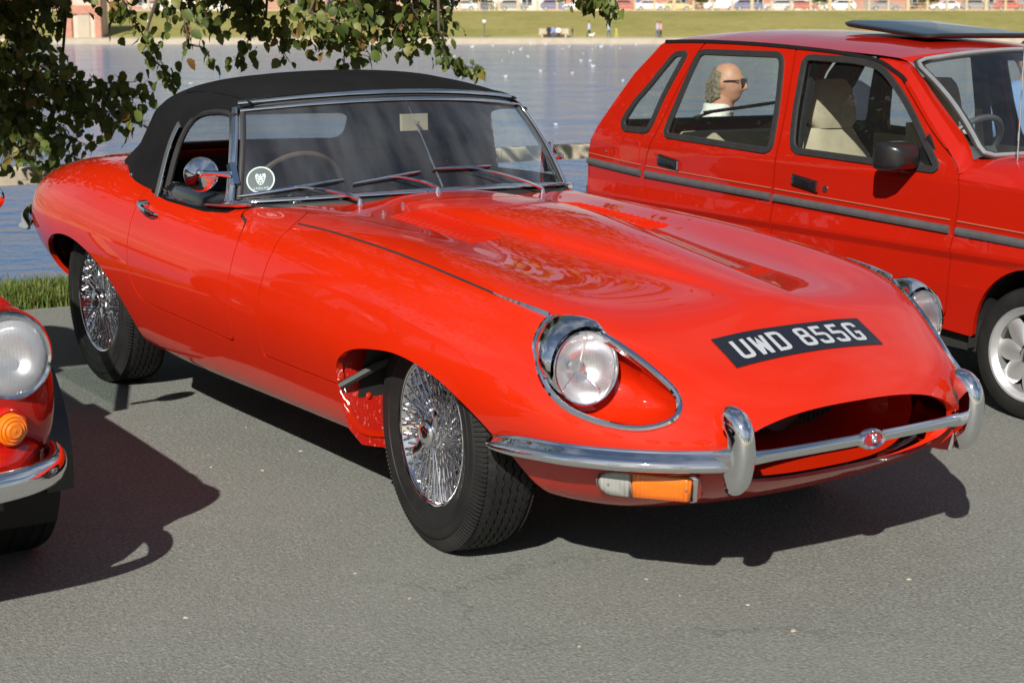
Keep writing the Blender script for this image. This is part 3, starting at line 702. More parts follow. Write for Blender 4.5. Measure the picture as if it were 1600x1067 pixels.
# ---- number plate painted on a black sheet that follows the nose
GLY = {  # strokes on a 4 x 7 cell, y up
 'U': [[(0,7),(0,.9),(.25,.3),(.9,0),(3.1,0),(3.75,.3),(4,.9),(4,7)]],
 'W': [[(0,7),(.55,0),(.75,0),(2,5.0),(3.25,0),(3.45,0),(4,7)]],
 'D': [[(0,0),(0,7),(2.9,7),(3.7,6.7),(4,6),(4,1),(3.7,.3),(2.9,0),(0,0)]],
 '8': [[(.9,3.7),(.35,4.1),(.2,4.7),(.2,6.1),(.5,6.8),(1.1,7),(2.9,7),(3.5,6.8),(3.8,6.1),(3.8,4.7),(3.65,4.1),(3.1,3.7),(.9,3.7),(.25,3.3),(0,2.6),(0,.9),(.3,.2),(.9,0),(3.1,0),(3.7,.2),(4,.9),(4,2.6),(3.75,3.3),(3.1,3.7)]],
 '5': [[(3.8,7),(.3,7),(.1,3.9),(3.1,3.9),(3.75,3.6),(4,3),(4,.9),(3.7,.2),(3.1,0),(.9,0),(.3,.2),(0,.9),(0,1.3)]],
 'G': [[(4,5.5),(4,6.1),(3.7,6.8),(3.1,7),(.9,7),(.3,6.8),(0,6.1),(0,.9),(.3,.2),(.9,0),(3.1,0),(3.7,.2),(4,.9),(4,3.1),(2.2,3.1)]],
 'J': [[(3.2,7),(3.2,1.2),(2.6,.2),(1.4,0),(.4,.3),(0,1.2)]], 'A': [[(0,0),(2,7),(4,0)],[(.8,2.4),(3.2,2.4)]], 'R': [[(0,0),(0,7),(3,7),(4,6.2),(4,4.3),(3,3.5),(0,3.5)],[(2,3.5),(4,0)]],
}
def strokes_to_ribbon(st, w):
    """list of quads (2D) for a polyline of width w, mitred"""
    P = np.array(st, float); n = len(P); closed = np.allclose(P[0], P[-1]); L = []; Rr = []
    for i in range(n):
        a = P[i]-P[i-1] if i > 0 else (P[-1]-P[-2] if closed else P[1]-P[0]); b = P[i+1]-P[i] if i < n-1 else (P[1]-P[0] if closed else P[-1]-P[-2])
        a = a/np.linalg.norm(a); b = b/np.linalg.norm(b); na = np.array([-a[1], a[0]]); nb = np.array([-b[1], b[0]]); m = na+nb; q = m@m
        m = m/ max(q, .35)*2*.5*w; L.append(P[i]+m); Rr.append(P[i]-m)
    return [(L[i], L[i+1], Rr[i+1], Rr[i]) for i in range(n-1)]
def text_quads(txt, h, w, stroke, gap, space, sub=.006):
    """2D quads centred on the origin, x right, y up; long ones subdivided"""
    x = 0; out = []
    for ch in txt:
        if ch == ' ': x += space; continue
        ww = w*(1.12 if ch == 'W' else 1); cur = []; out.append(cur)
        for st in GLY[ch]:
            S = [(x+stroke/2+px/4*(ww-stroke), stroke/2+py/7*(h-stroke)) for px, py in st]
            D = [S[0]]
            for a, b in zip(S[:-1], S[1:]):
                k = max(1, int(math.dist(a, b)/sub))
                D += [(a[0]+(b[0]-a[0])*j/k, a[1]+(b[1]-a[1])*j/k) for j in range(1, k+1)]
            cur += strokes_to_ribbon(D, stroke)
        x += ww+gap
    tot = x-gap
    return [[[(px-tot/2, py-h/2) for px, py in q] for q in cur] for cur in out]
def plate_pt(s, t, h):
    """s along the width (metres, car right -> left), t up the nose from the plate's middle, h above the paint"""
    y = -.036+s; d = -t; x0 = .711
    # walk along the surface profile in x at constant y
    x = x0+d*.80
    p, n = on_body(x, y); return p+n*h
def build_plate():
    W2, H2 = .262, .062; m = MB()
    out = round_poly([(-W2,-H2),(W2,-H2),(W2,H2),(-W2,H2)], .008)
    G_ = np.array([[plate_pt(s, t, .0022) for t in np.linspace(-H2, H2, 9)] for s in np.linspace(-W2, W2, 41)]); m.grid(G_)
    p = add('number_plate', m, 'plate_black', JAG)
    for quads in text_quads('UWD 855G', .083, .0475, .0128, .0125, .032):
        m = MB()
        for quad in quads: m.add([plate_pt(a, b, .0034) for a, b in quad], [(0,1,2,3)])
        add('plate_letter', m, 'silver_print', p, smooth=False)
build_plate()
# ---- mouth duct, radiator, grille bar and badge
def build_mouth():
    rings = []
    for x, k, dz in ((.80,1.02,0),(.72,1.0,.0),(.60,.93,.0),(.48,.86,.0)):
        rings.append([(x-.10*(y/.42)**2*(x > .7), y*k, .42+(z-.42)*k*1.02+dz) for y, z in MOUTH])
    m = MB(); m.loft(rings); add('air_duct', m, 'red_paint', JAG, recalc=False)
    m = MB(); m.box((.475,0,.42), (.02,.74,.20)); rad = add('radiator', m, 'radiator_dark', JAG)
    m = MB()
    for k in range(40): m.box((.487,-.36+k*.0185,.42), (.006,.004,.19))
    add('radiator_fins', m, 'grey_trim', rad)
    m = MB(); m.lathe([(.0,.0),(.075,.0),(.085,.03),(.085,.06),(0,.06)], 20, (.50,.06,.44), 'X'); add('fan_cowl', m, 'black_trim', JAG)
    # bar
    ys = np.linspace(-.412, .412, 41); P = [(.934-.20*y*y, y, .428-.05*y*y) for y in ys]
    sc = [.0155+.004*min(1, max(0, (abs(y)-.3)/.1)) for y in ys]
    m = MB(); m.sweep(P, [(math.cos(a)*.8, math.sin(a)*1.0) for a in np.linspace(0, 2*math.pi, 13)[:-1]], (0,0,1), sc); bar = add('grille_bar', m, 'chrome', JAG)
    c0 = np.array([.946,0,.428]); m = MB(); n = 28
    ring = lambda ry, rz, dx: [c0+np.array([dx, ry*math.cos(a), rz*math.sin(a)]) for a in np.linspace(0, 2*math.pi, n+1)[:-1]]
    m.loft([ring(.044,.027,-.012), ring(.044,.027,.004), ring(.040,.0235,.010), ring(.032,.018,.006), ring(.032,.018,-.010)], cap0=True); bd = add('badge_surround', m, 'chrome', bar)
    m = MB(); m.loft([ring(.0315,.0175,.0035), ring(.001,.001,.006)], cap1=True); b2 = add('badge', m, 'badge_red', bar)
    m = MB(); m.sphere(c0+[.007,0,.001], (.006,.009,.011), 12, 8); m.sphere(c0+[.011,0,-.004], (.006,.006,.006), 10, 6)
    for s in (-1, 1): m.sphere(c0+[.007,s*.006,.009], (.004,.004,.005), 8, 5)
    add('cat_head_emblem', m, 'reflector', bar)
build_mouth()
# ---- front bumper blades, overriders, lamps under the bumper
def bumper_half(sgn, parent):
    pts = cr_spline([(.340,-.752,.396),(.40,-.752,.398),(.52,-.725,.405),(.62,-.688,.409),(.72,-.622,.412),(.80,-.541,.414),(.86,-.455,.416),(.885,-.405,.417)], 6)
    m = MB(); P = []
    for p in pts: P.append((p[0], p[1]*-1 if sgn > 0 else p[1], p[2]))
    n = len(P); pr = [(-.014,.021),(-.004,.025),(.000,.0235),(.001,.019),(.004,.0155),(.018,.006),(.025,-.001),(.029,-.010),(.0275,-.019),(.021,-.025),(.010,-.027),(-.014,-.025)]
    if sgn > 0: pr = [(-a, b) for a, b in pr]
    sc = [(min(1, .25+i/6), min(1, .12+.88*(i/9)**.7)) for i in range(n)]
    m.sweep(P, pr, (0,0,1), sc); add('front_bumper', m, 'chrome', parent, angle=60)
    # overrider: a broad rounded horn
    path = cr_spline([(.845,0,.532),(.872,0,.540),(.905,0,.530),(.930,0,.500),(.940,0,.455),(.938,0,.41),(.928,0,.37),(.905,0,.343),(.875,0,.340)], 5)
    path = np.array([(x, .413*sgn, z) for x, _, z in path]); m = MB(); nn = len(path)
    pr = [(-.027,-.045),(-.027,-.014),(-.022,0),(-.012,.007),(0,.009),(.012,.007),(.022,0),(.027,-.014),(.027,-.045)]
    cen = np.array([.87, .413*sgn, .44]); U = np.array([(p-cen)/np.linalg.norm(p-cen) for p in path])
    sc = [(min(1, .55+.45*min(i, nn-1-i)/5), 1) for i in range(nn)]
    m.sweep(path, pr, U, sc); add('overrider', m, 'chrome', parent)
    m = MB(); m.sweep([(.83,.445*sgn,.417),(.87,.43*sgn,.425),(.905,.418*sgn,.430)], [(math.cos(a), math.sin(a)) for a in np.linspace(0, 2*math.pi, 11)[:-1]], (0,0,1), [.022,.028,.032]); add('overrider_bracket', m, 'chrome', parent)
def lamp_unit(sgn):
    a = np.array([.628,-.618,.341]); b = np.array([.806,-.462,.338])
    ax = (b-a)/np.linalg.norm(b-a); az = np.array([0,0,1.0]); nn = np.cross(ax, az); nn /= np.linalg.norm(nn); nn = nn if nn[0] > 0 else -nn
    nn = nn+np.array([0,0,-.22]); nn /= np.linalg.norm(nn); up = np.cross(nn, ax); up = up if up[2] > 0 else -up
    L = np.linalg.norm(b-a); H = .036
    outl = [(0+H*1.25*(1-math.sin(t)), H*math.cos(t)) for t in np.linspace(0, math.pi, 13)]   # rounded outer end
    outl = outl[::1]; full = outl+[(L*1.0-.01,-H*.96),(L,-H*.86),(L+.002,H*.78),(L-.010,H*.98)]
    full = np.array(full); ctr = full.mean(0)
    base = a+nn*.004
    P3 = lambda p, h: base+ax*p[0]+up*p[1]+nn*h
    fx = lambda V: [(x, -y, z) if sgn > 0 else (x, y, z) for x, y, z in V]
    rim = lambda k, h: [P3(ctr+(p-ctr)*k, h) for p in full]
    m = MB(); m.loft([rim(1.055,.0), rim(1.055,.010), rim(1.0,.014), rim(.965,.006)]); m.v = fx(m.v); lamp = add('indicator_lamp', m, 'chrome', JAG)
    m = MB(); m.loft([rim(1.12,-.07), rim(1.10,-.02), rim(1.05,.004)]); m.v = fx(m.v); add('lamp_pod', m, 'red_paint', lamp)
    cut = .36*L
    def part(keep_low, name, material):
        prs = [p for p in (ctr+(full-ctr)*.965)]; out = []
        n = len(prs)
        for i in range(n):
            p, q = prs[i], prs[(i+1) % n]; ip = (p[0] < cut) == keep_low; iq = (q[0] < cut) == keep_low
            if ip: out.append(p)
            if ip != iq: t = (cut-p[0])/(q[0]-p[0]); out.append(p+(q-p)*t)
        out = np.array(out); c = out.mean(0); m = MB()
        m.loft([[P3(p, .006) for p in out], [P3(c+(p-c)*.97, .017) for p in out], [P3(c+(p-c)*.88, .022) for p in out], [P3(c+(p-c)*.4, .024) for p in out]], cap1=True); m.v = fx(m.v); add(name, m, material, lamp, angle=70)
    part(True, 'clear_lens', 'clear_ribbed'); part(False, 'amber_lens', 'amber_ribbed')
    for px, py in ((.030,.0),(L-.016,.004)): m = MB(); m.sphere(P3((px, py), .024), .0035, 8, 6); m.v = fx(m.v); add('screw', m, 'chrome', lamp)
for sgn in (-1, 1):
    bumper_half(sgn, JAG); lamp_unit(sgn)
# ---- headlamps in their scooped recesses
def headlight(sgn):
    ax = np.array([.97,-.10,.10]); ax /= np.linalg.norm(ax); c = np.array([.547,-.610,.602]); r = .089
    sd = np.cross([0,0,1], ax); sd /= np.linalg.norm(sd); up = np.cross(ax, sd)
    fx = lambda m: setattr(m, 'v', [(x, -y if sgn > 0 else y, z) for x, y, z in m.v]) or m
    N = len(HL_C); oc = HL_C.mean(0)
    # match outline points to lamp circle by angle seen along the axis
    ang = []
    for p in HL_C: q = p-c; ang.append(math.atan2(q@up, q@sd))
    circ = lambda rr, h, a: c+ax*h+(sd*math.cos(a)+up*math.sin(a))*rr
    # monotone angles spread evenly along outline
    k0 = int(np.argmax(HL_C[:,2])); a0 = math.pi/2
    d = np.linalg.norm(np.roll(HL_C,-1,0)-HL_C, axis=1); 
    ang_u = np.unwrap(ang)
    A = ang_u
    ring0 = [p for p in HL_C]; 
    # nearer ring, pushed into the body
    inner_n = np.array([-.62,.55,-.50]); inner_n /= np.linalg.norm(inner_n)
    m_red = MB(); m_chr = MB()
    R_ = [ring0]
    for t, dep in ((.12,.030),(.30,.052),(.55,.058),(.8,.040),(1.0,.0)):
        R_.append([(1-t)*p+t*circ(r*1.0,-.035,a)+inner_n*dep*(.35+.65*min(1, np.linalg.norm(p-c)/.2)) for p, a in zip(HL_C, A)])
    m_red.loft(R_); bucket = add('headlight_recess', fx(m_red), 'red_paint', JAG)
    # chrome surround bead along the opening
    nrm = []
    for p in HL_C:
        _, n = on_body(*p); nrm.append(n)
    m = MB(); m.sweep(HL_C+np.array(nrm)*.002, [(math.cos(t)*.0085, math.sin(t)*.0075) for t in np.linspace(0, 2*math.pi, 9)[:-1]], np.array(nrm), loop=True); add('headlight_surround', fx(m), 'chrome', bucket)
    # chrome hood over the rear and top of the lamp, from the outline to the bezel
    sel = [i for i in range(N) if HL_C[i][0] < .565 and not (HL_C[i][2] < .575)]
    # contiguous order
    st = [i for i in sel if (i-1) % N not in sel][0]; order = [(st+k) % N for k in range(len(sel))]
    rows = []
    for t in np.linspace(0, 1, 8):
        row = []
        for j, i in enumerate(order):
            p = HL_C[i]+nrm[i]*.003; q = circ(r+.014, .012, A[i]); bl = (1-t)*p+t*q; out = (bl-c); out /= np.linalg.norm(out); e_ = min(1, min(j, len(order)-1-j)/4); bl = bl+(nrm[i]*.6+out*.4)*.020*math.sin(math.pi*t)*e_; row.append(bl)
        rows.append(row)
    m = MB(); m.grid(np.array(rows)); add('headlight_hood', fx(m), 'chrome', bucket)
    # bezel, reflector, glass
    def lz(prof, n=40):
        m = MB(); m.loft([[circ(rr, h, a) for a in np.linspace(0, 2*math.pi, n+1)[:-1]] for rr, h in prof]); return m
    lamp = add('headlight', fx(lz([(r+.006,-.06),(r+.008,.0),(r+.007,.010),(r+.003,.015),(r-.001,.014),(r-.003,.008),(r-.003,-.002)])), 'chrome', JAG)
    add('reflector', fx(lz([(r-.003,.006),(r*.93,-.006),(r*.75,-.032),(r*.5,-.052),(r*.25,-.062),(.001,-.064)])), 'reflector', lamp)
    add('bulb_shield', fx(lz([(.001,-.012),(.013,-.014),(.016,-.022),(.014,-.05),(.010,-.062)], 16)), 'reflector', lamp)
    m = MB()
    for a in (1.35, 3.9, 5.4): m.tube([circ(.012,-.020,a), circ(r*.88,-.010,a)], .0022, 6)
    add('bulb_support', fx(m), 'chrome', lamp)
    add('headlight_glass', fx(lz([(r-.002,.011),(r*.85,.018),(r*.6,.025),(r*.3,.029),(.001,.030)])), 'lamp_glass', lamp)
for sgn in (-1, 1): headlight(sgn)
# ---------------------------------------------------------------- sports car: wheels
def wire_wheel_meshes():
    """parts of a wire wheel in wheel space: axle along Y, outer side towards -Y, centre at the origin"""
    out = {}
    W, RO = .094, .331
    prof = [(.196,.082),(.212,.086),(.235,.094),(.262,.097),(.290,.094),(.310,.084),(.320,.070),(.3245,.050),(.3255,0),(.3245,-.050),(.320,-.070),(.310,-.084),(.290,-.094),(.2885,-.0962),(.284,-.0972),(.262,-.097),(.2605,-.0985),(.247,-.0985),(.2455,-.096),(.235,-.094),(.212,-.086),(.196,-.082)]
    m = MB(); m.lathe(prof, 96); out['tyre'] = (m, 'tyre_rubber')
    # zigzag ribs of the tread and shoulder lugs
    m = MB(); n = 420
    for b, (yc, w) in enumerate([(-.058,.0125),(-.034,.0095),(-.0115,.0095),(.0115,.0095),(.034,.0095),(.058,.0125)]):
        rings = []
        for k in range(n):
            a = 2*math.pi*k/n; ph = (k % 7)/7; tri = (abs(ph*2-1)*2-1); y0 = yc+.0042*tri
            crown = lambda y: RO-.0045*(y/.07)**2-.006*(abs(y)/.075)**6
            ring = [(.322-.003*abs(yc)/.06, y0-w), (crown(y0-w), y0-w+.0012), (crown(y0+w), y0+w-.0012), (.322-.003*abs(yc)/.06, y0+w)]
            rings.append([(r*math.cos(a), y, r*math.sin(a)) for r, y in ring])
        m.loft(rings, False, loop=True)
    out['tread'] = (m, 'tyre_rubber')
    m = MB()
    for k in range(150):
        a = 2*math.pi*k/150
        for s in (-1, 1):
            V = []
            for (r, y) in ((.293,.0935),(.3125,.083),(.3245,.0725)):
                for da in (-.0105, .0085): V.append((r*math.cos(a+da), y*s, r*math.sin(a+da)))
            for (r, y) in ((.2945,.0965),(.3150,.0865),(.3275,.0755)):
                for da in (-.0085, .0065): V.append((r*math.cos(a+da), y*s, r*math.sin(a+da)))
            m.add(V, [(6,7,9,8),(8,9,11,10),(0,2,8,6),(2,4,10,8),(1,7,9,3),(3,9,11,5),(0,6,7,1),(4,5,11,10)])
    out['shoulder_lugs'] = (m, 'tyre_rubber')
    prof = [(.150,.070),(.180,.072),(.196,.080),(.204,.081),(.207,.077),(.196,.070),(.180,.062),(.172,.02),(.165,0),(.172,-.035),(.186,-.058),(.196,-.068),(.2065,-.074),(.2085,-.080),(.205,-.0855),(.199,-.084),(.194,-.077),(.188,-.067),(.174,-.050),(.162,-.024),(.153,0),(.152,.03),(.150,.070)]
    m = MB(); m.lathe(prof, 96); out['rim'] = (m, 'chrome')
    prof = [(.0,-.03),(.050,-.03),(.052,-.02),(.046,-.012),(.043,.03),(.050,.05),(.066,.055),(.066,.068),(0,.068)]
    prof2 = [(.0,-.075),(.043,-.075),(.0445,-.070),(.0435,-.03),(.052,-.025),(.053,-.015),(.047,-.006),(.044,.04),(.058,.052),(.060,.066),(0,.066)]
    m = MB(); m.lathe(prof2, 40); out['hub'] = (m, 'chrome')
    g = random.Random(11); m = MB()
    def spoke(hr, hy, rr, ry, a, da):
        p = np.array([hr*math.cos(a), hy, hr*math.sin(a)]); q = np.array([rr*math.cos(a+da), ry, rr*math.sin(a+da)]); m.tube([p, q], .0021, 5, up=(.3,.9,.2), cap=False)
        d = (q-p)/np.linalg.norm(q-p); m.tube([q-d*.016, q+d*.002], .0037, 5, up=(.3,.9,.2))
    for k in range(28):
        a = 2*math.pi*k/28
        spoke(.046,-.068,.1925,-.0765,a,.42); spoke(.046,-.064,.1925,-.0765,a+.08,-.42)           # outer rows
        spoke(.047,-.050,.1865,-.0660,a+.05,.55); spoke(.047,-.046,.1865,-.0660,a+.13,-.55)
    for k in range(20):
        a = 2*math.pi*k/20
        spoke(.052,-.020,.1735,-.049,a+.02,.66); spoke(.052,-.020,.1735,-.049,a+.12,-.66)
    for k in range(20):
        a = 2*math.pi*k/20+.07
        spoke(.060,.056,.158,-.002,a,.55); spoke(.060,.056,.158,.012,a+.13,-.55)
    out['spokes'] = (m, 'steel_spoke')
    m = MB(); m.lathe([(0,-.108),(.018,-.107),(.026,-.104),(.029,-.1015),(.031,-.104),(.037,-.101),(.040,-.094),(.040,-.080),(.036,-.070),(0,-.070)], 36)
    out['centre_cap'] = (m, 'chrome')
    m = MB()
    for s in (0, math.pi):
        c, si = math.cos(s), math.sin(s)
        P = np.array([(.030,-.084,0),(.052,-.088,.006),(.074,-.093,.014),(.094,-.099,.021),(.100,-.101,.023)]); P = np.stack([P[:,0]*c-P[:,2]*si, P[:,1], P[:,0]*si+P[:,2]*c], 1)
        m.sweep(P, [(math.cos(t)*.6, math.sin(t)*1.7) for t in np.linspace(0, 2*math.pi, 11)[:-1]], np.cross(P[-1]-P[0], (0,1,0)), [.012,.0115,.010,.0085,.004])
    out['spinner_ears'] = (m, 'chrome')
    m = MB(); m.lathe([(0,.03),(.145,.03),(.145,.045),(0,.045)], 40); out['brake_disc'] = (m, 'radiator_dark')
    return out
_wm = wire_wheel_meshes()
def wire_wheel(M, ear):
    w = add('wheel', _wm['rim'][0], 'chrome', JAG, local=True, M=M, angle=50)
    for nm in ('tyre','tread','shoulder_lugs','hub','spokes','centre_cap','spinner_ears','brake_disc'):
        mb, mt = _wm[nm]
        o = add(nm, mb, mt, w, local=True, M=Matrix.Rotation(ear, 4, 'Y') if nm in ('spinner_ears','spokes') else None, angle=45)
        if nm in ('spokes', 'shoulder_lugs'): o['kind'] = 'stuff'
    return w
HUBZ = .325
protoR = wire_wheel(T(0,-.622,HUBZ) @ RZ(-.12), 2.55)
for M_, ear in ((T(-2.438,-.622,HUBZ), .9), (T(0,.622,HUBZ) @ RZ(-.12+math.pi), 0), (T(-2.438,.622,HUBZ) @ RZ(math.pi), 0)):
    c_ = copy_tree(protoR, M_, JAG)
    for ch in c_.children:
        if ch.name.startswith('spinner_ears') or ch.name.startswith('spokes'): ch.matrix_basis = Matrix.Rotation(ear, 4, 'Y')
# ---- wheel wells, underside
def build_under():
    for s in (-1, 1):
        for xc, z0, arch in ((0.05,.30,'f'), (-2.40,.30,'r')):
            m = MB(); rings = []
            for a in np.linspace(.12, math.pi+(.15 if arch == 'f' else -.45), 26):
                r = .395 if arch == 'f' else .42
                zz = z0+min(r*math.sin(a), .33); rings.append([(xc+r*1.03*math.cos(a), s*y, zz) for y in (.40,.55,.735-.10*max(0, math.cos(a))**2)])
            m.loft(rings, False); add('wheel_well', m, 'underbody', JAG, recalc=False)
            m = MB(); m.box((xc-.03 if arch == 'f' else xc+.05, s*.40, .47), (.74 if arch == 'f' else .60,.01,.30)); add('inner_wing', m, 'underbody', JAG)
        # splash panel closing the rear of the front wheel opening
        pts = [(.46,.20),(.60,.185),(.72,.215),(.765,.27),(.79,.36),(.80,.42),(.80,.50),(.70,.56),(.46,.56)]
        m = MB(); m.prism([(a*s, b) for a, b in pts], (-.352,0,0), (0,1,0), (0,0,1), (-1,0,0), .004); sp = add('splash_panel', m, 'red_splashed', JAG, smooth=False)
        m = MB()
        for y, z in ((.70,.36),): m.sphere((-.350,s*y,z), (.004,.010,.010), 8, 6)
        add('bolt', m, 'red_paint', sp)
        m = MB(); m.tube([(-.345,s*.80,.40),(-.30,s*.70,.46),(-.22,s*.55,.52)], .012, 6); add('rubber_seal', m, 'black_rubber', sp)
    m = MB(); m.box((-1.2,0,.215), (1.60,1.10,.02)); m.box((.15,0,.225), (.75,.70,.02)); m.box((-2.6,0,.30), (1.0,.80,.02)); add('floor_pan', m, 'underbody', JAG)
    m = MB(); m.tube([(-2.9,.18,.2),(-1.5,.15,.165),(-.4,.2,.17)], .03, 8); m.tube([(-2.9,-.18,.2),(-1.5,-.15,.165),(-.4,-.2,.17)], .03, 8); add('exhaust_pipe', m, 'grey_trim', JAG)
    m = MB()
    for xx in (0, -2.438): m.tube([(xx,-.56,.325),(xx,.56,.325)], .035, 8)
    add('axle', m, 'underbody', JAG)
build_under()
# ---- windscreen
def ws_bot(y): return np.array([-1.035-.235*(abs(y)/.672)**2.2, y, .866-.034*(abs(y)/.672)**2])
def ws_top(y): return np.array([-1.275-.155*(abs(y)/.576)**2.2, y, 1.150-.038*(abs(y)/.576)**2])
def ws(s, t):   # s -1..1 across, t 0 bottom 1 top
    a, b = ws_bot(s*.672), ws_top(s*.576); p = a*(1-t)+b*t; return p+np.array([.012,0,.012])*math.sin(math.pi*t)
WSG = np.array([[ws(s, t) for t in np.linspace(0, 1, 15)] for s in np.linspace(-1, 1, 61)])
def build_windscreen():
    loop = [ws(s, 0) for s in np.linspace(-1, 1, 41)]+[ws(1, t) for t in np.linspace(0, 1, 12)[1:]]+[ws(s, 1) for s in np.linspace(1, -1, 41)[1:]]+[ws(-1, t) for t in np.linspace(1, 0, 12)[1:-1]]
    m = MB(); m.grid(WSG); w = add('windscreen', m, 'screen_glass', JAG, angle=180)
    nf = np.array([.75,0,.66])
    def bar(name, pts, mat_, wd, ht, off, up):
        m = MB(); m.sweep(np.array(pts)+np.array(off), [(math.cos(a)*wd, math.sin(a)*ht) for a in np.linspace(0, 2*math.pi, 13)[:-1]], up); return add(name, m, mat_, w)
    S = np.linspace(-1, 1, 51)
    bar('lower_trim', [ws(s, -.03) for s in S], 'chrome', .0125, .0055, nf*.006+np.array([0,0,.002]), (.45,0,.9))
    bar('lower_seal', [ws(s, -.085) for s in S], 'black_rubber', .011, .006, nf*.001, nf)
    bar('upper_trim', [ws(s, 1.005) for s in S], 'chrome', .010, .0045, nf*.006, (.55,0,.84))
    bar('upper_seal', [ws(s*1.005, 1.05) for s in S], 'black_rubber', .008, .010, nf*-.004, nf)
    bar('header_trim', [ws(s*1.01, 1.095)+np.array([0,0,.004]) for s in S], 'chrome', .012, .0055, nf*.004, (.50,0,.87))
    for s in (-1, 1):
        pts = [ws(s, t) for t in np.linspace(-.03, 1.03, 15)]; up = np.array([[.55,s*.8,.25]]*15)
        m = MB(); m.sweep(np.array(pts)+np.array([-.012,.016*s,0]), [(math.cos(a)*.017, math.sin(a)*.011) for a in np.linspace(0, 2*math.pi, 15)[:-1]], up, [1.25]+[1.0]*13+[.9]); add('windscreen_pillar', m, 'chrome', w)
        pts2 = [ws(s*.985, t) for t in np.linspace(0, 1, 9)]; m = MB(); m.sweep(np.array(pts2)+nf*.003, [(math.cos(a)*.010, math.sin(a)*.005) for a in np.linspace(0, 2*math.pi, 9)[:-1]], [nf]*9); add('pillar_seal', m, 'black_rubber', w)
        # foot of the pillar, swept back along the door top
        m = MB(); m.sweep(cr_spline([(-1.19,s*.652,.826),(-1.255,s*.690,.822),(-1.32,s*.712,.815),(-1.40,s*.723,.808)], 4), [(math.cos(a)*.014, math.sin(a)*.010) for a in np.linspace(0, 2*math.pi, 11)[:-1]], (0,0,1), [.7,.9,1.1,1.2,1.2,1.1,1.0,.9,.7,.6,.5,.4,.2]); add('pillar_foot', m, 'chrome', w)
    m = MB(); m.tube([ws(0, 0)+np.array([-.02,0,0]), ws(0, 1)+np.array([-.02,0,-.005])], .0032, 8); add('centre_rod', m, 'chrome', w)
    # interior mirror on the rod
    c = ws(0, .70)+np.array([-.050,.0,0]); rot = rotm('Z', .12) @ rotm('Y', -.05); m = MB(); m.box(c, (.012,.115,.058), rot); mi = add('rear_view_mirror', m, 'beige_cloth', JAG, smooth=False)  # mirror coloured beige to stand for its reflection
    m = MB(); m.tube([c, ws(0, .70)+np.array([-.02,0,0])], .006, 6); add('mirror_stem', m, 'chrome', mi)
    # wipers: arm from its spindle, blade lying on the glass
    def wp(s, t, h=.012): return ws(s, t)+nf*h
    for bs, b0, b1, pv in ((-.50,(-1.00,.015),(-.54,.115),.62),(-.10,(-.50,.065),(-.135,.15),.55),(.64,(-.055,.165),(.33,.175),.45)):
        wa = MB(); A = wp(*b0); B = wp(*b1)
        n = 9; P = [wp(b0[0]+(b1[0]-b0[0])*k/(n-1), b0[1]+(b1[1]-b0[1])*k/(n-1), .010) for k in range(n)]
        m = MB(); m.sweep(P, [(-.003,-.007),(.003,-.007),(.003,.003),(-.003,.003)], [nf]*n); bl = add('wiper', m, 'black_rubber', JAG)
        m = MB(); m.sweep([p+nf*.006 for p in P], [(-.0035,-.002),(.0035,-.002),(.0025,.003),(-.0025,.003)], [nf]*n, [.5,1,1.1,1.2,1.3,1.2,1.1,1,.5]); add('blade_holder', m, 'chrome', bl)
        base = ws(bs, -.06)+np.array([.045,0,.0]); p0, n0 = on_body(base[0], base[1]); base = p0+n0*.016
        mid = np.array(P[n//2])*.0+(P[4])+nf*.012
        m = MB(); m.sweep(cr_spline([base, base*.72+mid*.28+nf*.012, base*.35+mid*.65+nf*.012, mid], 5), [(-.005,-.002),(.005,-.002),(.004,.003),(-.004,.003)], nf, [1.3,1.25,1.2,1.1,1,1,.9,.9,.8,.8,.7,.7,.6,.6,.6,.6]); add('wiper_arm', m, 'chrome', bl)
        m = MB(); m.lathe([(.011,-.018),(.009,-.008),(.007,-.003),(.007,.003),(0,.005)], 12, tuple(base), 'Z'); add('wiper_spindle', m, 'chrome', bl)
    # round window sticker behind the glass
    c0 = (-.905, .115); tx = ws(-.86, .1)-ws(-.95, .1); tx /= np.linalg.norm(tx); ty = ws(-.9, .3)-ws(-.9, 0); ty /= np.linalg.norm(ty); ty = ty-tx*(tx@ty); ty /= np.linalg.norm(ty); tn = np.cross(tx, ty); tx = tx*.84; ty = ty*.84
    if tn[0] < 0: tn = -tn
    O = ws(-.905, .195)-tn*.006
    disc = lambda r, h, n=40: [O+tx*r*math.cos(a)+ty*r*math.sin(a)+tn*h for a in np.linspace(0, 2*math.pi, n+1)[:-1]]
    m = MB(); m.loft([disc(.0565,0), disc(.001,0)]); st = add('round_sticker', m, 'plate_black', JAG, smooth=False)
    m = MB(); m.loft([disc(.0565,.0008), disc(.0505,.0008)]); add('sticker_ring', m, 'white_print', st, smooth=False)
    Q = lambda a, b, h=.0012: O+tx*a+ty*b+tn*h
    m = MB()
    for ch, xo in zip('JAGUAR', np.linspace(-.0275, .0275, 6)):
        for s_ in GLY[ch]:
            for quad in strokes_to_ribbon([((px/4-.5)*.0068, (py/7-.5)*.0085) for px, py in s_], .0016): m.add([Q(a+xo, b-.0355) for a, b in quad], [(0,1,2,3)])
    o = add('sticker_lettering', m, 'white_print', st, smooth=False); o['kind'] = 'stuff'
    m = MB()
    def dot(a, b, ra, rb, h=.0012, n=12): m.add([Q(a, b, h)]+[Q(a+ra*math.cos(t), b+rb*math.sin(t), h) for t in np.linspace(0, 2*math.pi, n+1)[:-1]], [(0, k+1, (k+1) % n+1) for k in range(n)])
    face = round_poly([(-.018,.028),(-.0215,.016),(-.0175,-.002),(-.010,-.018),(0,-.024),(.010,-.018),(.0175,-.002),(.0215,.016),(.018,.028),(.008,.0235),(-.008,.0235)], .005)
    m.add([Q(*p) for p in face], [tuple(range(len(face)))])
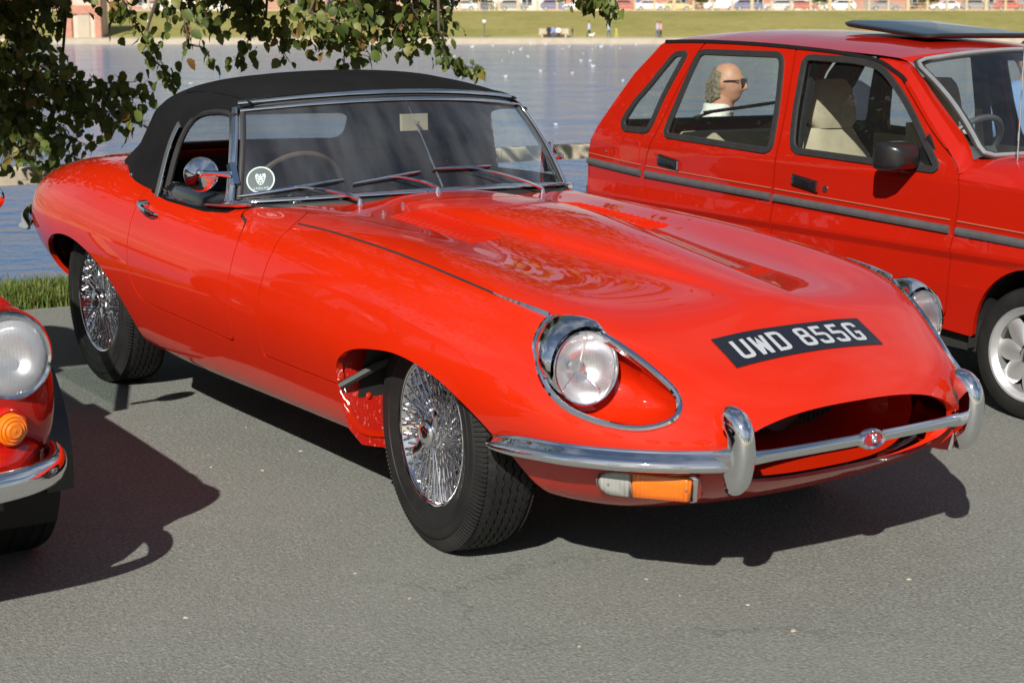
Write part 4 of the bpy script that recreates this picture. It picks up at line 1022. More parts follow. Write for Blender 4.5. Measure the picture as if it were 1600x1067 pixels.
    add('sticker_cat_face', m, 'white_print', st, smooth=False)
    m = MB()
    for s in (-1, 1):
        m.add([Q(s*a, b, .0018) for a, b in ((.0045,.008),(.0145,.0135),(.0135,.0085),(.006,.0055))], [(0,1,2,3)]); m.add([Q(s*a, b, .0018) for a, b in ((.003,.022),(.006,.022),(.009,.0165),(.004,.0135))], [(0,1,2,3)])
        m.add([Q(s*a, b, .0018) for a, b in ((.012,.004),(.0165,.005),(.012,-.004),(.008,-.006))], [(0,1,2,3)])
        m.add([Q(s*a, b, .0018) for a, b in ((.0015,-.012),(.008,-.0095),(.007,-.015),(.0015,-.0185))], [(0,1,2,3)])
    m.add([Q(a, b, .0018) for a, b in ((-.0055,-.002),(.0055,-.002),(.002,-.0075),(-.002,-.0075))], [(0,1,2,3)])
    o = add('sticker_cat_marking', m, 'plate_black', st, smooth=False); o['kind'] = 'stuff'
build_windscreen()
# ---- fabric roof
def hood_net():
    P = np.array(HOOD_ST); return np.concatenate([P, (P*MIR)[:, ::-1][:, 1:]], 1)
class OpenSpline(Spline2):
    """front edge left open, rear end closed by mirroring"""
    def __init__(s, net, iters=2):
        s.nu, s.nv = net.shape[:2]; C = net.copy(); Wu = bspl_weights(s.nu+2, np.arange(s.nu, dtype=float)); Wv = bspl_weights(s.nv+2, np.arange(s.nv, dtype=float))
        def pad(C):
            C = np.concatenate([(2*C[0]-C[1])[None], C, (C[-2]*MIR)[None]], 0); return np.concatenate([(2*C[:, :1]-C[:, 1:2]), C, (2*C[:, -1:]-C[:, -2:-1])], 1)
        for _ in range(iters):
            C = C+(net-np.einsum('ai,ijc,bj->abc', Wu, pad(C), Wv))*.9; C[-1,:,1] = 0
        s.C = pad(C)
def build_hood():
    H = OpenSpline(hood_net()); tu = even_params(H, 150); tv = even_params(H, 190, False); P = H.grid(tu, tv); N = -H.grid_n(tu, tv); N[-1] = N[-2]
    if N[20, 95, 2] < 0: N = -N
    # soft folds and the lift over the roof bows
    x, y, z = P[...,0], P[...,1], P[...,2]; sg = lambda v, c: 1/(1+np.exp(-(v-c)/.012))
    d = .0035*np.exp(-((x+1.72)/.035)**2)**sg(z, 1.14)+.003*np.exp(-((x+2.06)/.05)**2)*sg(z, 1.10)-.0025*np.exp(-((x+1.90)/.06)**2)*sg(z, 1.12)
    d = d+.0035*np.sin(22*x+9*z+3*np.sin(5*x))*np.exp(-((z-1.07)/.09)**2)*sg(np.abs(y), .48)*np.clip((-1.55-x)/.3, 0, 1)+.004*np.sin(30*(x*.7+z*.8))*np.exp(-((x+2.25)/.2)**2)*sg(-z, -1.04)
    P = P+N*d[..., None]; x, y, z = P[...,0], P[...,1], P[...,2]
    WIN = round_poly([(-1.20,.60),(-1.20,.86),(-1.375,1.098),(-1.50,1.112),(-1.63,1.104),(-1.715,1.062),(-1.752,.95),(-1.765,.79),(-1.768,.60)], [.01,.01,.03,.05,.05,.06,.1,.05,.01])
    f_win = np.where(np.abs(y) > .50, poly_sdf(x, z, WIN), .2)
    # rear window of clear plastic
    RW = round_poly([(-.43,.915),(.43,.915),(.40,1.04),(-.40,1.04)], .05); f_rw = np.where(x < -2.2, poly_sdf(y, z, RW), .2)
    # keep above the belt
    f = np.maximum.reduce([-f_win, -f_rw, .80-z-.0*x])
    hood = panel_obj('fabric_roof', cut_panel(P, N, f, .012), 'hood_cloth', JAG)
    panel_obj('roof_lining', cut_panel(P-N*.014, -N, np.maximum.reduce([-f_win, -f_rw, .86-z]), 0), 'dark_interior', hood)
    panel_obj('rear_window', cut_panel(P-N*.006, N, f_rw-.006, 0), 'hood_window', hood)
    for s in (-1, 1):
        # bright drip channel and rubber seals round the side opening
        pth = [(-1.766,.714,.795),(-1.760,.692,.88),(-1.756,.676,.94),(-1.745,.658,1.0),(-1.722,.640,1.05),(-1.685,.622,1.085),(-1.60,.612,1.104),(-1.50,.608,1.110),(-1.42,.602,1.102)]
        p = cr_spline(np.array([(a, b*s, c) for a, b, c in pth]), 5)
        m = MB(); m.sweep(p[:21]+np.array([-.022,.016*s,0]), [(-.015,-.003),(.015,-.003),(.015,.003),(-.015,.003)], [(0,s,.25)]*21); add('drip_channel', m, 'grey_trim', hood)
        m = MB(); m.sweep(p[:20]+np.array([-.004,.018*s,0]), [(-.003,-.003),(.003,-.003),(.003,.003),(-.003,.003)], [(0,s,.25)]*20); add('channel_edge', m, 'chrome', hood)
        m = MB(); m.tube(p+np.array([.006,-.004*s,-.006]), .011, 8, up=(0,s,.1)); add('window_seal', m, 'black_rubber', hood)
        # seam welt above the opening
        q = cr_spline(np.array([(a, b*s, c) for a, b, c in [(-1.40,.545,1.140),(-1.52,.551,1.158),(-1.74,.552,1.163),(-1.92,.548,1.152)]]), 6); m = MB(); m.tube(q, .0035, 6, up=(0,0,1)); add('welt', m, 'hood_cloth', hood)
        for (a, b, c) in ((-2.30,.640,.868),(-2.45,.55,.885),(-2.10,.693,.842)):
            m = MB(); m.sphere((a, b*s, c), .008, 10, 6); add('stud', m, 'chrome', hood)
        # quarter frame of the door glass and the lowered pane's top edge
        fr = [ws(s, t)+np.array([-.040,.012*s,-.006]) for t in np.linspace(0, .97, 8)]; m = MB(); m.sweep(fr, [(math.cos(a)*.005, math.sin(a)*.0045) for a in np.linspace(0, 2*math.pi, 7)[:-1]], (0,s,.2)); add('glass_channel', m, 'chrome', hood)
build_hood()
# strip along each door top, coloured black for the dark leaves it reflects
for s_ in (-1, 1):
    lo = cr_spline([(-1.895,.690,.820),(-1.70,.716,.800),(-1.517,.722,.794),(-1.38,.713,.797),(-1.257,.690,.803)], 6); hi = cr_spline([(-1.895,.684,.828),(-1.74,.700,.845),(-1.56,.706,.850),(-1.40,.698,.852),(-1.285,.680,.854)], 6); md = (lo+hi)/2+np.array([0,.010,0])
    f_ = lambda q: [(a, b*s_, c) for a, b, c in q]; m = MB(); m.loft([f_(lo), f_(md), f_(hi), f_(hi+np.array([0,-.02,.004])), f_(hi+np.array([0,-.03,-.03]))], False); add('dark_reflection_strip', m, 'black_gloss', JAG)
# ---- interior
def build_interior():
    m = MB(); rng_ = np.linspace(-.66, .66, 25)
    m.loft([[(-1.10, y, .60) for y in rng_], [(-1.16, y, .70) for y in rng_], [(-1.20, y, .775) for y in rng_], [(-1.17, y, .805+.012*(1-(y/.66)**2)) for y in rng_], [(-1.04-.2*(abs(y)/.66)**2, y, .820+.014*(1-(y/.66)**2)) for y in rng_], [(-.98-.2*(abs(y)/.66)**2, y, .80) for y in rng_]], False); dash = add('dashboard', m, 'black_leather', JAG)
    m = MB()
    for y, r in ((-.24,.045),(-.46,.045),(.0,.03),(-.10,.028),(.10,.028)): m.lathe([(0,-.0),(r,0),(r,.012),(r*.9,.012),(r*.88,.004),(0,.004)], 20, (-1.20,y,.735), 'X')
    m.v = [(-1.202-(x+1.20), y, z) for x, y, z in m.v]; add('gauge', m, 'chrome', dash)
    # wheel
    c = np.array([-1.46,-.36,.795]); ax = np.array([-.90,0,.42]); ax /= np.linalg.norm(ax); u = np.cross((0,1,0), ax); u /= np.linalg.norm(u); v = np.array([0,1.0,0])
    m = MB(); m.tube([c+(u*math.sin(a)+v*math.cos(a))*.19 for a in np.linspace(0, 2*math.pi, 49)[:-1]], .0095, 8, up=np.array([ax]*48), loop=True); st = add('steering_wheel', m, 'wood_wheel', JAG)
    m = MB()
    for a in (-math.pi/2, math.pi*.1, math.pi*.9): d = u*math.sin(a)+v*math.cos(a); m.sweep([c-ax*.03+d*.03, c-ax*.01+d*.185], [(-.012,-.002),(.012,-.002),(.012,.002),(-.012,.002)], ax)
    m.tube([c-ax*.02, c-ax*.30], .022, 10); m.lathe([(0,-.012),(.045,-.010),(.05,0),(.045,.006),(0,.006)], 16, tuple(c-ax*.03), 'X'); add('wheel_spoke', m, 'steel_spoke', st)
    for s in (-1, 1):
        seat = MB(); y0 = .34*s
        seat.loft([[(-1.72+dx*.22, y0+dy*.235, z) for dx, dy in ((-1,-1),(1,-1),(1,1),(-1,1))] for z in (.30,.40,.44)], cap1=True)
        so = add('seat', seat, 'black_leather', JAG)
        back = MB(); rr = []
        for t in np.linspace(0, 1, 9):
            w = .22*(1-.22*t**3); x = -1.92-.20*t; z = .42+.46*t; th = .06*(1-.4*t)
            rr.append([(x+th*math.cos(a), y0+w*math.copysign(abs(math.sin(a))**.5, math.sin(a)), z+.02*math.cos(a)) for a in np.linspace(0, 2*math.pi, 17)[:-1]])
        back.loft(rr, cap0=True, cap1=True); add('backrest', back, 'black_leather', so)
        m = MB(); m.box((-1.55, s*.685, .56), (.80,.02,.44)); m.box((-1.50, s*.665,.60),(.35,.04,.05)); add('door_lining', m, 'black_leather', JAG)
    m = MB(); m.box((-2.28,0,.62), (.02,1.2,.44)); m.box((-2.40,0,.80), (.30,1.1,.02)); m.box((-1.5,0,.40), (.9,.16,.22)); add('rear_bulkhead', m, 'carpet_black', JAG)
build_interior()
# ---- door mirrors: round, on a bracket
def mirror(sgn):
    c = np.array([-1.350,-.758,.915]) if sgn < 0 else np.array([-1.425,.735,.915]); ax = np.array([.80,-.50,.16]) if sgn < 0 else np.array([.55,.75,.05]); ax /= np.linalg.norm(ax)
    u = np.cross(ax, (0,0,1)); u /= np.linalg.norm(u); w = np.cross(u, ax)
    ring = lambda r, h, n=32: [c+ax*h+(u*math.cos(a)+w*math.sin(a))*r for a in np.linspace(0, 2*math.pi, n+1)[:-1]]
    m = MB(); m.loft([ring(.055,-.012), ring(.058,-.009), ring(.058,-.002), ring(.054,.003), ring(.040,.011), ring(.022,.020), ring(.013,.024), ring(.012,.032), ring(.001,.033)]); mm = add('door_mirror', m, 'chrome', JAG)
    m = MB(); m.loft([ring(.048,-.010), ring(.001,-.009)]); add('mirror_glass', m, 'mirror_silver', mm)
    end = np.array([-1.300,-.668,.915]) if sgn < 0 else np.array([-1.36,.66,.905])
    m = MB(); m.sphere(c+ax*.034, .014, 12, 8); m.tube(cr_spline([c+ax*.034, c*.5+end*.5+ax*.022, end], 4), [.012,.010,.009,.009,.0095,.011,.013,.015,.017], 8); m.box(end+np.array([.004,0,0]), (.026,.022,.075), rotm('Y', -.45)); add('mirror_bracket', m, 'chrome', mm)
for s in (-1, 1): mirror(s)
# ---- rear bumper and lamps
def rear_end():
    for s in (-1, 1):
        pts = cr_spline([(-2.96,-.790,.553),(-3.10,-.752,.562),(-3.25,-.672,.572),(-3.385,-.54,.580),(-3.48,-.40,.585),(-3.54,-.25,.587)], 6); P = [(x, y*-s, z) for x, y, z in pts]
        n = len(P); m = MB(); pr = [(.010,.033),(-.014,.036),(-.022,.028),(-.020,.0),(-.034,-.014),(-.034,-.028),(-.020,-.036),(.010,-.033)]
        pr = [(a*s, b) for a, b in pr]
        pr = [(a*-1, b) for a, b in pr] if s > 0 else [(-a, b) for a, b in pr]
        m.sweep(P, pr, (0,0,1), [(min(1, .3+i/7), min(1, .25+i/8)) for i in range(n)]); add('rear_bumper', m, 'chrome', JAG, angle=60)
        m = MB(); m.sphere((-3.36,.50*s,.50), (.05,.10,.035), 14, 8); add('tail_lamp', m, 'red_lens', JAG)
        m = MB(); m.sweep(cr_spline([(-3.47,.22*s,.69),(-3.55,.22*s,.66),(-3.60,.22*s,.58),(-3.56,.22*s,.48)], 4), [(math.cos(a)*.028, math.sin(a)*.014) for a in np.linspace(0, 2*math.pi, 11)[:-1]], (-1,0,0)); add('overrider', m, 'chrome', JAG)
rear_end()
# ---------------------------------------------------------------- red hatchback parked beyond
HX = thing('hatchback_car', 'boxy red five-door hatchback with grey rubbing strip and tilted glass sunroof', 'car', (-1.2, 2.69, 0))
HYC = 2.69
def hy(x, z):
    x = np.asarray(x, float); z = np.asarray(z, float)
    up = np.maximum(0, z-.84); lo = np.maximum(0, .46-z)
    sh = .010*np.exp(-((z-.575)/.018)**2)
    return 1.93+.28*up**2/(up+.05)+.10*lo+.035*np.abs((x+1.0)/1.8)**5+sh*0-.012*np.clip((z-.56)/.03, 0, 1)*np.clip((.66-z)/.06, 0, 1)
def build_hatch():
    xs = np.linspace(-2.84, .72, 330); zs = np.linspace(.20, 1.38, 170); X, Z = np.meshgrid(xs, zs, indexing='ij'); Y = hy(X, Z)
    P = np.stack([X, Y, Z], -1); e = 1e-3
    gx = (hy(X+e, Z)-hy(X-e, Z))/(2*e); gz = (hy(X, Z+e)-hy(X, Z-e))/(2*e); N = np.stack([gx, -np.ones_like(gx), gz], -1); N /= np.linalg.norm(N, axis=-1, keepdims=True)
    PL = P.copy(); PL[...,1] = 2*HYC-P[...,1]; NL = N.copy(); NL[...,1] *= -1
    top = [(-2.330,1.333),(-2.07,1.336),(-1.73,1.334),(-1.45,1.325),(-1.19,1.311),(-.987,1.287),(-.89,1.251),(-.811,1.214),(-.66,1.085),(-.475,.925),(-.44,.868),(-.10,.855),(.25,.82),(.55,.75),(.68,.68),(.70,.50),(.68,.30),(.60,.24)]
    arch = lambda cx: [(cx+.262*math.cos(a), .25+.012+.305*math.sin(a)) for a in np.linspace(-.05, math.pi+.05, 25)]
    low = [(.22,.24)]+[(-.52,.285),(-1.0,.285),(-2.1,.285)]+[(-2.72,.30)]
    rear = [(-2.755,.36),(-2.768,.55),(-2.777,.746),(-2.762,.841),(-2.714,.922),(-2.615,1.051),(-2.518,1.177),(-2.41,1.274),(-2.37,1.315)]
    OUT = np.array(top+low+rear)
    fo = poly_sdf(X, Z, OUT); fa = np.minimum(poly_sdf(X, Z, np.array(arch(-.080))), poly_sdf(X, Z, np.array(arch(-2.50))))
    QW = round_poly([(-2.155,1.292),(-2.238,1.288),(-2.335,1.182),(-2.470,1.042),(-2.530,.940),(-2.500,.908),(-2.312,.906),(-2.285,.955),(-2.222,1.145)], [.02,.03,.05,.05,.04,.03,.03,.03,.1])
    RW = round_poly([(-2.080,1.302),(-1.527,1.303),(-1.480,1.10),(-1.458,.884),(-2.192,.903),(-2.180,.97),(-2.125,1.18)], [.04,.05,.1,.05,.03,.05,.1])
    FW = round_poly([(-1.412,1.296),(-1.10,1.300),(-.955,1.278),(-.78,1.145),(-.535,.885),(-1.355,.896),(-1.392,1.05)], [.04,.06,.09,.1,.04,.05,.1])
    RD = round_poly([(-2.042,1.345),(-2.098,1.281),(-2.170,1.118),(-2.238,.939),(-2.290,.832),(-2.318,.72),(-2.27,.60),(-2.16,.47),(-2.13,.33),(-1.442,.325),(-1.437,.60),(-1.440,.72),(-1.432,.993),(-1.470,1.345)], [.01,.03,.1,.1,.05,.05,.05,.05,.03,.03,.1,.1,.1,.01])
    FD = round_poly([(-1.468,1.345),(-1.428,.993),(-1.436,.72),(-1.433,.60),(-1.438,.325),(-.475,.325),(-.462,.42),(-.455,.57),(-.444,.70),(-.432,.82),(-.470,.925),(-.613,1.02),(-.80,1.185),(-.925,1.30),(-1.0,1.345)], [.01,.1,.1,.1,.03,.03,.1,.1,.1,.05,.05,.1,.1,.06,.01])
    fq, fr, ff, frd, ffd = [poly_sdf(X, Z, np.array(p)) for p in (QW, RW, FW, RD, FD)]
    g = .003
    mxx = lambda *a: np.maximum.reduce(a)
    body_side = mxx(fo, -fa, -fq, -(frd-g), -(ffd-g))
    fuel = round_poly([(-2.512,.866),(-2.350,.866),(-2.358,.748),(-2.520,.752)], .02)
    for (PP, NN, s) in ((P, N, 1), (PL, NL, -1)):
        ysd = (lambda x, z: float(hy(x, z))) if s > 0 else (lambda x, z: 2*HYC-float(hy(x, z)))
        side = panel_obj('body_side', cut_panel(PP, NN, body_side, .02), 'red_paint_hatch', HX)
        fdo = panel_obj('front_door', cut_panel(PP, NN, mxx(fo, ffd+g, -ff), .02), 'red_paint_hatch', HX)
        rdo = panel_obj('rear_door', cut_panel(PP, NN, mxx(fo, frd+g, -fr), .02), 'red_paint_hatch', HX)
        ins = np.array([0,.012*s,0])
        inn = np.array([0,.034*s,0]); panel_obj('inner_trim', cut_panel(PP+inn, -NN, mxx(fo+.02, -(fq-.004), -(fr-.004), -(ff-.004), .70-Z), 0), 'dark_interior', HX)
        for nm, poly, par, fk in (('quarter_window', QW, side, fq), ('door_window', RW, rdo, fr), ('door_window', FW, fdo, ff)):
            panel_obj(nm, cut_panel(PP+ins, NN, fk+.004, 0), 'window_glass', par)
            q = np.array(poly); c = q.mean(0); inner = np.array([(p[0], ysd(p[0], p[1])-.003*s, p[1]) for p in c+(q-c)*(1-.012/np.linalg.norm(q-c, axis=1))[:, None]])
            keep = [0]
            for k in range(1, len(inner)):
                if np.linalg.norm(inner[k]-inner[keep[-1]]) > .008: keep.append(k)
            inner = inner[keep]
            m = MB(); m.sweep(inner, [(-.015,-.005),(.015,-.005),(.012,.005),(-.012,.005)], np.array([[0,-s,.15]]*len(inner)), loop=True); add('window_seal', m, 'black_rubber', par)
        def strip(name, pts, prof, mt, par):
            pts = [np.array([x, ysd(x, z)-.002*s, z]) for x, z in pts]; m = MB(); m.sweep(pts, prof, (0,-s,0)); return add(name, m, mt, par)
        pr = [(-.016,-.003),(-.014,.008),(-.005,.012),(.005,.012),(.014,.008),(.016,-.003)]
        zs_ = lambda x: np.interp(x, [-2.772,-2.334,-1.467,-.46,.66], [.742,.720,.698,.671,.636])
        L_ = lambda a, b, dz=0: [(x, zs_(x)+dz) for x in np.linspace(a, b, 12)]
        for a, b, par in ((-2.775,-2.335,side),(-2.300,-1.450,rdo),(-1.428,-.470,fdo),(-.435,.66,side)):
            strip('rubbing_strip', L_(a, b), pr, 'grey_trim', par)
            strip('pinstripe', L_(a, b, .038), [(-.0022,-.001),(-.0022,.0026),(.0022,.0026),(.0022,-.001)], 'faded_stripe', par)
        # recessed black handles
        for x0, par in ((-2.135, rdo), (-1.25, fdo)):
            z0 = .788-.012*((x0+2.1)/.9); y0 = ysd(x0, z0); m = MB(); m.loft([[(x0+a*.078*k, y0+dy*s, z0+b*.024*k-.022*a*.4*0-a*.010) for a, b in round_poly([(-1,-1),(1,-1),(1,1),(-1,1)], .28)] for k, dy in ((1.0,.004),(1.0,-.006),(.95,-.010),(.7,-.012))], cap1=True); hd = add('door_handle', m, 'black_gloss', par)
            m = MB(); m.box((x0+.076, y0-.007*s, z0-.010), (.010,.014,.040)); add('handle_end', m, 'steel_spoke', hd)
        m = MB(); m.lathe([(0,-.004),(.014,-.004),(.014,.006),(0,.006)], 14, (-1.132, ysd(-1.132,.763), .763), 'Y'); add('door_lock', m, 'steel_tube', fdo)
        if s > 0:
            q = [(p[0], ysd(p[0], p[1])-.0008, p[1]) for p in fuel]; m = MB(); m.tube(q, .0025, 4, up=np.array([[0,-1,0]]*len(q)), loop=True); add('fuel_flap_edge', m, 'red_paint_hatch', side)
            m = MB(); m.lathe([(.0,-.003),(.006,-.004),(.007,0)], 10, (-2.62, ysd(-2.62,.80), .80), 'Y'); add('clip', m, 'grey_trim', side)
        # drip rail
        dr = [(-2.335,1.330),(-2.07,1.338),(-1.73,1.336),(-1.45,1.327),(-1.19,1.313),(-.987,1.289),(-.90,1.258),(-.84,1.232),(-.815,1.214)]; p = cr_spline(np.array([(x, ysd(x, z)+.004*s, z) for x, z in dr]), 4)
        m = MB(); m.sweep(p, [(-.007,-.006),(.007,-.006),(.007,.010),(-.007,.010)], (0,-s,.3)); add('drip_rail', m, 'black_trim', HX)
        # windscreen pillar
        po = cr_spline(np.array([(x, ysd(x, z), z) for x, z in [(-1.0,1.288),(-.90,1.254),(-.811,1.214),(-.66,1.085),(-.475,.925),(-.455,.885)]]), 5)
        pi_ = cr_spline(np.array([(x, y if s > 0 else 2*HYC-y, z) for x, y, z in [(-1.0,2.072,1.304),(-.92,2.078,1.302),(-.845,2.092,1.275),(-.70,2.070,1.16),(-.50,2.035,1.00),(-.432,2.00,.905)]]), 5)
        mid = (po+pi_)/2+np.array([.012,-.010*s,.012])*np.clip(np.linspace(0, 3, len(po)), 0, 1)[:, None]*np.clip(np.linspace(4, 0, len(po)), 0, 1)[:, None]; m = MB(); m.loft([po, mid, pi_], False); add('windscreen_pillar', m, 'red_paint_hatch', HX)
        # wing tops
    # roof
    S = np.linspace(-1, 1, 61); Tt = np.linspace(0, 1, 50); rows = []
    for t in Tt:
        row = []
        for sx in S:
            xr = -2.345-.055*(1-sx*sx); xf = -.885+.085*(1-sx*sx); x = xr+(xf-xr)*t
            ze = np.interp(x, [-2.40,-2.33,-2.07,-1.73,-1.45,-1.19,-.987,-.80,-.70], [1.315,1.333,1.340,1.338,1.331,1.322,1.312,1.298,1.29])
            y = HYC+sx*(HYC-float(hy(x, min(ze, 1.335)))-.004); z = ze+.062*(1-abs(sx)**2.4)*(1-.30*abs(2*t-1)**3)
            row.append((x, y, z))
        rows.append(row)
    rows_roof = rows; m = MB(); m.grid(np.array(rows)); roof = add('roof', m, 'red_paint_hatch', HX, angle=180)
    # tilted sunroof
    A = [np.array(p) for p in ((-1.57,2.42,1.432),(-1.02,2.37,1.385),(-.94,3.03,1.392),(-1.57,3.00,1.444))]
    q = round_poly([(0,0),(1,0),(1,1),(0,1)], .10, 4); lift = lambda u, v, h: A[0]*(1-u)*(1-v)+A[1]*u*(1-v)+A[2]*u*v+A[3]*(1-u)*v+np.array([0,0,h+.018*(1-(2*v-1)**2)])
    c = np.array([.5,.5]); ring = lambda k, h: [lift(*(c+(p-c)*k), h) for p in q]
    m = MB(); m.loft([ring(.97,-.012), ring(1.0,-.004), ring(1.0,.004), ring(.955,.007)], cap0=True); sr = add('sunroof', m, 'black_trim', HX)
    m = MB(); m.loft([ring(.955,.0065), ring(.6,.0075), ring(.01,.008)]); add('sunroof_glass', m, 'sunroof_glass', sr)
    m = MB(); m.grid([[(x, y, np.interp(x,[-1.6,-1.0],[1.412,1.402])) for y in np.linspace(2.45,2.93,7)] for x in np.linspace(-1.58,-1.10,5)]); add('sunroof_opening', m, 'black_trim', sr)
    # windscreen
    wt = lambda sx: np.array([-.850+.080*(1-sx*sx), HYC+sx*.590, 1.290+.050*(1-sx**2)]); wb = lambda sx: np.array([-.415+.09*(1-sx*sx), HYC+sx*.660, .950+.012*(1-sx*sx)])
    W_ = lambda sx, t: wb(sx)*(1-t)+wt(sx)*t+np.array([.02,0,.02])*math.sin(math.pi*t)
    rect = round_poly([(-1,0),(1,0),(1,1),(-1,1)], .16, 6)
    G = np.array([[W_(a, t) for t in np.linspace(.0, 1, 13)] for a in np.linspace(-1, 1, 41)]); m = MB(); m.grid(G); wsn = add('windscreen', m, 'window_glass', HX, angle=180)
    rect = []
    for a, t in [( -1, .5)]: pass
    loop = [W_(a, 0) for a in np.linspace(-.93, .93, 31)]+[W_(.985,.03), W_(1,.09)]+[W_(1, t) for t in np.linspace(.15, .85, 12)]+[W_(1,.92), W_(.98,.98)]+[W_(a, 1) for a in np.linspace(.92, -.92, 31)]+[W_(-.98,.98), W_(-1,.92)]+[W_(-1, t) for t in np.linspace(.85, .15, 12)]+[W_(-1,.09), W_(-.985,.03)]
    m = MB(); e_ = [[rows_roof[-1][k], W_(S[k], 1)*.6+np.array(rows_roof[-1][k])*.4+np.array([0,0,-.004]), W_(S[k], 1)-np.array([0,0,.006])] for k in range(len(S))]; m.grid(np.array(e_)); add('windscreen_header', m, 'red_paint_hatch', HX, angle=180)
    nf = np.array([.62,0,.78]); U = [nf]*len(loop)
    m = MB(); m.sweep(np.array(loop)+nf*.004, [(-.009,-.004),(.009,-.004),(.007,.006),(-.007,.006)], U, loop=True); add('bright_trim', m, 'alloy', wsn)
    lp = np.array(loop); cc = lp.mean(0); m = MB(); m.sweep(lp+(cc-lp)*.022+nf*.002, [(-.012,-.004),(.012,-.004),(.012,.003),(-.012,.003)], U, loop=True); add('windscreen_seal', m, 'black_rubber', wsn)
    m = MB(); m.sweep(lp-(cc-lp)*.02, [(-.008,-.004),(.008,-.004),(.008,.003),(-.008,.003)], U, loop=True); add('outer_seal', m, 'black_rubber', wsn)
    # bonnet and scuttle
    rows = []
    for x in np.linspace(-.46, .70, 30):
        ze = np.interp(x, [-.46,-.10,.25,.55,.68,.70], [.868,.855,.82,.75,.68,.60]); zc = np.interp(x, [-.46,-.25,-.10,.25,.55,.66,.70], [.957,.953,.915,.87,.80,.72,.60]); yy = float(hy(x, ze)); row = []
        for sx in np.linspace(-1, 1, 41): row.append((x+.03*(1-sx*sx)*(x > .5), HYC+sx*(HYC-yy), ze+(zc-ze)*(1-abs(sx)**(5.0+5.0*max(0, min(1, (-x+.05)/.4))))))
        rows.append(row)
    m = MB(); m.grid(np.array(rows)); add('bonnet', m, 'red_paint_hatch', HX, angle=60)
    m = MB(); m.loft([[(.70+.03*(1-(sx)**2), HYC+sx*.735, z) for sx in np.linspace(-1, 1, 21)] for z in (.22,.40,.60)], False); add('front_panel', m, 'red_paint_hatch', HX)
    m = MB(); m.loft([[(.735+.03*(1-sx**2)+dx, HYC+sx*.75, z) for sx in np.linspace(-1, 1, 21)] for dx, z in ((-.04,.34),(0,.36),(0,.50),(-.04,.52))], False); add('front_bumper', m, 'grey_trim', HX)
    # tailgate with window, rear bumper
    def tg(sx, t): 
        z = .60+t*.728; x = np.interp(z, [.55,.746,.841,.922,1.051,1.177,1.274,1.333], [-2.775,-2.785,-2.770,-2.722,-2.623,-2.526,-2.418,-2.350])-.045*(1-sx*sx); return np.array([x, HYC+sx*(HYC-float(hy(-2.3, z))-.03), z])
    us = np.linspace(-1, 1, 61); ts = np.linspace(0, 1, 60); P = np.array([[tg(a, t) for t in ts] for a in us]); A_, T_ = np.meshgrid(us, ts, indexing='ij'); ft = poly_sdf(A_, T_, round_poly([(-.86,.445),(.86,.445),(.84,.95),(-.84,.95)], .08)); Nn = np.zeros_like(P); Nn[...,0] = -.85; Nn[...,2] = .5
    tgo = panel_obj('tailgate', cut_panel(P, Nn, -ft, .02), 'red_paint_hatch', HX); panel_obj('rear_window', cut_panel(P+np.array([.01,0,0]), Nn, ft+.005, 0), 'window_glass', tgo)
    q = np.array([tg(*p) for p in round_poly([(-.86,.445),(.86,.445),(.84,.95),(-.84,.95)], .08)]); m = MB(); m.sweep(q, [(-.018,-.006),(.018,-.006),(.018,.006),(-.018,.006)], np.array([[-.85,0,.5]]*len(q)), loop=True); add('window_seal', m, 'black_rubber', tgo)
    m = MB(); m.tube([tg(-.05,.46)+[-.03,0,0], tg(.10,.50)+[-.035,0,0], tg(.55,.54)+[-.03,0,.0]], [.009,.007,.004], 8); m.sweep([tg(.0,.50)+[-.022,0,0], tg(.75,.575)+[-.022,0,0]], [(-.004,-.012),(.004,-.012),(.004,.006),(-.004,.006)], (-.8,0,.5)); add('wiper', m, 'black_rubber', tgo)
    m = MB(); m.loft([[(-2.79-.03*(1-sx*sx)-dx, HYC+sx*.75, z) for sx in np.linspace(-1, 1, 21)] for dx, z in ((-.03,.32),(.02,.35),(.02,.50),(-.03,.54),(-.03,.62))], False); add('rear_bumper', m, 'grey_trim', HX)
    m = MB(); m.box((-1.0,HYC,.27), (3.3,1.40,.12)); m.box((-.08,HYC,.45), (.5,1.0,.4)); m.box((-2.50,HYC,.45), (.5,1.0,.4)); add('underbody', m, 'underbody', HX)
    for cx in (-.08, -2.50):
        for s in (1, -1):
            m = MB(); rr = []
            for a in np.linspace(-.1, math.pi+.1, 20): rr.append([(cx+.275*math.cos(a), HYC-s*dy, .26+.315*math.sin(a)) for dy in (.745,.45)])
            m.loft(rr, False); add('wheel_well', m, 'underbody', HX, recalc=False)
    # mirror
    def mirror(s):
        m = MB(); y0 = 1.955; c = np.array([-.70,1.865,.935]); rr = []
        for dx, k in ((-.045,.94),(-.03,1.0),(.02,.97),(.055,.80),(.075,.45)): rr.append([c+np.array([dx-.02*a*0, a*.088*k, b*.056*k]) for a, b in round_poly([(-1,-1),(1,-1),(1,1),(-1,1)], .42, 5)])
        m.loft(rr, cap0=True, cap1=True); m.sweep([(-.685,1.935,.905),(-.66,1.97,.895),(-.62,1.995,.895)], [(math.cos(a)*.030, math.sin(a)*.026) for a in np.linspace(0, 2*math.pi, 11)[:-1]], (0,0,1), [1,.95,1.1])
        m.prism([(-.72,.868),(-.545,.868),(-.520,.885),(-.60,.985),(-.63,1.02)], (0,1.955,0), (1,0,0), (0,0,1), (0,1,.27), .02)
        if s < 0: m.v = [(x, 2*HYC-y, z) for x, y, z in m.v]
        mo = add('door_mirror', m, 'black_trim', HX)
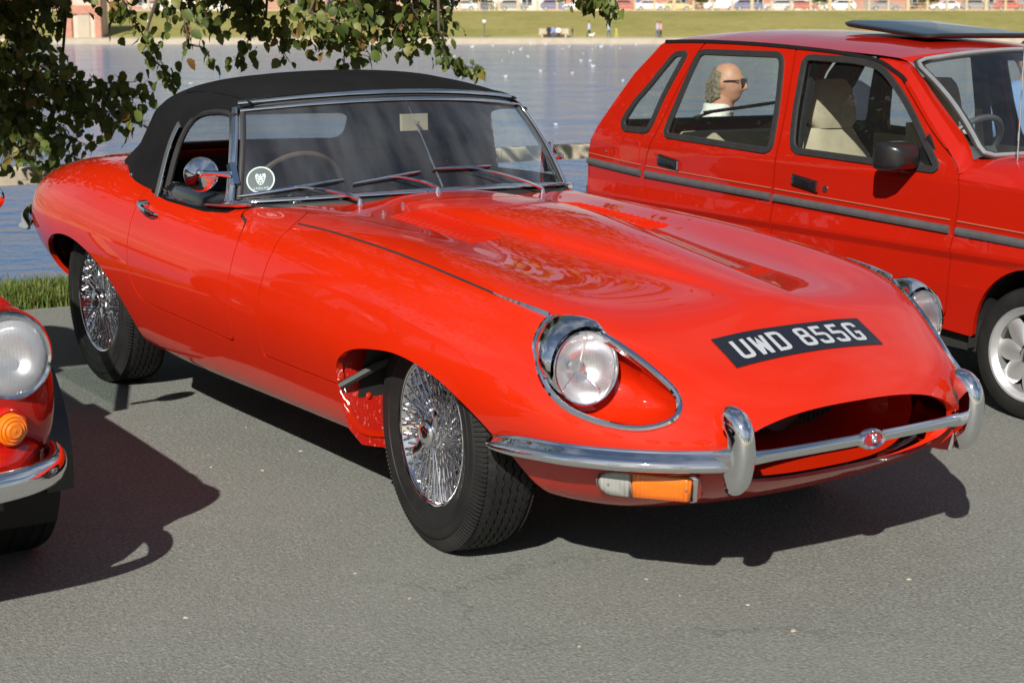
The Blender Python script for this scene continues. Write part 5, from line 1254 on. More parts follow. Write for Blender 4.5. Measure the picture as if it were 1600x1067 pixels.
        m = MB(); m.box(c+np.array([-.0465,0,0]), (.002,.15,.095)); m.v = [(x, y if s > 0 else 2*HYC-y, z) for x, y, z in m.v]; add('mirror_glass', m, 'mirror_silver', mo)
    for s in (1, -1): mirror(s)
    # aerial
    m = MB(); m.lathe([(.018,0),(.018,.008),(.010,.014),(.008,.03),(0,.03)], 14, (-.305,2.09,.870), 'Z'); m.tube([(-.305,2.09,.89),(-.31,2.088,1.25),(-.315,2.085,1.75)], [.0035,.003,.0018], 6); add('aerial', m, 'chrome', HX)
    # interior
    def seat(x, y, w, name='seat', hgt=.48):
        m = MB(); m.loft([[(x+.25+a*.26, y+b*w, z) for a, b in round_poly([(-1,-1),(1,-1),(1,1),(-1,1)], .3)] for z in (.35,.50,.56)], cap1=True); so = add(name, m, 'beige_cloth', HX)
        m = MB(); rr = []
        for t in np.linspace(0, 1, 10):
            k = min(1, .75+.25*math.sin(math.pi*min(1, t*1.15)))*(1-.25*max(0, t-.8)/.2); zz = .50+hgt*t; xx = x-.02-.20*t
            rr.append([(xx+.075*math.copysign(abs(math.cos(a))**.6, math.cos(a)), y+w*k*math.copysign(abs(math.sin(a))**.45, math.sin(a)), zz) for a in np.linspace(0, 2*math.pi, 25)[:-1]])
        m.loft(rr, cap0=True, cap1=True); add('backrest', m, 'beige_cloth', so)
        return so
    for y in (2.335, 3.045):
        so = seat(-1.33, y, .235)
        m = MB(); rr = []
        for t in np.linspace(-1, 1, 9): k = (1-abs(t)**4*.25); rr.append([(-1.535-.03*t+.052*k*math.copysign(abs(math.cos(a))**.7, math.cos(a)), y+.145*k*math.copysign(abs(math.sin(a))**.5, math.sin(a)), 1.085+t*.105) for a in np.linspace(0, 2*math.pi, 21)[:-1]])
        m.loft(rr, cap0=True, cap1=True); add('headrest', m, 'beige_cloth', so)
    so = seat(-2.26, HYC, .645, 'rear_seat', .39)
    m = MB(); m.box((-2.60,HYC,.80), (.28,1.25,.02)); add('parcel_shelf', m, 'beige_cloth', HX)
    m = MB(); m.loft([[(-.95, y, .60) for y in (2.1,3.28)], [(-.86, y, .80) for y in (2.1,3.28)], [(-.76, y, .90) for y in (2.08,3.30)], [(-.40, y, .93) for y in (2.06,3.32)]], False); add('dashboard', m, 'dark_interior', HX)
    c = np.array([-.79,2.37,.935]); ax = np.array([-.80,0,.60]); u = np.cross((0,1,0), ax); u /= np.linalg.norm(u); m = MB(); m.tube([c+(u*math.sin(a)+np.array([0,1,0])*math.cos(a))*.175 for a in np.linspace(0, 2*math.pi, 41)[:-1]], .013, 8, up=np.array([ax]*40), loop=True); stw = add('steering_wheel', m, 'grey_trim', HX)
    m = MB(); m.box(c-ax*.03, (.03,.33,.06), rotm('Y', -.64)); m.tube([c, c-ax*.3], .03, 8); add('wheel_hub', m, 'grey_trim', stw)
    for y0, s in ((2.04, 1), (3.34, -1)):
        m = MB(); m.box((-1.46, y0+.02*s, .92), (.07,.03,.84), rotm('X', -.24*s)); add('door_pillar', m, 'dark_interior', HX)
        m = MB(); m.sweep(cr_spline([(-1.475,y0+.055*s,1.16),(-1.47,y0+.065*s,1.0),(-1.44,y0+.04*s,.75)], 4), [(-.022,-.002),(.022,-.002),(.022,.002),(-.022,.002)], (0,-s,0)); sb = add('seat_belt', m, 'belt_webbing', HX)
        m = MB(); m.box((-1.475, y0+.05*s, 1.17), (.05,.02,.04)); add('belt_anchor', m, 'black_trim', sb)
        m = MB(); m.box((-1.35, y0-.03*s, .60), (1.7,.02,.56)); add('door_lining', m, 'beige_cloth', HX)
    m = MB(); m.grid(np.array([[(x, HYC+sx*.58, 1.29+.05*(1-sx*sx)) for sx in np.linspace(-1, 1, 9)] for x in (-2.3,-1.62)])); m.grid(np.array([[(x, HYC+sx*.58, 1.29+.05*(1-sx*sx)) for sx in np.linspace(-1, 1, 9)] for x in (-1.08,-.82)])); add('headlining', m, 'dark_interior', HX, recalc=False)
    # wheels: eight-petal alloys
    w = MB(); w.lathe([(.172,.07),(.19,.075),(.225,.076),(.242,.066),(.2495,.045),(.2495,-.045),(.242,-.066),(.225,-.078),(.19,-.077),(.172,-.07)], 64)
    rim = MB(); rim.lathe([(.150,.06),(.172,.07),(.180,.072),(.180,-.072),(.177,-.078),(.170,-.076),(.164,-.066),(.152,-.055),(.147,0),(.150,.06)], 64)
    pet = []
    for k in range(8):
        a = 2*math.pi*k/8; m = MB(); rows = []
        for t in np.linspace(0, 1, 9):
            r = .042+.114*t; wd = .018+.022*math.sin(math.pi*min(1, t*1.05)*.85)**.8
            rows.append([(r*math.cos(a)-b*wd*math.sin(a), -.050-.016*(1-b*b)*(1-.4*t)+.012*t, r*math.sin(a)+b*wd*math.cos(a)) for b in np.linspace(-1, 1, 7)])
        m.grid(np.array(rows)); pet.append(m)
    cap = MB(); cap.lathe([(0,-.070),(.022,-.070),(.026,-.066),(.026,-.05),(0,-.05)], 20)
    hub = MB(); hub.lathe([(0,-.045),(.055,-.045),(.06,-.035),(.06,0),(0,0)], 24); drum = MB(); drum.lathe([(0,.01),(.13,.01),(.13,.05),(0,.05)], 32)
    proto = None
    for cx, s in ((-.080, 1), (-2.50, 1), (-.080, -1), (-2.50, -1)):
        M = T(cx+1.2, -s*(HYC-2.022), .25) @ (RZ(0) if s > 0 else RZ(math.pi))
        if proto is None:
            proto = add('wheel', rim, 'alloy', HX, local=True, M=M); add('tyre', w, 'tyre_rubber', proto, local=True)
            for m in pet: add('petal', m, 'alloy', proto, local=True)
            add('centre_cap', cap, 'black_trim', proto, local=True); add('hub', hub, 'alloy', proto, local=True); add('brake_drum', drum, 'underbody', proto, local=True)
        else: copy_tree(proto, M, HX)
build_hatch()
# ---------------------------------------------------------------- small red saloon at the left edge
CX = thing('classic_car', 'small red saloon at left edge with round headlight, round amber lamp and chrome bumper', 'car', (-1.33,-2.36,0))
CYC = -2.36
def build_classic():
    fr = [.80,.93,.985,1.0,.985,.945,.865,.76,.60,.40,.20,0]
    def st(x, w, zb, zw, zt, zc):
        zz = [zb, zb+.02, zb+.12, .50, .50+(zw-.5)*.42, .50+(zw-.5)*.74, zw-.03, zw, zw+.002, zw+(zt-zw)*.5, zt-.006, zt]
        return [(x, w*f, z) for f, z in zip(fr, zz)]
    ST = [
     [(-3.30,0,z) for z in (.30,.32,.40,.50,.58,.64,.69,.72,.735,.745,.75,.755)],
     [(x, y, z) for (x, y), z in zip([(-3.22,.35),(-3.24,.42),(-3.26,.46),(-3.28,.47),(-3.27,.46),(-3.25,.44),(-3.22,.41),(-3.18,.36),(-3.14,.29),(-3.12,.2),(-3.10,.1),(-3.09,0)], (.29,.31,.40,.50,.59,.66,.715,.75,.765,.772,.776,.778))],
     st(-2.95,.68,.26,.80,.81,0), st(-2.4,.735,.23,.84,.85,0), st(-1.7,.715,.21,.80,.83,0), st(-1.1,.71,.21,.78,.835,0), st(-.75,.705,.22,.765,.82,0), st(-.48,.70,.24,.755,.805,0),
     [(-.32,.54,.25),(-.30,.62,.27),(-.275,.665,.37),(-.265,.675,.48),(-.27,.672,.58),(-.28,.652,.665),(-.30,.61,.722),(-.34,.58,.758),(-.37,.46,.785),(-.39,.31,.795),(-.40,.15,.803),(-.40,0,.806)],
     [(-.24,.42,.25),(-.20,.52,.265),(-.165,.60,.36),(-.150,.635,.47),(-.150,.635,.56),(-.165,.615,.64),(-.20,.57,.70),(-.25,.50,.74),(-.29,.40,.763),(-.32,.28,.778),(-.34,.14,.786),(-.345,0,.788)],
     [(-.19,.22,.25),(-.13,.28,.265),(-.08,.34,.36),(-.06,.36,.47),(-.06,.36,.56),(-.075,.35,.63),(-.11,.33,.69),(-.17,.29,.73),(-.22,.23,.752),(-.26,.16,.765),(-.28,.08,.772),(-.285,0,.774)],
     [(-.17,0,.25),(-.10,0,.265),(-.04,0,.36),(-.02,0,.47),(-.02,0,.56),(-.035,0,.63),(-.075,0,.69),(-.13,0,.73),(-.18,0,.75),(-.22,0,.76),(-.24,0,.765),(-.25,0,.768)],
    ]
    net = np.array(ST); net = np.concatenate([net, (net*MIR)[:, ::-1][:, 1:]], 1); S = Spline2(net, 2)
    tu = even_params(S, 230); tv = even_params(S, 170, False); P = S.grid(tu, tv); N = -S.grid_n(tu, tv)
    N[0], N[-1] = N[1], N[-2]
    if N[115, 85, 2] < 0: N = -N
    X, Y, Z = P[...,0].copy(), P[...,1].copy(), P[...,2].copy(); P = P+np.array([0,CYC,0])
    arch = lambda cx: np.array([(cx+.315*math.cos(a), .27+.315*math.sin(a)) for a in np.linspace(-.6, math.pi+.6, 31)])
    fa = np.minimum(poly_sdf(X, Z, arch(-.63)), poly_sdf(X, Z, arch(-2.61))); fa = np.where(np.abs(Y) > .35, fa, .3)
    ck = np.where(Z > .7, poly_sdf(X, Y, round_poly([(-1.25,-.60),(-1.25,.60),(-2.55,.60),(-2.55,-.60)], .15)), .3)
    fl = np.where(X > -.42, np.hypot(np.abs(Y)-.540, Z-.632)-.096, .3); body = panel_obj('body', cut_panel(P, N, np.maximum.reduce([-fa, -ck, -fl]), .02), 'red_paint_classic', CX)
    for s in (-1, 1):
        for cx in (-.63, -2.61):
            m = MB(); q = [(cx+.318*math.cos(a), CYC+s*.722, .27+.318*math.sin(a)) for a in np.linspace(-.12, math.pi+.12, 31)]; m.sweep(q, [(-.014,-.040),(.012,-.040),(.014,.030),(-.004,.034)], (0,s,0)); add('arch_trim', m, 'black_trim', body)
            m = MB(); rr = [[(cx+.325*math.cos(a), CYC+s*dy, .27+.325*math.sin(a)) for dy in (.715,.42)] for a in np.linspace(-.4, math.pi+.4, 22)]; m.loft(rr, False); add('wheel_well', m, 'underbody', CX, recalc=False)
        # round headlamp
        c = np.array([-.140, CYC+s*.540, .632]); ax = np.array([.985,.10*s,.09]); ax /= np.linalg.norm(ax); sd = np.cross((0,0,1), ax); sd /= np.linalg.norm(sd); up = np.cross(ax, sd)
        def lz(prof, n=44, d=0): 
            m = MB(); m.loft([[c+ax*(h+d)+(sd*math.cos(a)+up*math.sin(a))*rr for a in np.linspace(0, 2*math.pi, n+1)[:-1]] for rr, h in prof]); return m
        add_ring = add('headlight_ring', lz([(.116,-.05),(.113,.0),(.106,.022),(.099,.030),(.093,.028),(.090,.018),(.090,.0)]), 'chrome', CX)
        sh = add('headlight_shell', lz([(.122,-.10),(.121,-.03),(.116,.002),(.112,.0)]), 'red_paint_classic', CX)
        add('reflector', lz([(.090,.016),(.086,.0),(.07,-.025),(.045,-.042),(.02,-.05),(.001,-.051)]), 'reflector', add_ring)
        add('bulb_shield', lz([(.001,-.008),(.014,-.010),(.016,-.02),(.012,-.045)], 14), 'reflector', add_ring)
        add('headlight_glass', lz([(.0905,.022),(.08,.031),(.055,.038),(.03,.041),(.001,.042)]), 'frosted_lamp_glass', add_ring)
        # round amber lamp
        c = np.array([-.090, CYC+s*.520, .470]); ax = np.array([.97,.20*s,-.05]); ax /= np.linalg.norm(ax); sd = np.cross((0,0,1), ax); sd /= np.linalg.norm(sd); up = np.cross(ax, sd)
        il = add('indicator_lamp', lz([(.052,-.05),(.050,.004),(.046,.012),(.041,.010)]), 'red_paint_classic', CX)
        add('amber_lens', lz([(.0405,.006),(.039,.022),(.034,.026),(.030,.024),(.026,.030),(.021,.028),(.017,.034),(.012,.033),(.001,.036)]), 'amber_lens', il)
        # door mirror
        m = MB(); m.sphere((-1.22,CYC+s*.83,.885), (.03,.075,.05), 16, 10); m.tube([(-1.22,CYC+s*.80,.87),(-1.24,CYC+s*.70,.83)], .012, 8); add('door_mirror', m, 'chrome', CX)
        m = MB(); m.sphere((-3.24,CYC+s*.50,.56), (.05,.06,.09), 14, 8); add('tail_lamp', m, 'red_lens', CX)
    # bumper: full width, curled ends
    pts = [(-.18,.640),(-.10,.635),(-.01,.590),(.05,.50),(.085,.35),(.095,.12),(.095,0)]; pts = pts+[(a, -b) for a, b in pts[-2::-1]]
    q = cr_spline(np.array([(a, CYC+b, .375) for a, b in pts]), 6); n = len(q); pr = [(.012,.030)]+[(-.026*math.cos(t)-.002, .037*math.sin(t)) for t in np.linspace(1.45, -1.45, 13)]+[(.012,-.030)]
    sgn = -1; m = MB(); m.sweep(q, pr, (0,0,1), [(min(1, .4+min(i, n-1-i)/3), min(1, .45+min(i, n-1-i)/5)) for i in range(n)]); bu = add('front_bumper', m, 'chrome', CX, angle=60)
    m = MB()
    m.box((.02,CYC,.345), (.10,.9,.05)); add('bumper_iron', m, 'black_trim', bu)
    m = MB(); m.loft([[(-.28+.29*(1-abs(t)**6)+dx, CYC+t*.665, z) for t in np.linspace(-1, 1, 21)] for dx, z in ((-.10,.285),(-.02,.30),(.03,.34),(.02,.40),(-.02,.425),(-.16,.445))], False); add('front_valance', m, 'red_paint_classic', CX)
    # grille
    m = MB(); m.loft([[(.0-.0*abs(b), CYC+a*.26*k, .55+b*.09*k) for a, b in round_poly([(-1,-1),(1,-1),(1,1),(-1,1)], .4)] for k in (1.05, 1.0)]); m.loft([[(.0, CYC+a*.26, .55+b*.09) for a, b in round_poly([(-1,-1),(1,-1),(1,1),(-1,1)], .4)],[(-.01, CYC+a*.02, .55+b*.02) for a, b in round_poly([(-1,-1),(1,-1),(1,1),(-1,1)], .4)]]); gr = add('grille', m, 'black_trim', CX)
    for k in range(7): m = MB(); m.box((.004,CYC,.48+k*.023), (.012,.50,.006)); add('grille_bar', m, 'chrome', gr)
    # cabin
    zb, zr = .845, 1.30
    lowr = [(-1.16,.60),(-2.62,.60)]; 
    post = lambda a, b, r, s: (MB().tube([(a[0], CYC+s*a[1], a[2]), (b[0], CYC+s*b[1], b[2])], r, 8))
    for s in (-1, 1):
        add('roof_pillar', post((-1.17,.63,.83),(-1.58,.50,1.285), .022, s), 'red_paint_classic', CX); add('roof_pillar', post((-2.02,.64,.84),(-2.02,.515,1.30), .025, s), 'red_paint_classic', CX)
        m = MB(); m.loft([[(-2.60,CYC+s*.62,.83),(-2.90,CYC+s*.56,.83)], [(-2.45,CYC+s*.57,1.07),(-2.66,CYC+s*.52,1.07)], [(-2.30,CYC+s*.50,1.28),(-2.45,CYC+s*.47,1.26)]], False); add('rear_pillar', m, 'red_paint_classic', CX)
        m = MB(); m.grid([[(x, CYC+s*(.635-.12*t), .84+.44*t) for t in (0,.5,1)] for x in (0,)] if False else [[(np.interp(u,[0,1],[-1.20-.40*t,-2.55+.22*t]), CYC+s*(.632-.125*t), .84+.44*t) for t in np.linspace(0,1,5)] for u in np.linspace(0,1,7)]); add('side_window', m, 'window_glass', CX)
    rows = [[(x, CYC+sx*.525, z+.055*(1-abs(sx)**2.5)) for sx in np.linspace(-1, 1, 25)] for x, z in ((-1.54,1.262),(-1.60,1.29),(-1.8,1.315),(-2.1,1.318),(-2.35,1.295),(-2.48,1.25))]; m = MB(); m.grid(np.array(rows)); add('roof', m, 'red_paint_classic', CX, angle=180)
    m = MB(); m.grid(np.array([[np.array([-1.15-.41*t+.05*(1-sx*sx), CYC+sx*(.60-.10*t), .85+.42*t]) for t in np.linspace(0,1,6)] for sx in np.linspace(-1,1,17)])); add('windscreen', m, 'window_glass', CX, angle=180)
    m = MB(); m.grid(np.array([[np.array([-2.86+.40*t-.04*(1-sx*sx), CYC+sx*(.56-.08*t), .84+.41*t]) for t in np.linspace(0,1,6)] for sx in np.linspace(-1,1,17)])); add('rear_window', m, 'window_glass', CX, angle=180)
    for s in (-1, 1):
        m = MB(); m.box((-1.85, CYC+s*.31, .62), (.14,.44,.72)); m.box((-1.62, CYC+s*.31, .42), (.45,.44,.14)); add('seat', m, 'black_leather', CX)
    m = MB(); m.box((-2.35, CYC, .68), (.16,1.1,.60)); add('rear_seat', m, 'black_leather', CX)
    m = MB(); m.box((-1.22, CYC, .74), (.18,1.15,.20)); add('dashboard', m, 'black_leather', CX)
    m = MB(); m.box((-1.6, CYC, .24), (2.6,1.2,.06)); add('floor_pan', m, 'underbody', CX)
    # wheels
    w = MB(); w.lathe([(.165,.075),(.19,.08),(.24,.085),(.268,.076),(.276,.060),(.2765,.045),(.2725,.043),(.2725,.035),(.277,.033),(.277,.012),(.273,.010),(.273,-.010),(.277,-.012),(.277,-.033),(.2725,-.035),(.2725,-.043),(.2765,-.045),(.276,-.060),(.268,-.076),(.24,-.085),(.19,-.08),(.165,-.075)], 64)
    rim = MB(); rim.lathe([(.0,-.03),(.06,-.04),(.10,-.045),(.13,-.02),(.155,-.05),(.168,-.078),(.172,-.074),(.172,.07),(.15,.06)], 48); cap = MB(); cap.lathe([(0,-.075),(.05,-.07),(.075,-.055),(.08,-.04)], 32)
    pr_ = None
    for cx, s in ((-.63, 1), (-2.61, 1), (-.63, -1), (-2.61, -1)):
        M = T(cx+1.33, s*.665, .270) @ (RZ(math.pi) if s > 0 else RZ(0))
        if pr_ is None:
            pr_ = add('wheel', rim, 'car_silver', CX, local=True, M=M); add('tyre', w, 'tyre_rubber', pr_, local=True); add('hub_cap', cap, 'chrome', pr_, local=True)
        else: copy_tree(pr_, M, CX)
build_classic()
# ---------------------------------------------------------------- wooden rail along the water
def build_rail():
    o = thing('wooden_rail', 'low pale weathered timber rail on posts along the lake edge', 'railing', (-5.5, 0, -.35)); n = 0
    segs = [-7.6,-4.9,-2.2,.6,3.3,6.0,8.7]
    for a, b in zip(segs[:-1], segs[1:]):
        m = MB(); m.loft([[(-5.5+dx, y, .50+dz+.006*math.sin(y*2)) for dx, dz in ((-.05,-.048),(.05,-.048),(.05,.040),(.038,.048),(-.038,.048),(-.05,.040))] for y in np.linspace(a+.004, b-.004, 7)], cap0=True, cap1=True); add('rail_beam', m, 'weathered_wood', o)
    for y in (-7.4,-4.9,-2.2,.6,6.0,8.5):
        m = MB(); m.box((-5.5,y,.02), (.10,.10,.86)); add('post', m, 'weathered_wood', o)
build_rail()
# ---------------------------------------------------------------- people
def capsule(m, a, b, ra, rb, n=14):
    a, b = np.array(a, float), np.array(b, float); d = b-a; L = np.linalg.norm(d); d = d/L; P = []; Rr = []
    for k in range(4): t = math.pi/2*(1-k/4); P.append(a-d*ra*math.sin(t)); Rr.append(max(ra*math.cos(t), 1e-4))
    for k in range(5): P.append(a+(b-a)*k/4); Rr.append(ra+(rb-ra)*k/4)
    for k in range(1, 5): t = math.pi/2*k/4; P.append(b+d*rb*math.sin(t)); Rr.append(max(rb*math.cos(t), 1e-4))
    m.tube(P, Rr, n, up=(.13,.31,.94) if abs(d[2]) < .9 else (.9,.31,.13)); return m
def torso(m, rings, n=24):
    """rings: (centre, half width vector, half depth vector)"""
    m.loft([[np.array(c)+np.array(w)*math.copysign(abs(math.cos(a))**.85, math.cos(a))+np.array(d)*math.copysign(abs(math.sin(a))**.85, math.sin(a)) for a in np.linspace(0, 2*math.pi, n+1)[:-1]] for c, w, d in rings], cap0=True, cap1=True); return m
def head_mesh(m, scale=1.0, n=64, k=48, ears=True):
    """head centred between the ears, facing +X, up +Z; half height .125"""
    V = []; F = []
    for i in range(k+1):
        th = math.pi*i/k
        for j in range(n):
            ph = 2*math.pi*j/n; x, y, z = math.sin(th)*math.cos(ph), math.sin(th)*math.sin(ph), math.cos(th)
            X, Y, Z = x*.098, y*.077, z*.123
            Z *= 1-.07*max(0, z)**2
            f = max(0, x)
            X += -.004+(.024*f*math.exp(-((z+.80)/.22)**2))                      # chin
            if z < 0: Y *= 1-.14*min(1, -z)**1.6; X *= 1-.06*(-z)*(1 if x > 0 else 2.4)
            if f > 0:
                g = lambda y0, z0, sy, sz: math.exp(-((Y-y0)/sy)**2-((Z-z0)/sz)**2)
                X += f*(.026*g(0,-.018,.012,.020)+.014*g(0,.006,.009,.024)+.010*g(0,-.030,.019,.010))       # nose
                X += f*(.006*g(.030,.030,.022,.010)+.006*g(-.030,.030,.022,.010)+.003*g(0,.034,.03,.012))   # brow
                X -= f*(.008*g(.031,.010,.017,.011)+.008*g(-.031,.010,.017,.011))                              # eye sockets
                X += f*(.007*g(0,-.058,.020,.006)+.007*g(0,-.070,.018,.006)-.004*g(0,-.064,.024,.003)-.003*g(0,-.083,.025,.008))  # lips
                X += f*(.005*g(.045,-.035,.020,.022)+.005*g(-.045,-.035,.020,.022))                               # cheeks
            V.append((X*scale, Y*scale, Z*scale))
    for i in range(k):
        for j in range(n): F.append((i*n+j, i*n+(j+1) % n, (i+1)*n+(j+1) % n, (i+1)*n+j))
    V = np.array(V); m.add(V, F)
    if ears:
        for s in (-1, 1): m.sphere((-.008*scale, s*.080*scale, -.004*scale), (.018*scale, .012*scale, .032*scale), 14, 10, rotm('X', -.15*s) @ rotm('Y', -.2))
    return m
def hand(m, wrist, d, palm_n, size=.185, curl=.5, thumb=1):
    """palm and five separate fingers; d along the hand, palm_n the way the palm faces"""
    d = np.array(d, float); d /= np.linalg.norm(d); pn = np.array(palm_n, float); pn -= d*(pn@d); pn /= np.linalg.norm(pn); sd = np.cross(d, pn)
    w = np.array(wrist, float); k = size/.185
    torso(m, [(w, sd*.026*k, pn*.018*k), (w+d*.03*k, sd*.036*k, pn*.016*k), (w+d*.085*k, sd*.041*k, pn*.013*k), (w+d*.098*k, sd*.038*k, pn*.010*k)], 14)
    for i, (o, L) in enumerate(((-.030,.070),(-.010,.080),(.010,.075),(.030,.058))):
        p = w+d*.088*k+sd*o*k; v = d.copy(); r = .0088*k
        for s_, c in ((.45, curl*.7), (.30, curl*1.2), (.25, curl)):
            v = v*math.cos(c)+pn*math.sin(c); v /= np.linalg.norm(v); q = p+v*L*s_*k; capsule(m, p, q, r, r*.9, 8); p = q; r *= .9
    p = w+d*.025*k-sd*.030*k*thumb; v = d*.65-sd*.6*thumb+pn*.35; v /= np.linalg.norm(v)
    for L in (.040,.034): q = p+v*L*k; capsule(m, p, q, .0115*k, .010*k, 8); p = q; v = v+d*.35+pn*.2; v /= np.linalg.norm(v)
    return m
def remesh(o, vox, it=3):
    r = o.modifiers.new('skin_surface', 'REMESH'); r.mode = 'VOXEL'; r.voxel_size = vox; r.use_smooth_shade = True
    s = o.modifiers.new('soften', 'SMOOTH'); s.factor = .5; s.iterations = it
def seated_man():
    # local space: facing +X, ground at z = 0
    D = 9.0; fwd = np.array([.87,.49]); a = math.atan2(fwd[1], fwd[0])
    base = CAM_P+(( 1137-800)/FPX*_r+(533.5-130)/FPX*_u+_d)*D
    ez = .975
    M = T(base[0], base[1], base[2]-ez) @ RZ(a)
    o = thing('person', 'balding grey-haired man in sunglasses and pale patterned shirt sitting beyond the hatchback', 'person', M=M, group=None)
    hd = np.array([.0,0,ez]); S = .94
    m = MB(); head_mesh(m, S); m.v = [tuple(np.array(rotm('Y', .04)) @ np.array(p)+hd) for p in m.v]
    capsule(m, (-.035,0,ez-.20), (-.018,0,ez-.07), .064, .060, 18)
    def limb(pts, rs):
        for p, q, r1, r2 in zip(pts[:-1], pts[1:], rs[:-1], rs[1:]): capsule(m, p, q, r1, r2)
    sz = ez-.225
    torso(m, [((-.20,0,.30),(0,.17,0),(.13,0,0)),((-.18,0,.45),(0,.175,0),(.135,0,0)),((-.13,0,sz-.12),(0,.19,0),(.12,0,0)),((-.08,0,sz),(0,.17,0),(.09,0,0)),((-.05,0,sz+.05),(0,.09,0),(.06,0,0))])
    for s in (-1, 1):
        limb([(-.09,s*.195,sz-.02),(.10,s*.265,sz-.10),(.31,s*.15,sz+.015)] if s < 0 else [(-.09,s*.195,sz-.02),(-.03,s*.25,sz-.28),(.19,s*.14,sz-.24)], [.055,.043,.030])
        limb([(-.17,s*.10,.36),(.25,s*.13,.42),(.30,s*.14,.06)], [.088,.062,.045]); capsule(m, (.28,s*.14,.05), (.44,s*.15,.035), .042, .035)
    hand(m, (.315,-.148,sz+.017), (.9,.35,.1), (0,.3,-1), curl=.25, thumb=1); hand(m, (.20,.135,sz-.24), (.9,-.35,.05), (0,-.3,-1), curl=.3, thumb=-1)
    body = add('body', m, 'skin', o, local=True, recalc=False); remesh(body, .0065, 2)
    # shirt
    m = MB()
    torso(m, [((-.20,0,.30),(0,.20,0),(.16,0,0)),((-.18,0,.45),(0,.205,0),(.17,0,0)),((-.13,0,sz-.12),(0,.212,0),(.145,0,0)),((-.085,0,sz-.01),(0,.195,0),(.112,0,0)),((-.055,0,sz+.055),(0,.11,0),(.085,0,0)),((-.045,0,sz+.10),(0,.078,0),(.074,0,0))])
    for s in (-1, 1): capsule(m, (-.09,s*.19,sz-.02), (-.035,s*.245,sz-.22) if s > 0 else (.055,s*.25,sz-.08), .072, .062)
    torso(m, [((-.045,0,sz+.07),(0,.088,0),(.085,0,0)),((-.050,0,sz+.115),(0,.080,0),(.078,0,0))])
    sh = add('shirt', m, 'white_shirt', o, local=True, recalc=False); remesh(sh, .010, 3)
    m = MB(); 
    for s in (-1, 1):
        capsule(m, (-.17,s*.10,.37), (.25,s*.13,.43), .105, .080); capsule(m, (.25,s*.13,.43), (.30,s*.14,.10), .078, .066)
    torso(m, [((-.20,0,.28),(0,.19,0),(.15,0,0)),((-.18,0,.42),(0,.19,0),(.15,0,0))]); tr = add('trousers', m, 'denim', o, local=True, recalc=False); remesh(tr, .014, 3)
    m = MB()
    for s in (-1, 1): capsule(m, (.27,s*.14,.045), (.45,s*.15,.04), .048, .042)
    add('shoe', m, 'black_leather', o, local=True)
    # hair: back and sides, longer at the nape
    m = MB(); g = random.Random(2); n, k = 60, 30; V = []; F = []
    for i in range(k+1):
        for j in range(n+1):
            ph = R(98)+(2*math.pi-2*R(98))*j/n; el = 1.0-2.1*i/k     # sweep round the back; el top .. nape
            back = -math.cos(ph); top = .44+.26*max(0, back); low = -.62-.50*max(0, back)**1.5
            z = top+(low-top)*i/k; zc = max(-1, min(1, z)); rr = math.sqrt(max(0, 1-min(1, abs(zc))**2*.9)) if z > -.3 else math.sqrt(1-.09*.9)*(1-.10*(-.3-z))
            e = 1.0*min(1, i/3, (k-i)/1.5+.3, j/4+.15, (n-j)/4+.15); th = (.004+.011*min(1, i/k*1.4))*e
            wav = .0022*math.sin(ph*19+z*9)+.002*math.sin(z*24+ph*7)
            V.append(((math.cos(ph)*(rr*.098+th+wav)-.004)*S, math.sin(ph)*(rr*.078+th+wav)*S, z*.123*S))
    for i in range(k):
        for j in range(n): q = i*(n+1)+j; F.append((q, q+1, q+n+2, q+n+1))
    m.add(V, F)
    for q in range(110):
        ph = R(122)+(2*math.pi-2*R(122))*g.random(); back = max(0, -math.cos(ph)); z0 = g.uniform(-.45-.4*back, .25); p = np.array([math.cos(ph)*.100*S, math.sin(ph)*.082*S, z0*.123*S]); out = np.array([math.cos(ph), math.sin(ph), 0]); L = g.uniform(.03,.06)
        m.tube([p+out*.006, p+out*.020+np.array([-.004,0,-L*.5]), p+out*.012+np.array([-.008*g.random(),0,-L])], [.0045,.0045,.001], 5)
    m.v = [tuple(np.array(p)+hd) for p in m.v]; add('hair', m, 'grey_hair', o, local=True)
    m = MB()
    for s in (-1, 1):
        q = [(hd[0]+(.104-.012*(abs(b)-.031)**2*600*0-.25*(abs(b)-.0)**2*8)*S, b*S, hd[2]+c*S) for b, c in [(s*(.033+.024*u), .010+.021*v) for u, v in round_poly([(-1,-.9),(1,-.8),(1,1),(-1,1)], .5)]]
        c = np.mean(q, 0); m.loft([q, [p+np.array([.004,0,0]) for p in np.array(q)]], cap0=True, cap1=True)
        m.tube([(hd[0]+.085*S, s*.060*S, hd[2]+.018*S), (hd[0]+.02, s*.086*S, hd[2]+.016*S), (hd[0]-.02, s*.085*S, hd[2]+.004)], .0035, 6)
    m.tube([(hd[0]+.108*S, -.010, hd[2]+.018), (hd[0]+.110*S, .010, hd[2]+.018)], .003, 6); add('sunglasses', m, 'sunglass_black', o, local=True)
    # folding chair
    ch = thing('camp_chair', 'folding camp chair under the seated man beyond the hatchback', 'chair', M=M)
    m = MB(); m.box((-.05,0,.25), (.46,.50,.02)); add('seat', m, 'canvas_green', ch, local=True)
    m = MB(); m.box((-.33,0,.50), (.02,.50,.34), rotm('Y', -.25)); add('backrest', m, 'canvas_green', ch, local=True)
    for s in (-1, 1):
        m = MB(); m.tube([(-.30,s*.26,0),(.16,s*.26,.26)], .011, 8); add('leg', m, 'steel_tube', ch, local=True); m = MB(); m.tube([(.18,s*.26,0),(-.28,s*.26,.26),(-.38,s*.26,.70)], .011, 8); add('leg', m, 'steel_tube', ch, local=True)
seated_man()
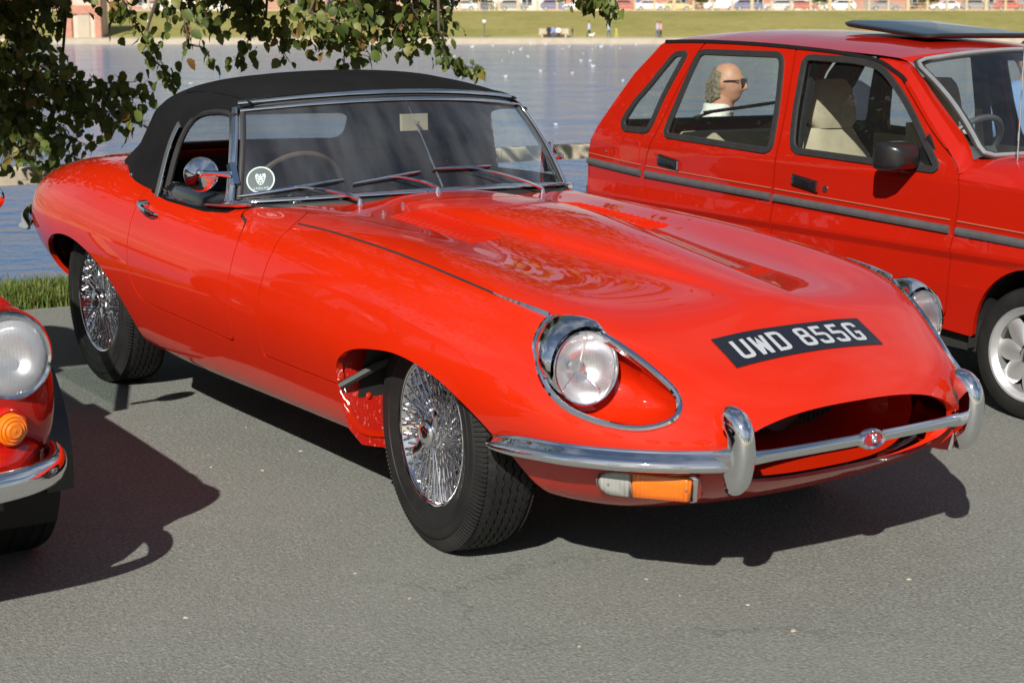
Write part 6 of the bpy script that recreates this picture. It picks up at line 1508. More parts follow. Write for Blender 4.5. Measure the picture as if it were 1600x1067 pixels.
def bystander(M, label, top, trousers, hair, h=1.74, pose='stand', vox=.014, group=None, lean=0.0):
    """a whole figure; local space facing +X, feet at z = 0"""
    o = thing('person', label, 'person', M=M, group=group); k = h/1.74
    hz = 1.62; m = MB(); head_mesh(m, .95, 24, 18); m.v = [(x+.02+lean*.9, y, z+hz) for x, y, z in m.v]
    capsule(m, (lean*.75,0,1.42), (.01+lean*.85,0,1.55), .055, .052, 10)
    torso(m, [((0,0,.88),(0,.155,0),(.11,0,0)),((lean*.3,0,1.12),(0,.15,0),(.105,0,0)),((lean*.6,0,1.32),(0,.185,0),(.11,0,0)),((lean*.72,0,1.43),(0,.14,0),(.075,0,0))], 16)
    for s in (-1, 1):
        ph = .10*s
        capsule(m, (0,s*.09,.90), (.06*s,s*.095,.48), .082, .056, 10); capsule(m, (.06*s,s*.095,.48), (.10*s-.03,s*.10,.08), .052, .036, 10); capsule(m, (.10*s-.04,s*.10,.045), (.10*s+.13,s*.11,.035), .040, .034, 8)
        capsule(m, (lean*.68,s*.20,1.38), (-.02+lean*.6,s*.25,1.10), .050, .040, 10); capsule(m, (-.02+lean*.6,s*.25,1.10), (.10+lean*.55,s*.24,.88), .038, .028, 10); hand(m, (.11+lean*.55,s*.24,.86), (.3,0,-1), (0,-s,0), curl=.4, thumb=s)
    sc = lambda mb: setattr(mb, 'v', [(x*k, y*k, z*k) for x, y, z in mb.v]) or mb
    b = add('body', sc(m), 'skin_far', o, local=True, recalc=False); remesh(b, vox, 1)
    m = MB(); torso(m, [((0,0,.84),(0,.185,0),(.14,0,0)),((lean*.3,0,1.12),(0,.175,0),(.13,0,0)),((lean*.6,0,1.32),(0,.208,0),(.132,0,0)),((lean*.72,0,1.44),(0,.165,0),(.10,0,0)),((lean*.76,0,1.49),(0,.08,0),(.075,0,0))], 16)
    for s in (-1, 1): capsule(m, (lean*.68,s*.20,1.38), (-.02+lean*.6,s*.25,1.10), .066, .056, 10); capsule(m, (-.02+lean*.6,s*.25,1.10), (.08+lean*.55,s*.245,.92), .054, .044, 10)
    t_ = add('jacket', sc(m), top, o, local=True, recalc=False); remesh(t_, vox, 2)
    m = MB(); torso(m, [((0,0,.80),(0,.175,0),(.13,0,0)),((0,0,.98),(0,.172,0),(.128,0,0))], 16)
    for s in (-1, 1): capsule(m, (0,s*.09,.88), (.06*s,s*.095,.48), .098, .072, 10); capsule(m, (.06*s,s*.095,.48), (.10*s-.03,s*.10,.10), .070, .058, 10)
    t_ = add('trousers', sc(m), trousers, o, local=True, recalc=False); remesh(t_, vox, 2)
    m = MB(); n_ = 20; V = []; F = []
    for i in range(11):
        for j in range(n_+1):
            ph = R(50)+(2*math.pi-2*R(50))*j/n_; th = .02+1.75*i/10; rr = math.sin(min(th, math.pi/2)); zz = math.cos(th); V.append((.02+lean*.9+(math.cos(ph)*rr*.105-.004-.012*(1-i/10)), math.sin(ph)*rr*.085, hz+zz*.130*.95+.004))
    for i in range(10):
        for j in range(n_): q = i*(n_+1)+j; F.append((q, q+1, q+n_+2, q+n_+1))
    m.add(V, F); add('hair', sc(m), hair, o, local=True); return o
def at_px(px, py, D): return CAM_P+((px-800)/FPX*_r+(533.5-py)/FPX*_u+_d)*D
p = at_px(1322, 118, 9.6); bystander(T(p[0], p[1], p[2]-1.40) @ RZ(2.2) @ Matrix.Scale(.92, 4), 'dark-clothed person half hidden behind the hatchback front seats', 'navy_cloth', 'dark_trousers', 'brown_hair', lean=.12)
p = at_px(1606, 118, 9.4); bystander(T(p[0], p[1], p[2]-1.40) @ RZ(-.8) @ Matrix.Scale(.92, 4), 'person in a blue top seen through the hatchback windscreen at right edge', 'blue_cloth', 'dark_trousers', 'brown_hair')
# ---------------------------------------------------------------- overhanging tree
def leaf_geo(kind, g):
    """serrated broad leaf, stalk at the origin, blade along +X, face +Z; unit length"""
    n = 7; V = []; F = []; w = (.34,.40,.31)[kind]
    for i in range(n+1):
        t = i/n; x = .12+.88*t; hw = w*math.sin(math.pi*min(1, t**.72))**.85*(1+(.10 if i % 2 else -.08)*(0 < i < n)); drop = -.16*t*t*(1+.4*kind)
        V += [(x, -hw, drop+.22*hw+g.uniform(-.02,.02)), (x, 0, drop), (x, hw, drop+.22*hw+g.uniform(-.02,.02))]
    for i in range(n):
        q = i*3; F += [(q, q+3, q+4, q+1), (q+1, q+4, q+5, q+2)]
    V += [(0,-.012,0),(0,.012,0)]; F.append((len(V)-2, 1, 4, len(V)-1)) if False else None
    return np.array(V), F
def build_tree():
    g = random.Random(21); TP = np.array([-4.9,-3.35,-.05])
    tr = thing('broadleaf_tree', 'broad-leaved tree with drooping leafy branches hanging over the water behind the sports car', 'tree', tuple(TP))
    trunk = cr_spline(np.array([TP+(0,0,-.15), TP+(.03,.05,.8), TP+(-.03,.16,1.8), TP+(.05,.30,2.8), TP+(.10,.62,3.7), TP+(.2,.95,4.6), TP+(.2,1.2,5.6)]), 5)
    m = MB(); m.tube(trunk, list(np.interp(np.arange(len(trunk)), [0,3,15,30], [.27,.20,.16,.06])), 14); add('trunk', m, 'bark', tr)
    leaves = []          # (pos, dir, normal, size, score)
    twigs = MB(); shade_pts = []
    # hanging sprays: start and end in picture terms at a distance, number of leaves, spread, shaded?
    SP = [(-60,-40,60,60,8.6,40,34,1),(-80,30,90,120,8.5,44,36,1),(-90,80,110,200,8.5,44,36,1),(-80,150,60,235,8.3,40,34,1),(-60,190,150,232,8.4,30,26,1),(-40,110,235,155,8.7,46,30,1),
          (-30,60,215,190,8.6,36,28,1),(20,90,225,200,8.8,34,24,1),(-80,-20,40,110,8.7,40,38,1),(-50,30,20,180,8.4,36,34,1),(60,-50,95,50,8.9,20,24,1),(-20,-40,25,40,8.6,26,30,1),(90,120,210,128,8.9,20,18,1),(-90,130,20,232,8.4,34,34,1),(40,150,180,190,8.6,26,26,1),
          (-70,40,70,150,8.2,40,36,1),(-70,100,60,215,8.9,40,36,1),(0,-30,130,150,9.0,24,26,1),(-40,-40,20,20,8.9,40,40,1),(20,-40,80,15,8.8,26,26,1),(-50,60,40,250,8.7,36,34,1),(-10,180,110,245,8.6,22,22,1),
          (160,-40,175,30,8.6,10,16,0),(190,-40,205,55,8.5,8,14,0),(185,-30,238,105,8.4,16,15,0),(225,80,285,130,8.6,9,11,1),(280,-40,290,95,8.5,11,13,0),(240,-50,262,45,8.7,14,20,0),(320,-40,330,40,8.7,16,22,0),(300,70,338,108,8.8,5,8,1),(345,-40,352,35,8.9,16,20,1),(210,-40,180,20,8.9,12,18,1),(250,-40,310,20,8.9,16,20,1),
          (370,-50,395,60,8.8,24,22,1),(400,-50,385,100,8.7,22,18,1),(360,-40,410,40,9.0,20,22,1),(420,30,455,98,8.9,15,14,1),
          (430,-50,470,60,8.5,26,24,0),(470,-50,520,80,8.4,30,24,0),(500,-50,545,105,8.4,28,22,0),(540,-50,580,95,8.5,28,22,0),(455,-50,500,30,8.6,24,26,0),(520,-50,570,40,8.5,24,26,0),(480,20,560,60,8.3,20,20,0),
          (580,-60,600,60,8.7,30,26,1),(610,-60,635,85,8.7,30,24,1),(640,-60,660,60,8.8,30,26,1),(660,-50,690,85,8.7,24,20,1),(680,50,742,112,8.6,16,12,1),(560,-50,590,20,8.9,24,24,1),(690,-50,700,40,8.9,18,20,1),(600,-60,650,20,8.6,28,26,1),
          (860,-60,972,22,8.3,26,13,1),(850,-60,930,8,8.4,22,14,1)]
    limb_ends = []; LIT = []
    for (ax, ay, bx, by, D, n, sp, sh) in SP:
        n = int(n*(2.5 if sh else 1.8)); P = []
        k = 8; sag = g.uniform(-10, 18)
        for i in range(k+1):
            t = i/k; px = ax+(bx-ax)*t+6*math.sin(t*7+ax); py = ay+(by-ay)*t**1.15+sag*math.sin(math.pi*t); P.append(at_px(px, py, D+.25*math.sin(t*3+by)*.6))
        P = np.array(P); twigs.tube(P, list(np.linspace(.007, .0018, k+1)), 5); limb_ends.append(P[0])
        for i in range(n):
            t = g.random()**.75; q = P[0]+(P[-1]-P[0])*t; j = min(k-1, int(t*k)); q = P[j]+(P[j+1]-P[j])*(t*k-j)
            off = np.array([g.gauss(0,1), g.gauss(0,1), g.gauss(0,1)]); off *= sp/FPX*D*.62/1.2
            pos = q+off; size = g.uniform(.040,.080)*(1.12 if not sh else 1)
            ang = g.uniform(0, 6.28); dr = np.array([math.cos(ang)*.55, math.sin(ang)*.55, -g.uniform(.35, 1.0)]); dr /= np.linalg.norm(dr)
            nr = np.array([g.gauss(0,.55), g.gauss(0,.55), g.uniform(.1, 1)])+SUN_V*(.5 if not sh else .1); nr -= dr*(nr@dr); nr /= np.linalg.norm(nr)
            leaves.append((pos, dr, nr, size))
            if i % 2 == 0: st = q+(pos-q)*.0; twigs.tube([st, (st+pos)/2+np.array([0,0,.01]), pos], [.0022,.0016,.0011], 4, cap=False)
        if not sh: LIT += [P[0]+(P[-1]-P[0])*t for t in np.linspace(.2, 1, 6)]
        if sh:
            for i in range(n*(2 if ax < 350 else 6)): t = g.random(); q = P[0]+(P[-1]-P[0])*t; shade_pts.append(q)
    # limbs from the trunk to the heads of the sprays
    heads = []
    for q in [(-60,-140,8.6),(120,-150,8.8),(300,-140,8.7),(430,-150,8.7),(560,-150,8.6),(680,-150,8.7),(880,-150,8.3)]: heads.append(at_px(*q))
    for i, h in enumerate(heads):
        s = trunk[min(len(trunk)-1, 14+2*i)]; mid = (s+h)/2+np.array([0,0,.35+.05*i]); P = cr_spline(np.array([s, mid, h]), 8); m = MB(); m.tube(P, list(np.linspace(.065, .018, len(P))), 8); add('limb', m, 'bark', tr)
    for e in limb_ends:
        h = min(heads, key=lambda q: np.linalg.norm(q-e)); 
        if abs(((e-CAM_P)@_u)/((e-CAM_P)@_d)*FPX) > 533 or True: twigs.tube([h, (h+e)/2+np.array([0,0,.06]), e], [.014,.010,.007], 5)
    # the crown above, which shades the hanging sprays
    crown = []
    def in_frame(p, mg=14):
        q = p-CAM_P; z = q@_d
        if z < .3: return False
        x, y = 800+FPX*(q@_r)/z, 533.5-FPX*(q@_u)/z; return -mg < x < 1600+mg and -mg < y < 1067+mg
    def hits_car(p):
        for zt in (1.2, .8, .4):
            t = (p[2]-zt)/SUN_V[2]; s = p-SUN_V*t
            if -3.75 < s[0] < 1.2 and -1.0 < s[1] < 1.0: return True
        s = p-SUN_V*((p[2]-.52)/SUN_V[2])
        if -5.75 < s[0] < -5.2 and -1.4 < s[1] < .7: return True
        t = p[2]/SUN_V[2]; s = p-SUN_V*t
        return s[0] > -5.2
    n_try = 0; LIT = np.array(LIT)
    while len(crown) < 13000 and n_try < 90000:
        n_try += 1
        if n_try % 4:
            q = shade_pts[g.randrange(len(shade_pts))]; p = q+SUN_V*g.uniform(.45, 3.2)+np.array([g.gauss(0,.10), g.gauss(0,.10), g.gauss(0,.08)])
        else:
            a, rr = g.uniform(0, 6.28), g.random()**.5*3.2; p = TP+np.array([.3+math.cos(a)*rr, 1.2+math.sin(a)*rr*1.2, 4.6+g.gauss(0, .9)])
        if in_frame(p) or hits_car(p): continue
        w_ = LIT-p; al = w_@SUN_V; dd = np.linalg.norm(w_-al[:, None]*SUN_V, axis=1)
        if ((al < 0) & (dd < .085)).any(): continue
        dr = np.array([g.gauss(0,1), g.gauss(0,1), -.5]); dr /= np.linalg.norm(dr); nr = np.array([g.gauss(0,.6), g.gauss(0,.6), 1])+SUN_V*.6; nr -= dr*(nr@dr); nr /= np.linalg.norm(nr)
        crown.append((p, dr, nr, g.uniform(.08, .14)))
    # the rest of the crown, spreading over the water above the picture: clumps of leaves on the limbs
    cl = []
    while len(cl) < 120:
        c = at_px(g.uniform(-420, 1000), -150-abs(g.gauss(0, 1))*520, g.uniform(8.0, 11.0))
        if .9 < c[2] < 7.5: cl.append((c, g.uniform(.18, .42)))
    for c, r in cl:
        for k in range(70):
            p = c+np.array([g.gauss(0, r), g.gauss(0, r), g.gauss(0, r*.6)])
            if in_frame(p) or hits_car(p): continue
            w_ = LIT-p; al = w_@SUN_V; dd = np.linalg.norm(w_-al[:, None]*SUN_V, axis=1)
            if ((al < 0) & (dd < .14)).any(): continue
            dr = np.array([g.gauss(0,1), g.gauss(0,1), -.6]); dr /= np.linalg.norm(dr); nr = np.array([g.gauss(0,.6), g.gauss(0,.6), 1])+SUN_V*.5; nr -= dr*(nr@dr); nr /= np.linalg.norm(nr); crown.append((p, dr, nr, g.uniform(.08, .15)))
    def bulk(name, L):
        V = []; F = []
        geos = [leaf_geo(k, g) for k in range(3)]
        for p, d, n, s in L:
            gv, gf = geos[g.randrange(3)]; sd = np.cross(n, d); o = len(V); W = p+(gv[:, :1]*d+gv[:, 1:2]*sd+gv[:, 2:]*n)*s; V.extend(W.tolist()); F.extend([tuple(i+o for i in f) for f in gf])
        m = MB(); m.v = V; m.f = F; o = add(name, m, 'leaf_green', tr, recalc=False, angle=180); o['kind'] = 'stuff'
    vis = [L for L in leaves if in_frame(L[0], -2)]; hid = [L for L in leaves if not in_frame(L[0], -2)]
    vis.sort(key=lambda L: -L[3]*(1 if True else 0)); big = vis[:300]
    bulk('foliage', vis[300:]+hid+crown)
    meshes = []
    for k in range(6):
        gv, gf = leaf_geo(k % 3, g); me = bpy.data.meshes.new('leaf'); me.from_pydata(gv.tolist(), [], gf); finish(me, 'leaf_green', True, 180); meshes.append(me)
    for p, d, n, s in big:
        sd = np.cross(n, d); p = p-TP; Mx = Matrix(((d[0]*s, sd[0]*s, n[0]*s, p[0]), (d[1]*s, sd[1]*s, n[1]*s, p[1]), (d[2]*s, sd[2]*s, n[2]*s, p[2]), (0,0,0,1))); place('leaf', meshes[g.randrange(6)], tr, Mx)
    o = add('twigs', twigs, 'bark', tr, recalc=False); o['kind'] = 'stuff'
build_tree()
# ---------------------------------------------------------------- the far side of the lake
def bgM(p, rz=0.0): return BG @ T(*p) @ RZ(rz)
ZQ = LAKE_Z+.602
def far_car(px, D, material, body, label, rz=0.0, flip=1):
    p = bgp(px, 20, D); o = thing('parked_car', label, 'car', M=bgM((p[0], p[1], BANK_Z), rz), group='cars parked beyond the far fence')
    L = 4.3 if body != 'van' else 4.8; W = 1.7
    if body == 'van': prof = [(-2.4,.35),(2.35,.35),(2.4,.75),(2.25,.98),(1.75,1.12),(1.15,1.85),(.9,1.95),(-2.3,1.95),(-2.4,1.7)]; cab = [(.75,1.15),(1.60,1.15),(1.15,1.78),(.75,1.80)]
    elif body == 'hatch': prof = [(-2.0,.30),(2.05,.30),(2.1,.62),(1.95,.82),(1.05,.95),(.40,1.42),(-.2,1.48),(-1.45,1.42),(-2.0,.98),(-2.08,.70)]; cab = [(-1.70,.98),(.90,.98),(.32,1.36),(-1.40,1.36)]
    else: prof = [(-2.2,.30),(2.15,.30),(2.2,.62),(2.05,.80),(1.0,.92),(.35,1.38),(-.2,1.43),(-1.0,1.38),(-1.65,1.0),(-2.15,.95),(-2.25,.65)]; cab = [(-1.45,.97),(.85,.97),(.28,1.33),(-.98,1.33)]
    f = lambda P: [(x*flip, z) for x, z in P]
    m = MB(); pr = round_poly(f(prof), .12, 3); m.prism(pr, (0,W/2,0), (1,0,0), (0,0,1), (0,-1,0), W); add('body', m, material, o, local=True, angle=30)
    for s in (-1, 1): 
        m = MB(); m.prism(round_poly(f(cab), .05, 2), (0,s*(W/2+.004),0), (1,0,0), (0,0,1), (0,-s,0), .02); add('window', m, 'far_glass', o, local=True)
        for x in (-1.3, 1.35): m = MB(); m.lathe([(0,-.10),(.31,-.10),(.33,.0),(.31,.10),(0,.10)], 20, (x*flip, s*(W/2-.06), .32), 'Y'); w = add('wheel', m, 'tyre_rubber', o, local=True); m = MB(); m.lathe([(0,-.115),(.19,-.115),(.20,-.09),(.20,.09),(.19,.115),(0,.115)], 16, (x*flip, s*(W/2-.06), .32), 'Y'); add('hub_cap', m, 'alloy', w, local=True)
    xs = max(p_[0] for p_ in prof)
    for s in (-1, 1): m = MB(); m.sphere((xs*flip*.985, s*.6, .66), (.05,.16,.08), 10, 6); add('headlight', m, 'lamp_globe', o, local=True)
def build_far():
    fc = [(600,'car_red','saloon','red saloon beyond the far fence above the green leaves',1),(660,'car_silver','hatch','silver hatchback beyond the fence by the dark leaf tip',1),(712,'car_silver','saloon','silver saloon beyond the fence left of the far lamp post',-1),(793,'car_grey','hatch','grey hatchback beyond the fence right of the far lamp post',1),(858,'car_blue','hatch','dark blue hatchback beyond the fence above the bench',1),(893,'car_white','hatch','white hatchback just left of the hanging leaf tip',-1),(968,'car_red','hatch','red hatchback beyond the fence right of the hanging leaf tip',1),(1006,'car_white','saloon','white low saloon between red and yellow cars',1),(1047,'car_yellow','saloon','yellow saloon beyond the far fence',1),
          (1116,'car_white','van','white van beyond the far fence',-1),(1160,'car_blue','hatch','bright blue hatchback right of the white van',1),(1205,'car_silver','hatch','pale silver hatchback right of the blue car',-1),(1242,'car_red','saloon','small red saloon over the hatchback roof',1),(1302,'car_white','hatch','white hatchback left of the tilted sunroof',-1),(1372,'car_grey','saloon','dark grey saloon above the tilted sunroof',1),(1466,'car_white','saloon','white saloon above the right end of the sunroof',-1),(1515,'car_grey','hatch','grey hatchback between white and red cars far right',1),(1565,'car_red','saloon','rightmost red saloon beyond the far fence',1),(330,'car_white','hatch','white hatchback glimpsed between twigs at upper left',1),(240,'car_silver','saloon','silver saloon glimpsed beside the brick pavilion',1)]
    for i, (px, mt, b, lab, fl) in enumerate(fc): far_car(px, SHORE+(43 if i % 3 else 45.5), mt, b, lab, .04*math.sin(i*3.1), fl)
    # second row, mostly hidden
    g = random.Random(9)
    # stone fence
    D = SHORE+35.2; fe = thing('stone_fence', 'long fence of pale stone posts with thin railings on top of the grass bank', 'fence', M=bgM((0, D, BANK_Z)))
    post = MB(); post.box((0,0,.60), (.30,.30,1.20)); post.box((0,0,1.24), (.40,.40,.08)); post.box((0,0,1.33), (.24,.24,.10))
    big = MB(); big.box((0,0,.85), (.42,.42,1.70)); big.box((0,0,1.76), (.54,.54,.10)); big.box((0,0,1.88), (.32,.32,.14))
    pm = bm = None; step = 2.55; n0 = -34
    for i in range(n0, 35):
        x = i*step; b = i % 4 == 0
        if b:
            if bm is None: o = add('tall_post', big, 'fence_stone', fe, local=True, M=T(x,0,0)); bm = o.data
            else: place('tall_post', bm, fe, T(x,0,0))
        else:
            if pm is None: o = add('post', post, 'fence_stone', fe, local=True, M=T(x,0,0)); pm = o.data
            else: place('post', pm, fe, T(x,0,0))
    m = MB()
    for i in range(n0, 34):
        x = i*step
        for z in (.18,.62,1.02): m.box((x+step/2,0,z), (step-.3,.06,.05))
        for k in range(1, 10): m.box((x+.15+(step-.3)*k/10,0,.60), (.03,.03,.84))
    o = add('railings', m, 'pale_stone', fe, local=True, smooth=False, recalc=False); o['kind'] = 'stuff'
    m = MB(); m.box((0,0,.02), (-2*n0*step,.36,.16)); add('plinth', m, 'fence_stone', fe, local=True)
    # terraced brick houses behind
    for i, px in enumerate(range(-60, 1720, 120)):
        D = SHORE+72; p = bgp(px, 20, D); w = 120/FPX*D*.985; mt = 'red_brick' if i % 4 != 3 else 'mortar_cream'
        o = thing('brick_house' if i % 4 != 3 else 'rendered_house', ('red brick' if i % 4 != 3 else 'cream rendered')+' terraced house, '+['first','second','third','fourth','fifth','sixth','seventh','eighth','ninth','tenth','eleventh','twelfth','thirteenth','fourteenth','fifteenth'][i]+' from the left along the far road', 'house', M=bgM((p[0], p[1], BANK_Z)), group='terraced houses on the far side')
        m = MB(); m.box((0,4,2.9), (w,8,5.8)); add('wall', m, mt, o, local=True)
        m = MB(); m.add([(-w/2,-.3,5.8),(w/2,-.3,5.8),(w/2,8.3,5.8),(-w/2,8.3,5.8),(-w/2,4,8.4),(w/2,4,8.4)], [(0,1,5,4),(2,3,4,5),(0,4,3),(1,2,5),(0,3,2,1)]); rf = add('roof', m, 'roof_tile', o, local=True, smooth=False)
        m = MB(); m.box((w*.3,4,8.8), (.9,.6,1.4)); add('chimney', m, mt, rf, local=True)
        for x in (-w*.28, w*.28):
            for z in (1.5, 4.3):
                if x < 0 and z < 2: continue
                m = MB(); m.box((x,-.02,z), (1.7,.10,1.6)); f = add('window', m, 'white_cloth', o, local=True); m = MB(); m.box((x-.40,-.075,z), (.72,.03,1.4)); m.box((x+.40,-.075,z), (.72,.03,1.4)); add('pane', m, 'far_glass', f, local=True)
        m = MB(); m.box((-w*.28,-.02,1.05), (1.0,.10,2.1)); add('door', m, 'car_blue' if i % 2 else 'car_grey', o, local=True)
    for px, lb in ((740,'green bush behind the cars just left of the far lamp post line'),(1085,'green bush behind the white van'),(1272,'green bush beyond the fence above the hatchback rear roof'),(1440,'green bush beyond the fence above the tilted sunroof')):
        p = bgp(px, 20, SHORE+60); o = thing('hedge_bush', lb, 'bush', M=bgM((p[0], p[1], BANK_Z))); m = MB(); V = []
        for k in range(420):
            a, b, r = g.uniform(0, 6.28), g.uniform(0, 1.5), g.uniform(.8, 1.15); c = np.array([math.cos(a)*math.cos(b)*2.6*r, math.sin(a)*math.cos(b)*1.1*r, math.sin(b)*1.7*r]); d = np.array([g.gauss(0,1), g.gauss(0,1), g.gauss(0,1)]); d /= np.linalg.norm(d); e = np.cross(d, (.3,.2,.9)); e /= np.linalg.norm(e); m.add([c-d*.22, c+e*.16, c+d*.22, c-e*.16], [(0,1,2,3)])
        add('foliage', m, 'leaf_green', o, local=True, smooth=False, recalc=False)
    # brick pavilion at the water's edge, upper left
    p = bgp(118, 50, SHORE+7.2); o = thing('brick_pavilion', 'red brick lakeside pavilion behind the leaves at upper left', 'building', M=bgM((p[0], p[1], ZQ)))
    m = MB(); m.box((0,2.5,2.6), (3.6,4,5.2)); add('wall', m, 'brick_light', o, local=True)
    for x in (-1.7, 1.7): m = MB(); m.box((x,.35,2.7), (.75,.5,5.4)); add('pier', m, 'red_brick', o, local=True)
    m = MB(); m.box((0,.4,3.15), (2.7,.3,1.0)); add('lintel', m, 'red_brick', o, local=True); m = MB(); m.box((0,.44,1.3), (1.4,.2,2.6)); add('door', m, 'path_concrete', o, local=True)
    m = MB(); m.add([(-2.4,-.2,5.3),(2.4,-.2,5.3),(2.4,5,5.3),(-2.4,5,5.3),(0,2.4,7.2)], [(0,1,4),(1,2,4),(2,3,4),(3,0,4),(0,3,2,1)]); add('roof', m, 'roof_tile', o, local=True, smooth=False)
    # lamp posts
    for px, lab in ((747, 'short lamp post with white globe on the far path'), (222, 'lamp post with white globe behind the left twigs')):
        p = bgp(px, 58, SHORE+8.4); o = thing('lamp_post', lab, 'lamp post', M=bgM((p[0], p[1], ZQ)))
        m = MB(); m.lathe([(.13,0),(.13,.12),(.07,.2),(.055,1.45),(.09,1.5),(.10,1.55),(0,1.55)], 14, axis='Z'); add('pole', m, 'lamp_post_grey', o, local=True); m = MB(); m.sphere((0,0,1.80), .22, 16, 10); add('lamp_globe', m, 'lamp_globe', o, local=True); m = MB(); m.lathe([(.10,1.98),(.16,2.02),(.02,2.14),(.025,3.1),(0,3.1)], 12, axis='Z'); add('finial', m, 'lamp_post_grey', o, local=True)
    # bench on the path with three sitters
    p = bgp(856, 58, SHORE+8.0); be = thing('park_bench', 'pale stone bench on the far lakeside path', 'bench', M=bgM((p[0], p[1], ZQ)))
    m = MB(); m.box((0,0,.43), (3.0,.5,.10)); add('seat', m, 'pale_stone', be, local=True); m = MB(); m.box((0,.32,.62), (3.4,.12,.75)); add('backrest', m, 'pale_stone', be, local=True)
    for x in (-1.35, 1.35): m = MB(); m.box((x,.02,.19), (.18,.46,.38)); add('leg', m, 'pale_stone', be, local=True)
    def figure(px, feet, h, top, legs, lab, face=0.0, sit=False, D=SHORE+5.5):
        p = bgp(px, feet, D); o = thing('person', lab, 'person', M=bgM((p[0], p[1], ZQ), face)); k = h/1.6; dz = -.42 if sit else 0
        sc = lambda mb: setattr(mb, 'v', [(x*k, y*k, (z+dz)*k) for x, y, z in mb.v]) or mb
        m = MB(); head_mesh(m, 1.0, 16, 12, False); m.v = [(x+.02, y, z+1.62) for x, y, z in m.v]; capsule(m, (0,0,1.40), (.01,0,1.55), .055, .05, 8)
        torso(m, [((0,0,.86),(0,.14,0),(.10,0,0)),((0,0,1.3),(0,.16,0),(.10,0,0)),((0,0,1.42),(0,.10,0),(.07,0,0))], 10)
        for s in (-1, 1):
            capsule(m, (0,s*.2,1.36), (.05,s*.24,1.08), .045, .038, 8); capsule(m, (.05,s*.24,1.08), (.18,s*.22,.90), .036, .03, 8); capsule(m, (.19,s*.22,.89), (.25,s*.22,.84), .035, .025, 8)
            if sit: capsule(m, (0,s*.1,.90), (.42,s*.11,.90), .07, .06, 8); capsule(m, (.42,s*.11,.90), (.44,s*.11,.48), .05, .04, 8)
            else: capsule(m, (0,s*.09,.88), (.12*s,s*.1,.48), .07, .055, 8); capsule(m, (.12*s,s*.1,.48), (.18*s-.05,s*.1,.06), .05, .04, 8)
        b = add('body', sc(m), 'skin_far', o, local=True); remesh(b, .03, 0)
        m = MB(); torso(m, [((0,0,.84),(0,.18,0),(.14,0,0)),((0,0,1.3),(0,.20,0),(.135,0,0)),((0,0,1.44),(0,.15,0),(.10,0,0)),((0,0,1.49),(0,.07,0),(.07,0,0))], 12)
        for s in (-1, 1): capsule(m, (0,s*.2,1.36), (.05,s*.24,1.05), .065, .055, 8)
        t_ = add('top', sc(m), top, o, local=True); remesh(t_, .03, 1)
        m = MB(); torso(m, [((0,0,.80),(0,.17,0),(.13,0,0)),((0,0,.95),(0,.17,0),(.13,0,0))], 10)
        for s in (-1, 1):
            if sit: capsule(m, (0,s*.1,.90), (.42,s*.11,.90), .09, .075, 8); capsule(m, (.42,s*.11,.90), (.44,s*.11,.50), .07, .06, 8)
            else: capsule(m, (0,s*.09,.88), (.12*s,s*.1,.48), .09, .07, 8); capsule(m, (.12*s,s*.1,.48), (.18*s-.05,s*.1,.08), .068, .055, 8)
        t_ = add('trousers', sc(m), legs, o, local=True); remesh(t_, .03, 1)
        m = MB(); m.sphere((.0,0,1.665), (.105,.088,.10), 12, 8); add('hair', sc(m), 'brown_hair', o, local=True)
    figure(848, 58, 1.74, 'black_cloth', 'black_cloth', 'person in black sitting at the left end of the far bench', -1.57, True, SHORE+7.8)
    figure(855, 58, 1.66, 'blue_cloth', 'denim', 'person in blue sitting mid bench on the far path', -1.57, True, SHORE+7.8)
    figure(863, 58, 1.60, 'white_cloth', 'black_cloth', 'person in white sitting at the right end of the far bench', -1.57, True, SHORE+7.8)
    figure(885, 62, 1.15, 'black_cloth', 'denim', 'small child in dark clothes on the far path', 0.2)
    figure(911, 61, 1.70, 'pale_blue', 'black_cloth', 'walker in pale blue top and black trousers on far path', .1)
    figure(942, 61, 1.70, 'pale_blue', 'denim', 'person in pale blue top with blue trousers beside the yellow-clad child', 2.9)
    figure(954, 63, 1.10, 'yellow_cloth', 'yellow_cloth', 'small child dressed in yellow on the far path', 3.0)
    figure(1018, 64, 1.70, 'lilac_cloth', 'denim', 'person in lilac top walking on the far path near the hatchback roof', .2)
    figure(1023, 64, 1.66, 'pink_cloth', 'black_cloth', 'person in pink top walking beside the lilac-topped walker', .3, D=SHORE+4.7)
    figure(640, 60, 1.7, 'white_cloth', 'denim', 'walker in white top glimpsed through the dark leaves', 3.0)
    # small dog beside the walker
    p = bgp(914.5, 61, SHORE+4.9); o = thing('dog', 'small white dog beside the walker on the far path', 'dog', M=bgM((p[0], p[1], ZQ))); m = MB(); torso(m, [((-.25,0,.30),(0,.07,0),(0,0,.09)),((.0,0,.31),(0,.085,0),(0,0,.11)),((.20,0,.34),(0,.09,0),(0,0,.13)),((.27,0,.36),(0,.06,0),(0,0,.08))], 10); capsule(m, (.24,0,.38), (.33,0,.48), .065, .055, 8); capsule(m, (.34,0,.49), (.45,0,.46), .06, .03, 8); capsule(m, (-.26,0,.36), (-.38,0,.48), .025, .012, 6)
    for x, s in ((.18,1),(.18,-1)): capsule(m, (x,s*.06,.30), (x+.01,s*.06,.15), .04, .025, 6); capsule(m, (x+.01,s*.06,.15), (x+.02,s*.06,.02), .025, .02, 6)
    for s in (1, -1): capsule(m, (-.22,s*.06,.30), (-.16,s*.06,.20), .05, .03, 6); capsule(m, (-.16,s*.06,.20), (-.24,s*.06,.12), .026, .02, 6); capsule(m, (-.24,s*.06,.12), (-.22,s*.06,.02), .02, .018, 6); capsule(m, (.31,s*.05,.54), (.30,s*.055,.47), .02, .025, 6)
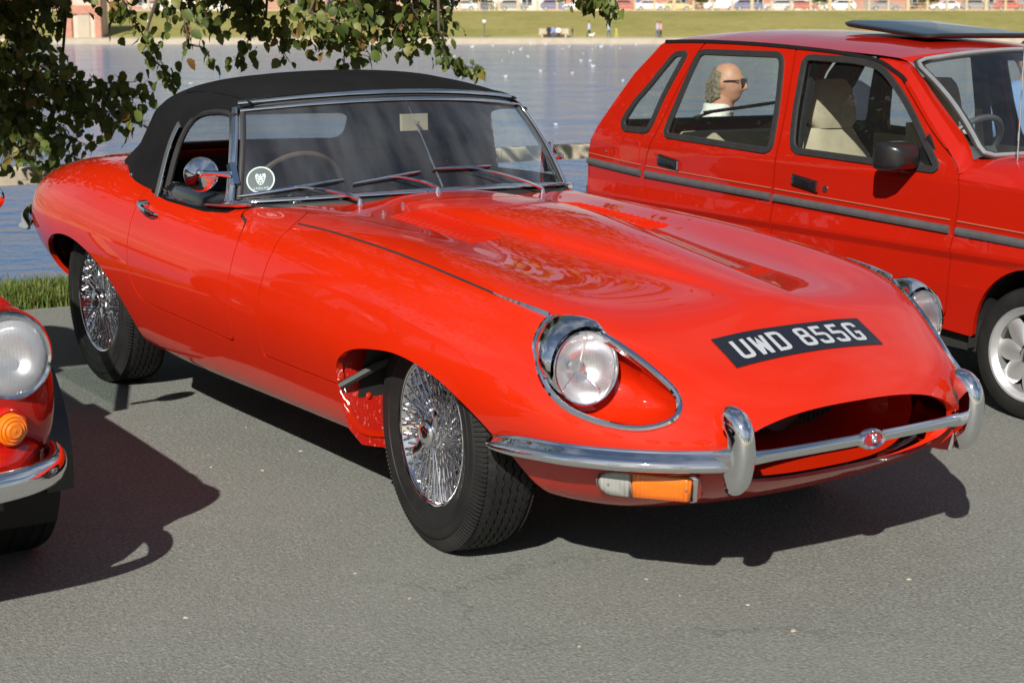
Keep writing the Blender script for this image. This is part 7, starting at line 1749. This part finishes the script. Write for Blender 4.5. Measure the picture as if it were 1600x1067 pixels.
    b = add('body', m, 'bird_white', o, local=True); remesh(b, .02, 1)
    # swans and gulls on the water
    sw = MB(); torso(sw, [((-.62,0,.20),(0,.03,0),(0,0,.03)),((-.42,0,.15),(0,.16,0),(0,0,.12)),((-.1,0,.14),(0,.24,0),(0,0,.17)),((.25,0,.13),(0,.20,0),(0,0,.15)),((.42,0,.14),(0,.08,0),(0,0,.08))], 12)
    nk = cr_spline(np.array([(.34,0,.18),(.46,0,.38),(.36,0,.60),(.42,0,.76),(.55,0,.76)]), 4); sw.tube(nk, list(np.linspace(.08,.045,len(nk))), 8); sw.sphere((.56,0,.77), (.08,.05,.055), 10, 6); capsule(sw, (.62,0,.755), (.72,0,.73), .025, .012, 6)
    gl = MB(); torso(gl, [((-.26,0,.16),(0,.015,0),(0,0,.015)),((-.12,0,.11),(0,.07,0),(0,0,.06)),((.06,0,.09),(0,.09,0),(0,0,.08)),((.17,0,.10),(0,.04,0),(0,0,.05))], 10); capsule(gl, (.14,0,.12), (.19,0,.22), .045, .04, 8); gl.sphere((.20,0,.23), (.055,.042,.045), 10, 6); capsule(gl, (.25,0,.225), (.30,0,.215), .014, .006, 6)
    dat = {}
    pts = [(710,123,1.5),(719,121,1),(742,121,1.3),(780,124,1.2),(792,86,1),(786,85,1),(804,81,.9),(835,115,1),(858,120,.9),(885,118,.9),(918,108,1.4),(916,82,1.2),(902,88,1),(922,78,1),(946,76,1),(930,77,1),(820,72,.9),(760,75,1),(728,77,1),(711,74,1),(695,86,1),(843,73,.9),(880,76,1),(899,99,1.1),(913,99,1),(775,98,.8),(700,92,.9),(815,92,.9),(870,80,.8),(960,79,.9),(985,74,.9),(335,72,1),(334,70,.9),(283,135,1),(1015,75,.8),(1010,108,1),(750,165,.9),(860,200,.8),(965,130,.9)]
    for i, (px, py, s) in enumerate(pts):
        D = (CAM_P[2]-LAKE_Z)*FPX*1.04/(py-HOR)
        D = min(D, SHORE-1.5); D *= 1/(1+ (py-HOR)*0/FPX); p = bgp(px, py, D); kind = 'swan' if (D > 150 and i % 3 == 0) else 'gull'
        sc = s*(.34 if kind == 'swan' else min(.46, .18+D/500)); M = bgM((p[0], p[1], LAKE_Z-.02), g.uniform(0, 6.28)) @ Matrix.Scale(sc, 4)
        if kind not in dat: o = add(kind, sw if kind == 'swan' else gl, 'bird_white', None, local=True, M=M); dat[kind] = o.data
        else: o = place(kind, dat[kind], None, M)
        tag(o, 'white %s floating on the open lake among other white birds' % kind, kind, 'white %ss scattered over the lake' % kind)
build_far()

def build_chips():
    g = random.Random(77); me = None
    for px, py in ((290,965),(484,612),(555,896),(640,935),(1010,905),(1168,945),(1240,985),(1062,930),(410,735),(470,705),(905,1010),(330,730),(385,668),(1420,905)):
        o_, d = CAM_P, (px-800)/FPX*_r+(533.5-py)/FPX*_u+_d; p = o_-d*(o_[2]/d[2]); s = g.uniform(.004, .010); m = MB(); m.sphere((0,0,0), (1,.65,.28), 7, 5)
        m.v = [(x*g.uniform(.8,1.2), y*g.uniform(.8,1.2), z) for x, y, z in m.v]; M = T(p[0], p[1], .001) @ RZ(g.uniform(0, 6.28)) @ Matrix.Scale(s, 4); o = add('stone_chip', m, 'pale_stone', None, local=True, M=M, smooth=False); tag(o, 'small pale stone chip lying on the open asphalt', 'stone', 'pale stone chips on the asphalt')
build_chips()
# ---------------------------------------------------------------- trees across the car park, behind the camera; only paint and chrome mirror them
def build_behind():
    g = random.Random(31); mesh = None
    spots = [(31,-20,1.0,'west end of the row'),(35,-8,1.15,'beside the west end'),(33,5,.95,'opposite the sports car'),(36,17,1.1,'opposite the hatchback'),(30,-33,1.1,'near the south corner'),(20,-42,1.0,'at the south corner'),(5,-44,1.15,'along the south side')]
    for i, (x, y, s, w) in enumerate(spots):
        o = thing('broadleaf_tree', 'round-crowned broad-leaved tree across the car park, '+w, 'tree', (x, y, 0))
        m = MB(); m.tube([(x,y,-.1),(x+.1,y,1.6*s),(x,y+.15,4*s)], [.26*s,.2*s,.12*s], 10); add('trunk', m, 'bark', o)
        m = MB()
        for k in range(1500):
            v = np.array([g.gauss(0,1), g.gauss(0,1), g.gauss(0,.9)]); v /= np.linalg.norm(v); r = g.uniform(.55, 1.0)**.6*(1+.18*math.sin(3*math.atan2(v[1], v[0])+i)+.15*math.sin(5*v[2]+i)); c = np.array([x, y, 4.9*s])+v*np.array([3.4,3.4,2.9])*r*s
            d = np.array([g.gauss(0,1), g.gauss(0,1), g.gauss(0,1)]); d /= np.linalg.norm(d); e = np.cross(d, (.3,.2,.9)); e /= np.linalg.norm(e); m.add([c-d*.24, c+e*.17, c+d*.24, c-e*.17], [(0,1,2,3)])
        f = add('foliage', m, 'leaf_green', o, smooth=False, recalc=False)
build_behind()
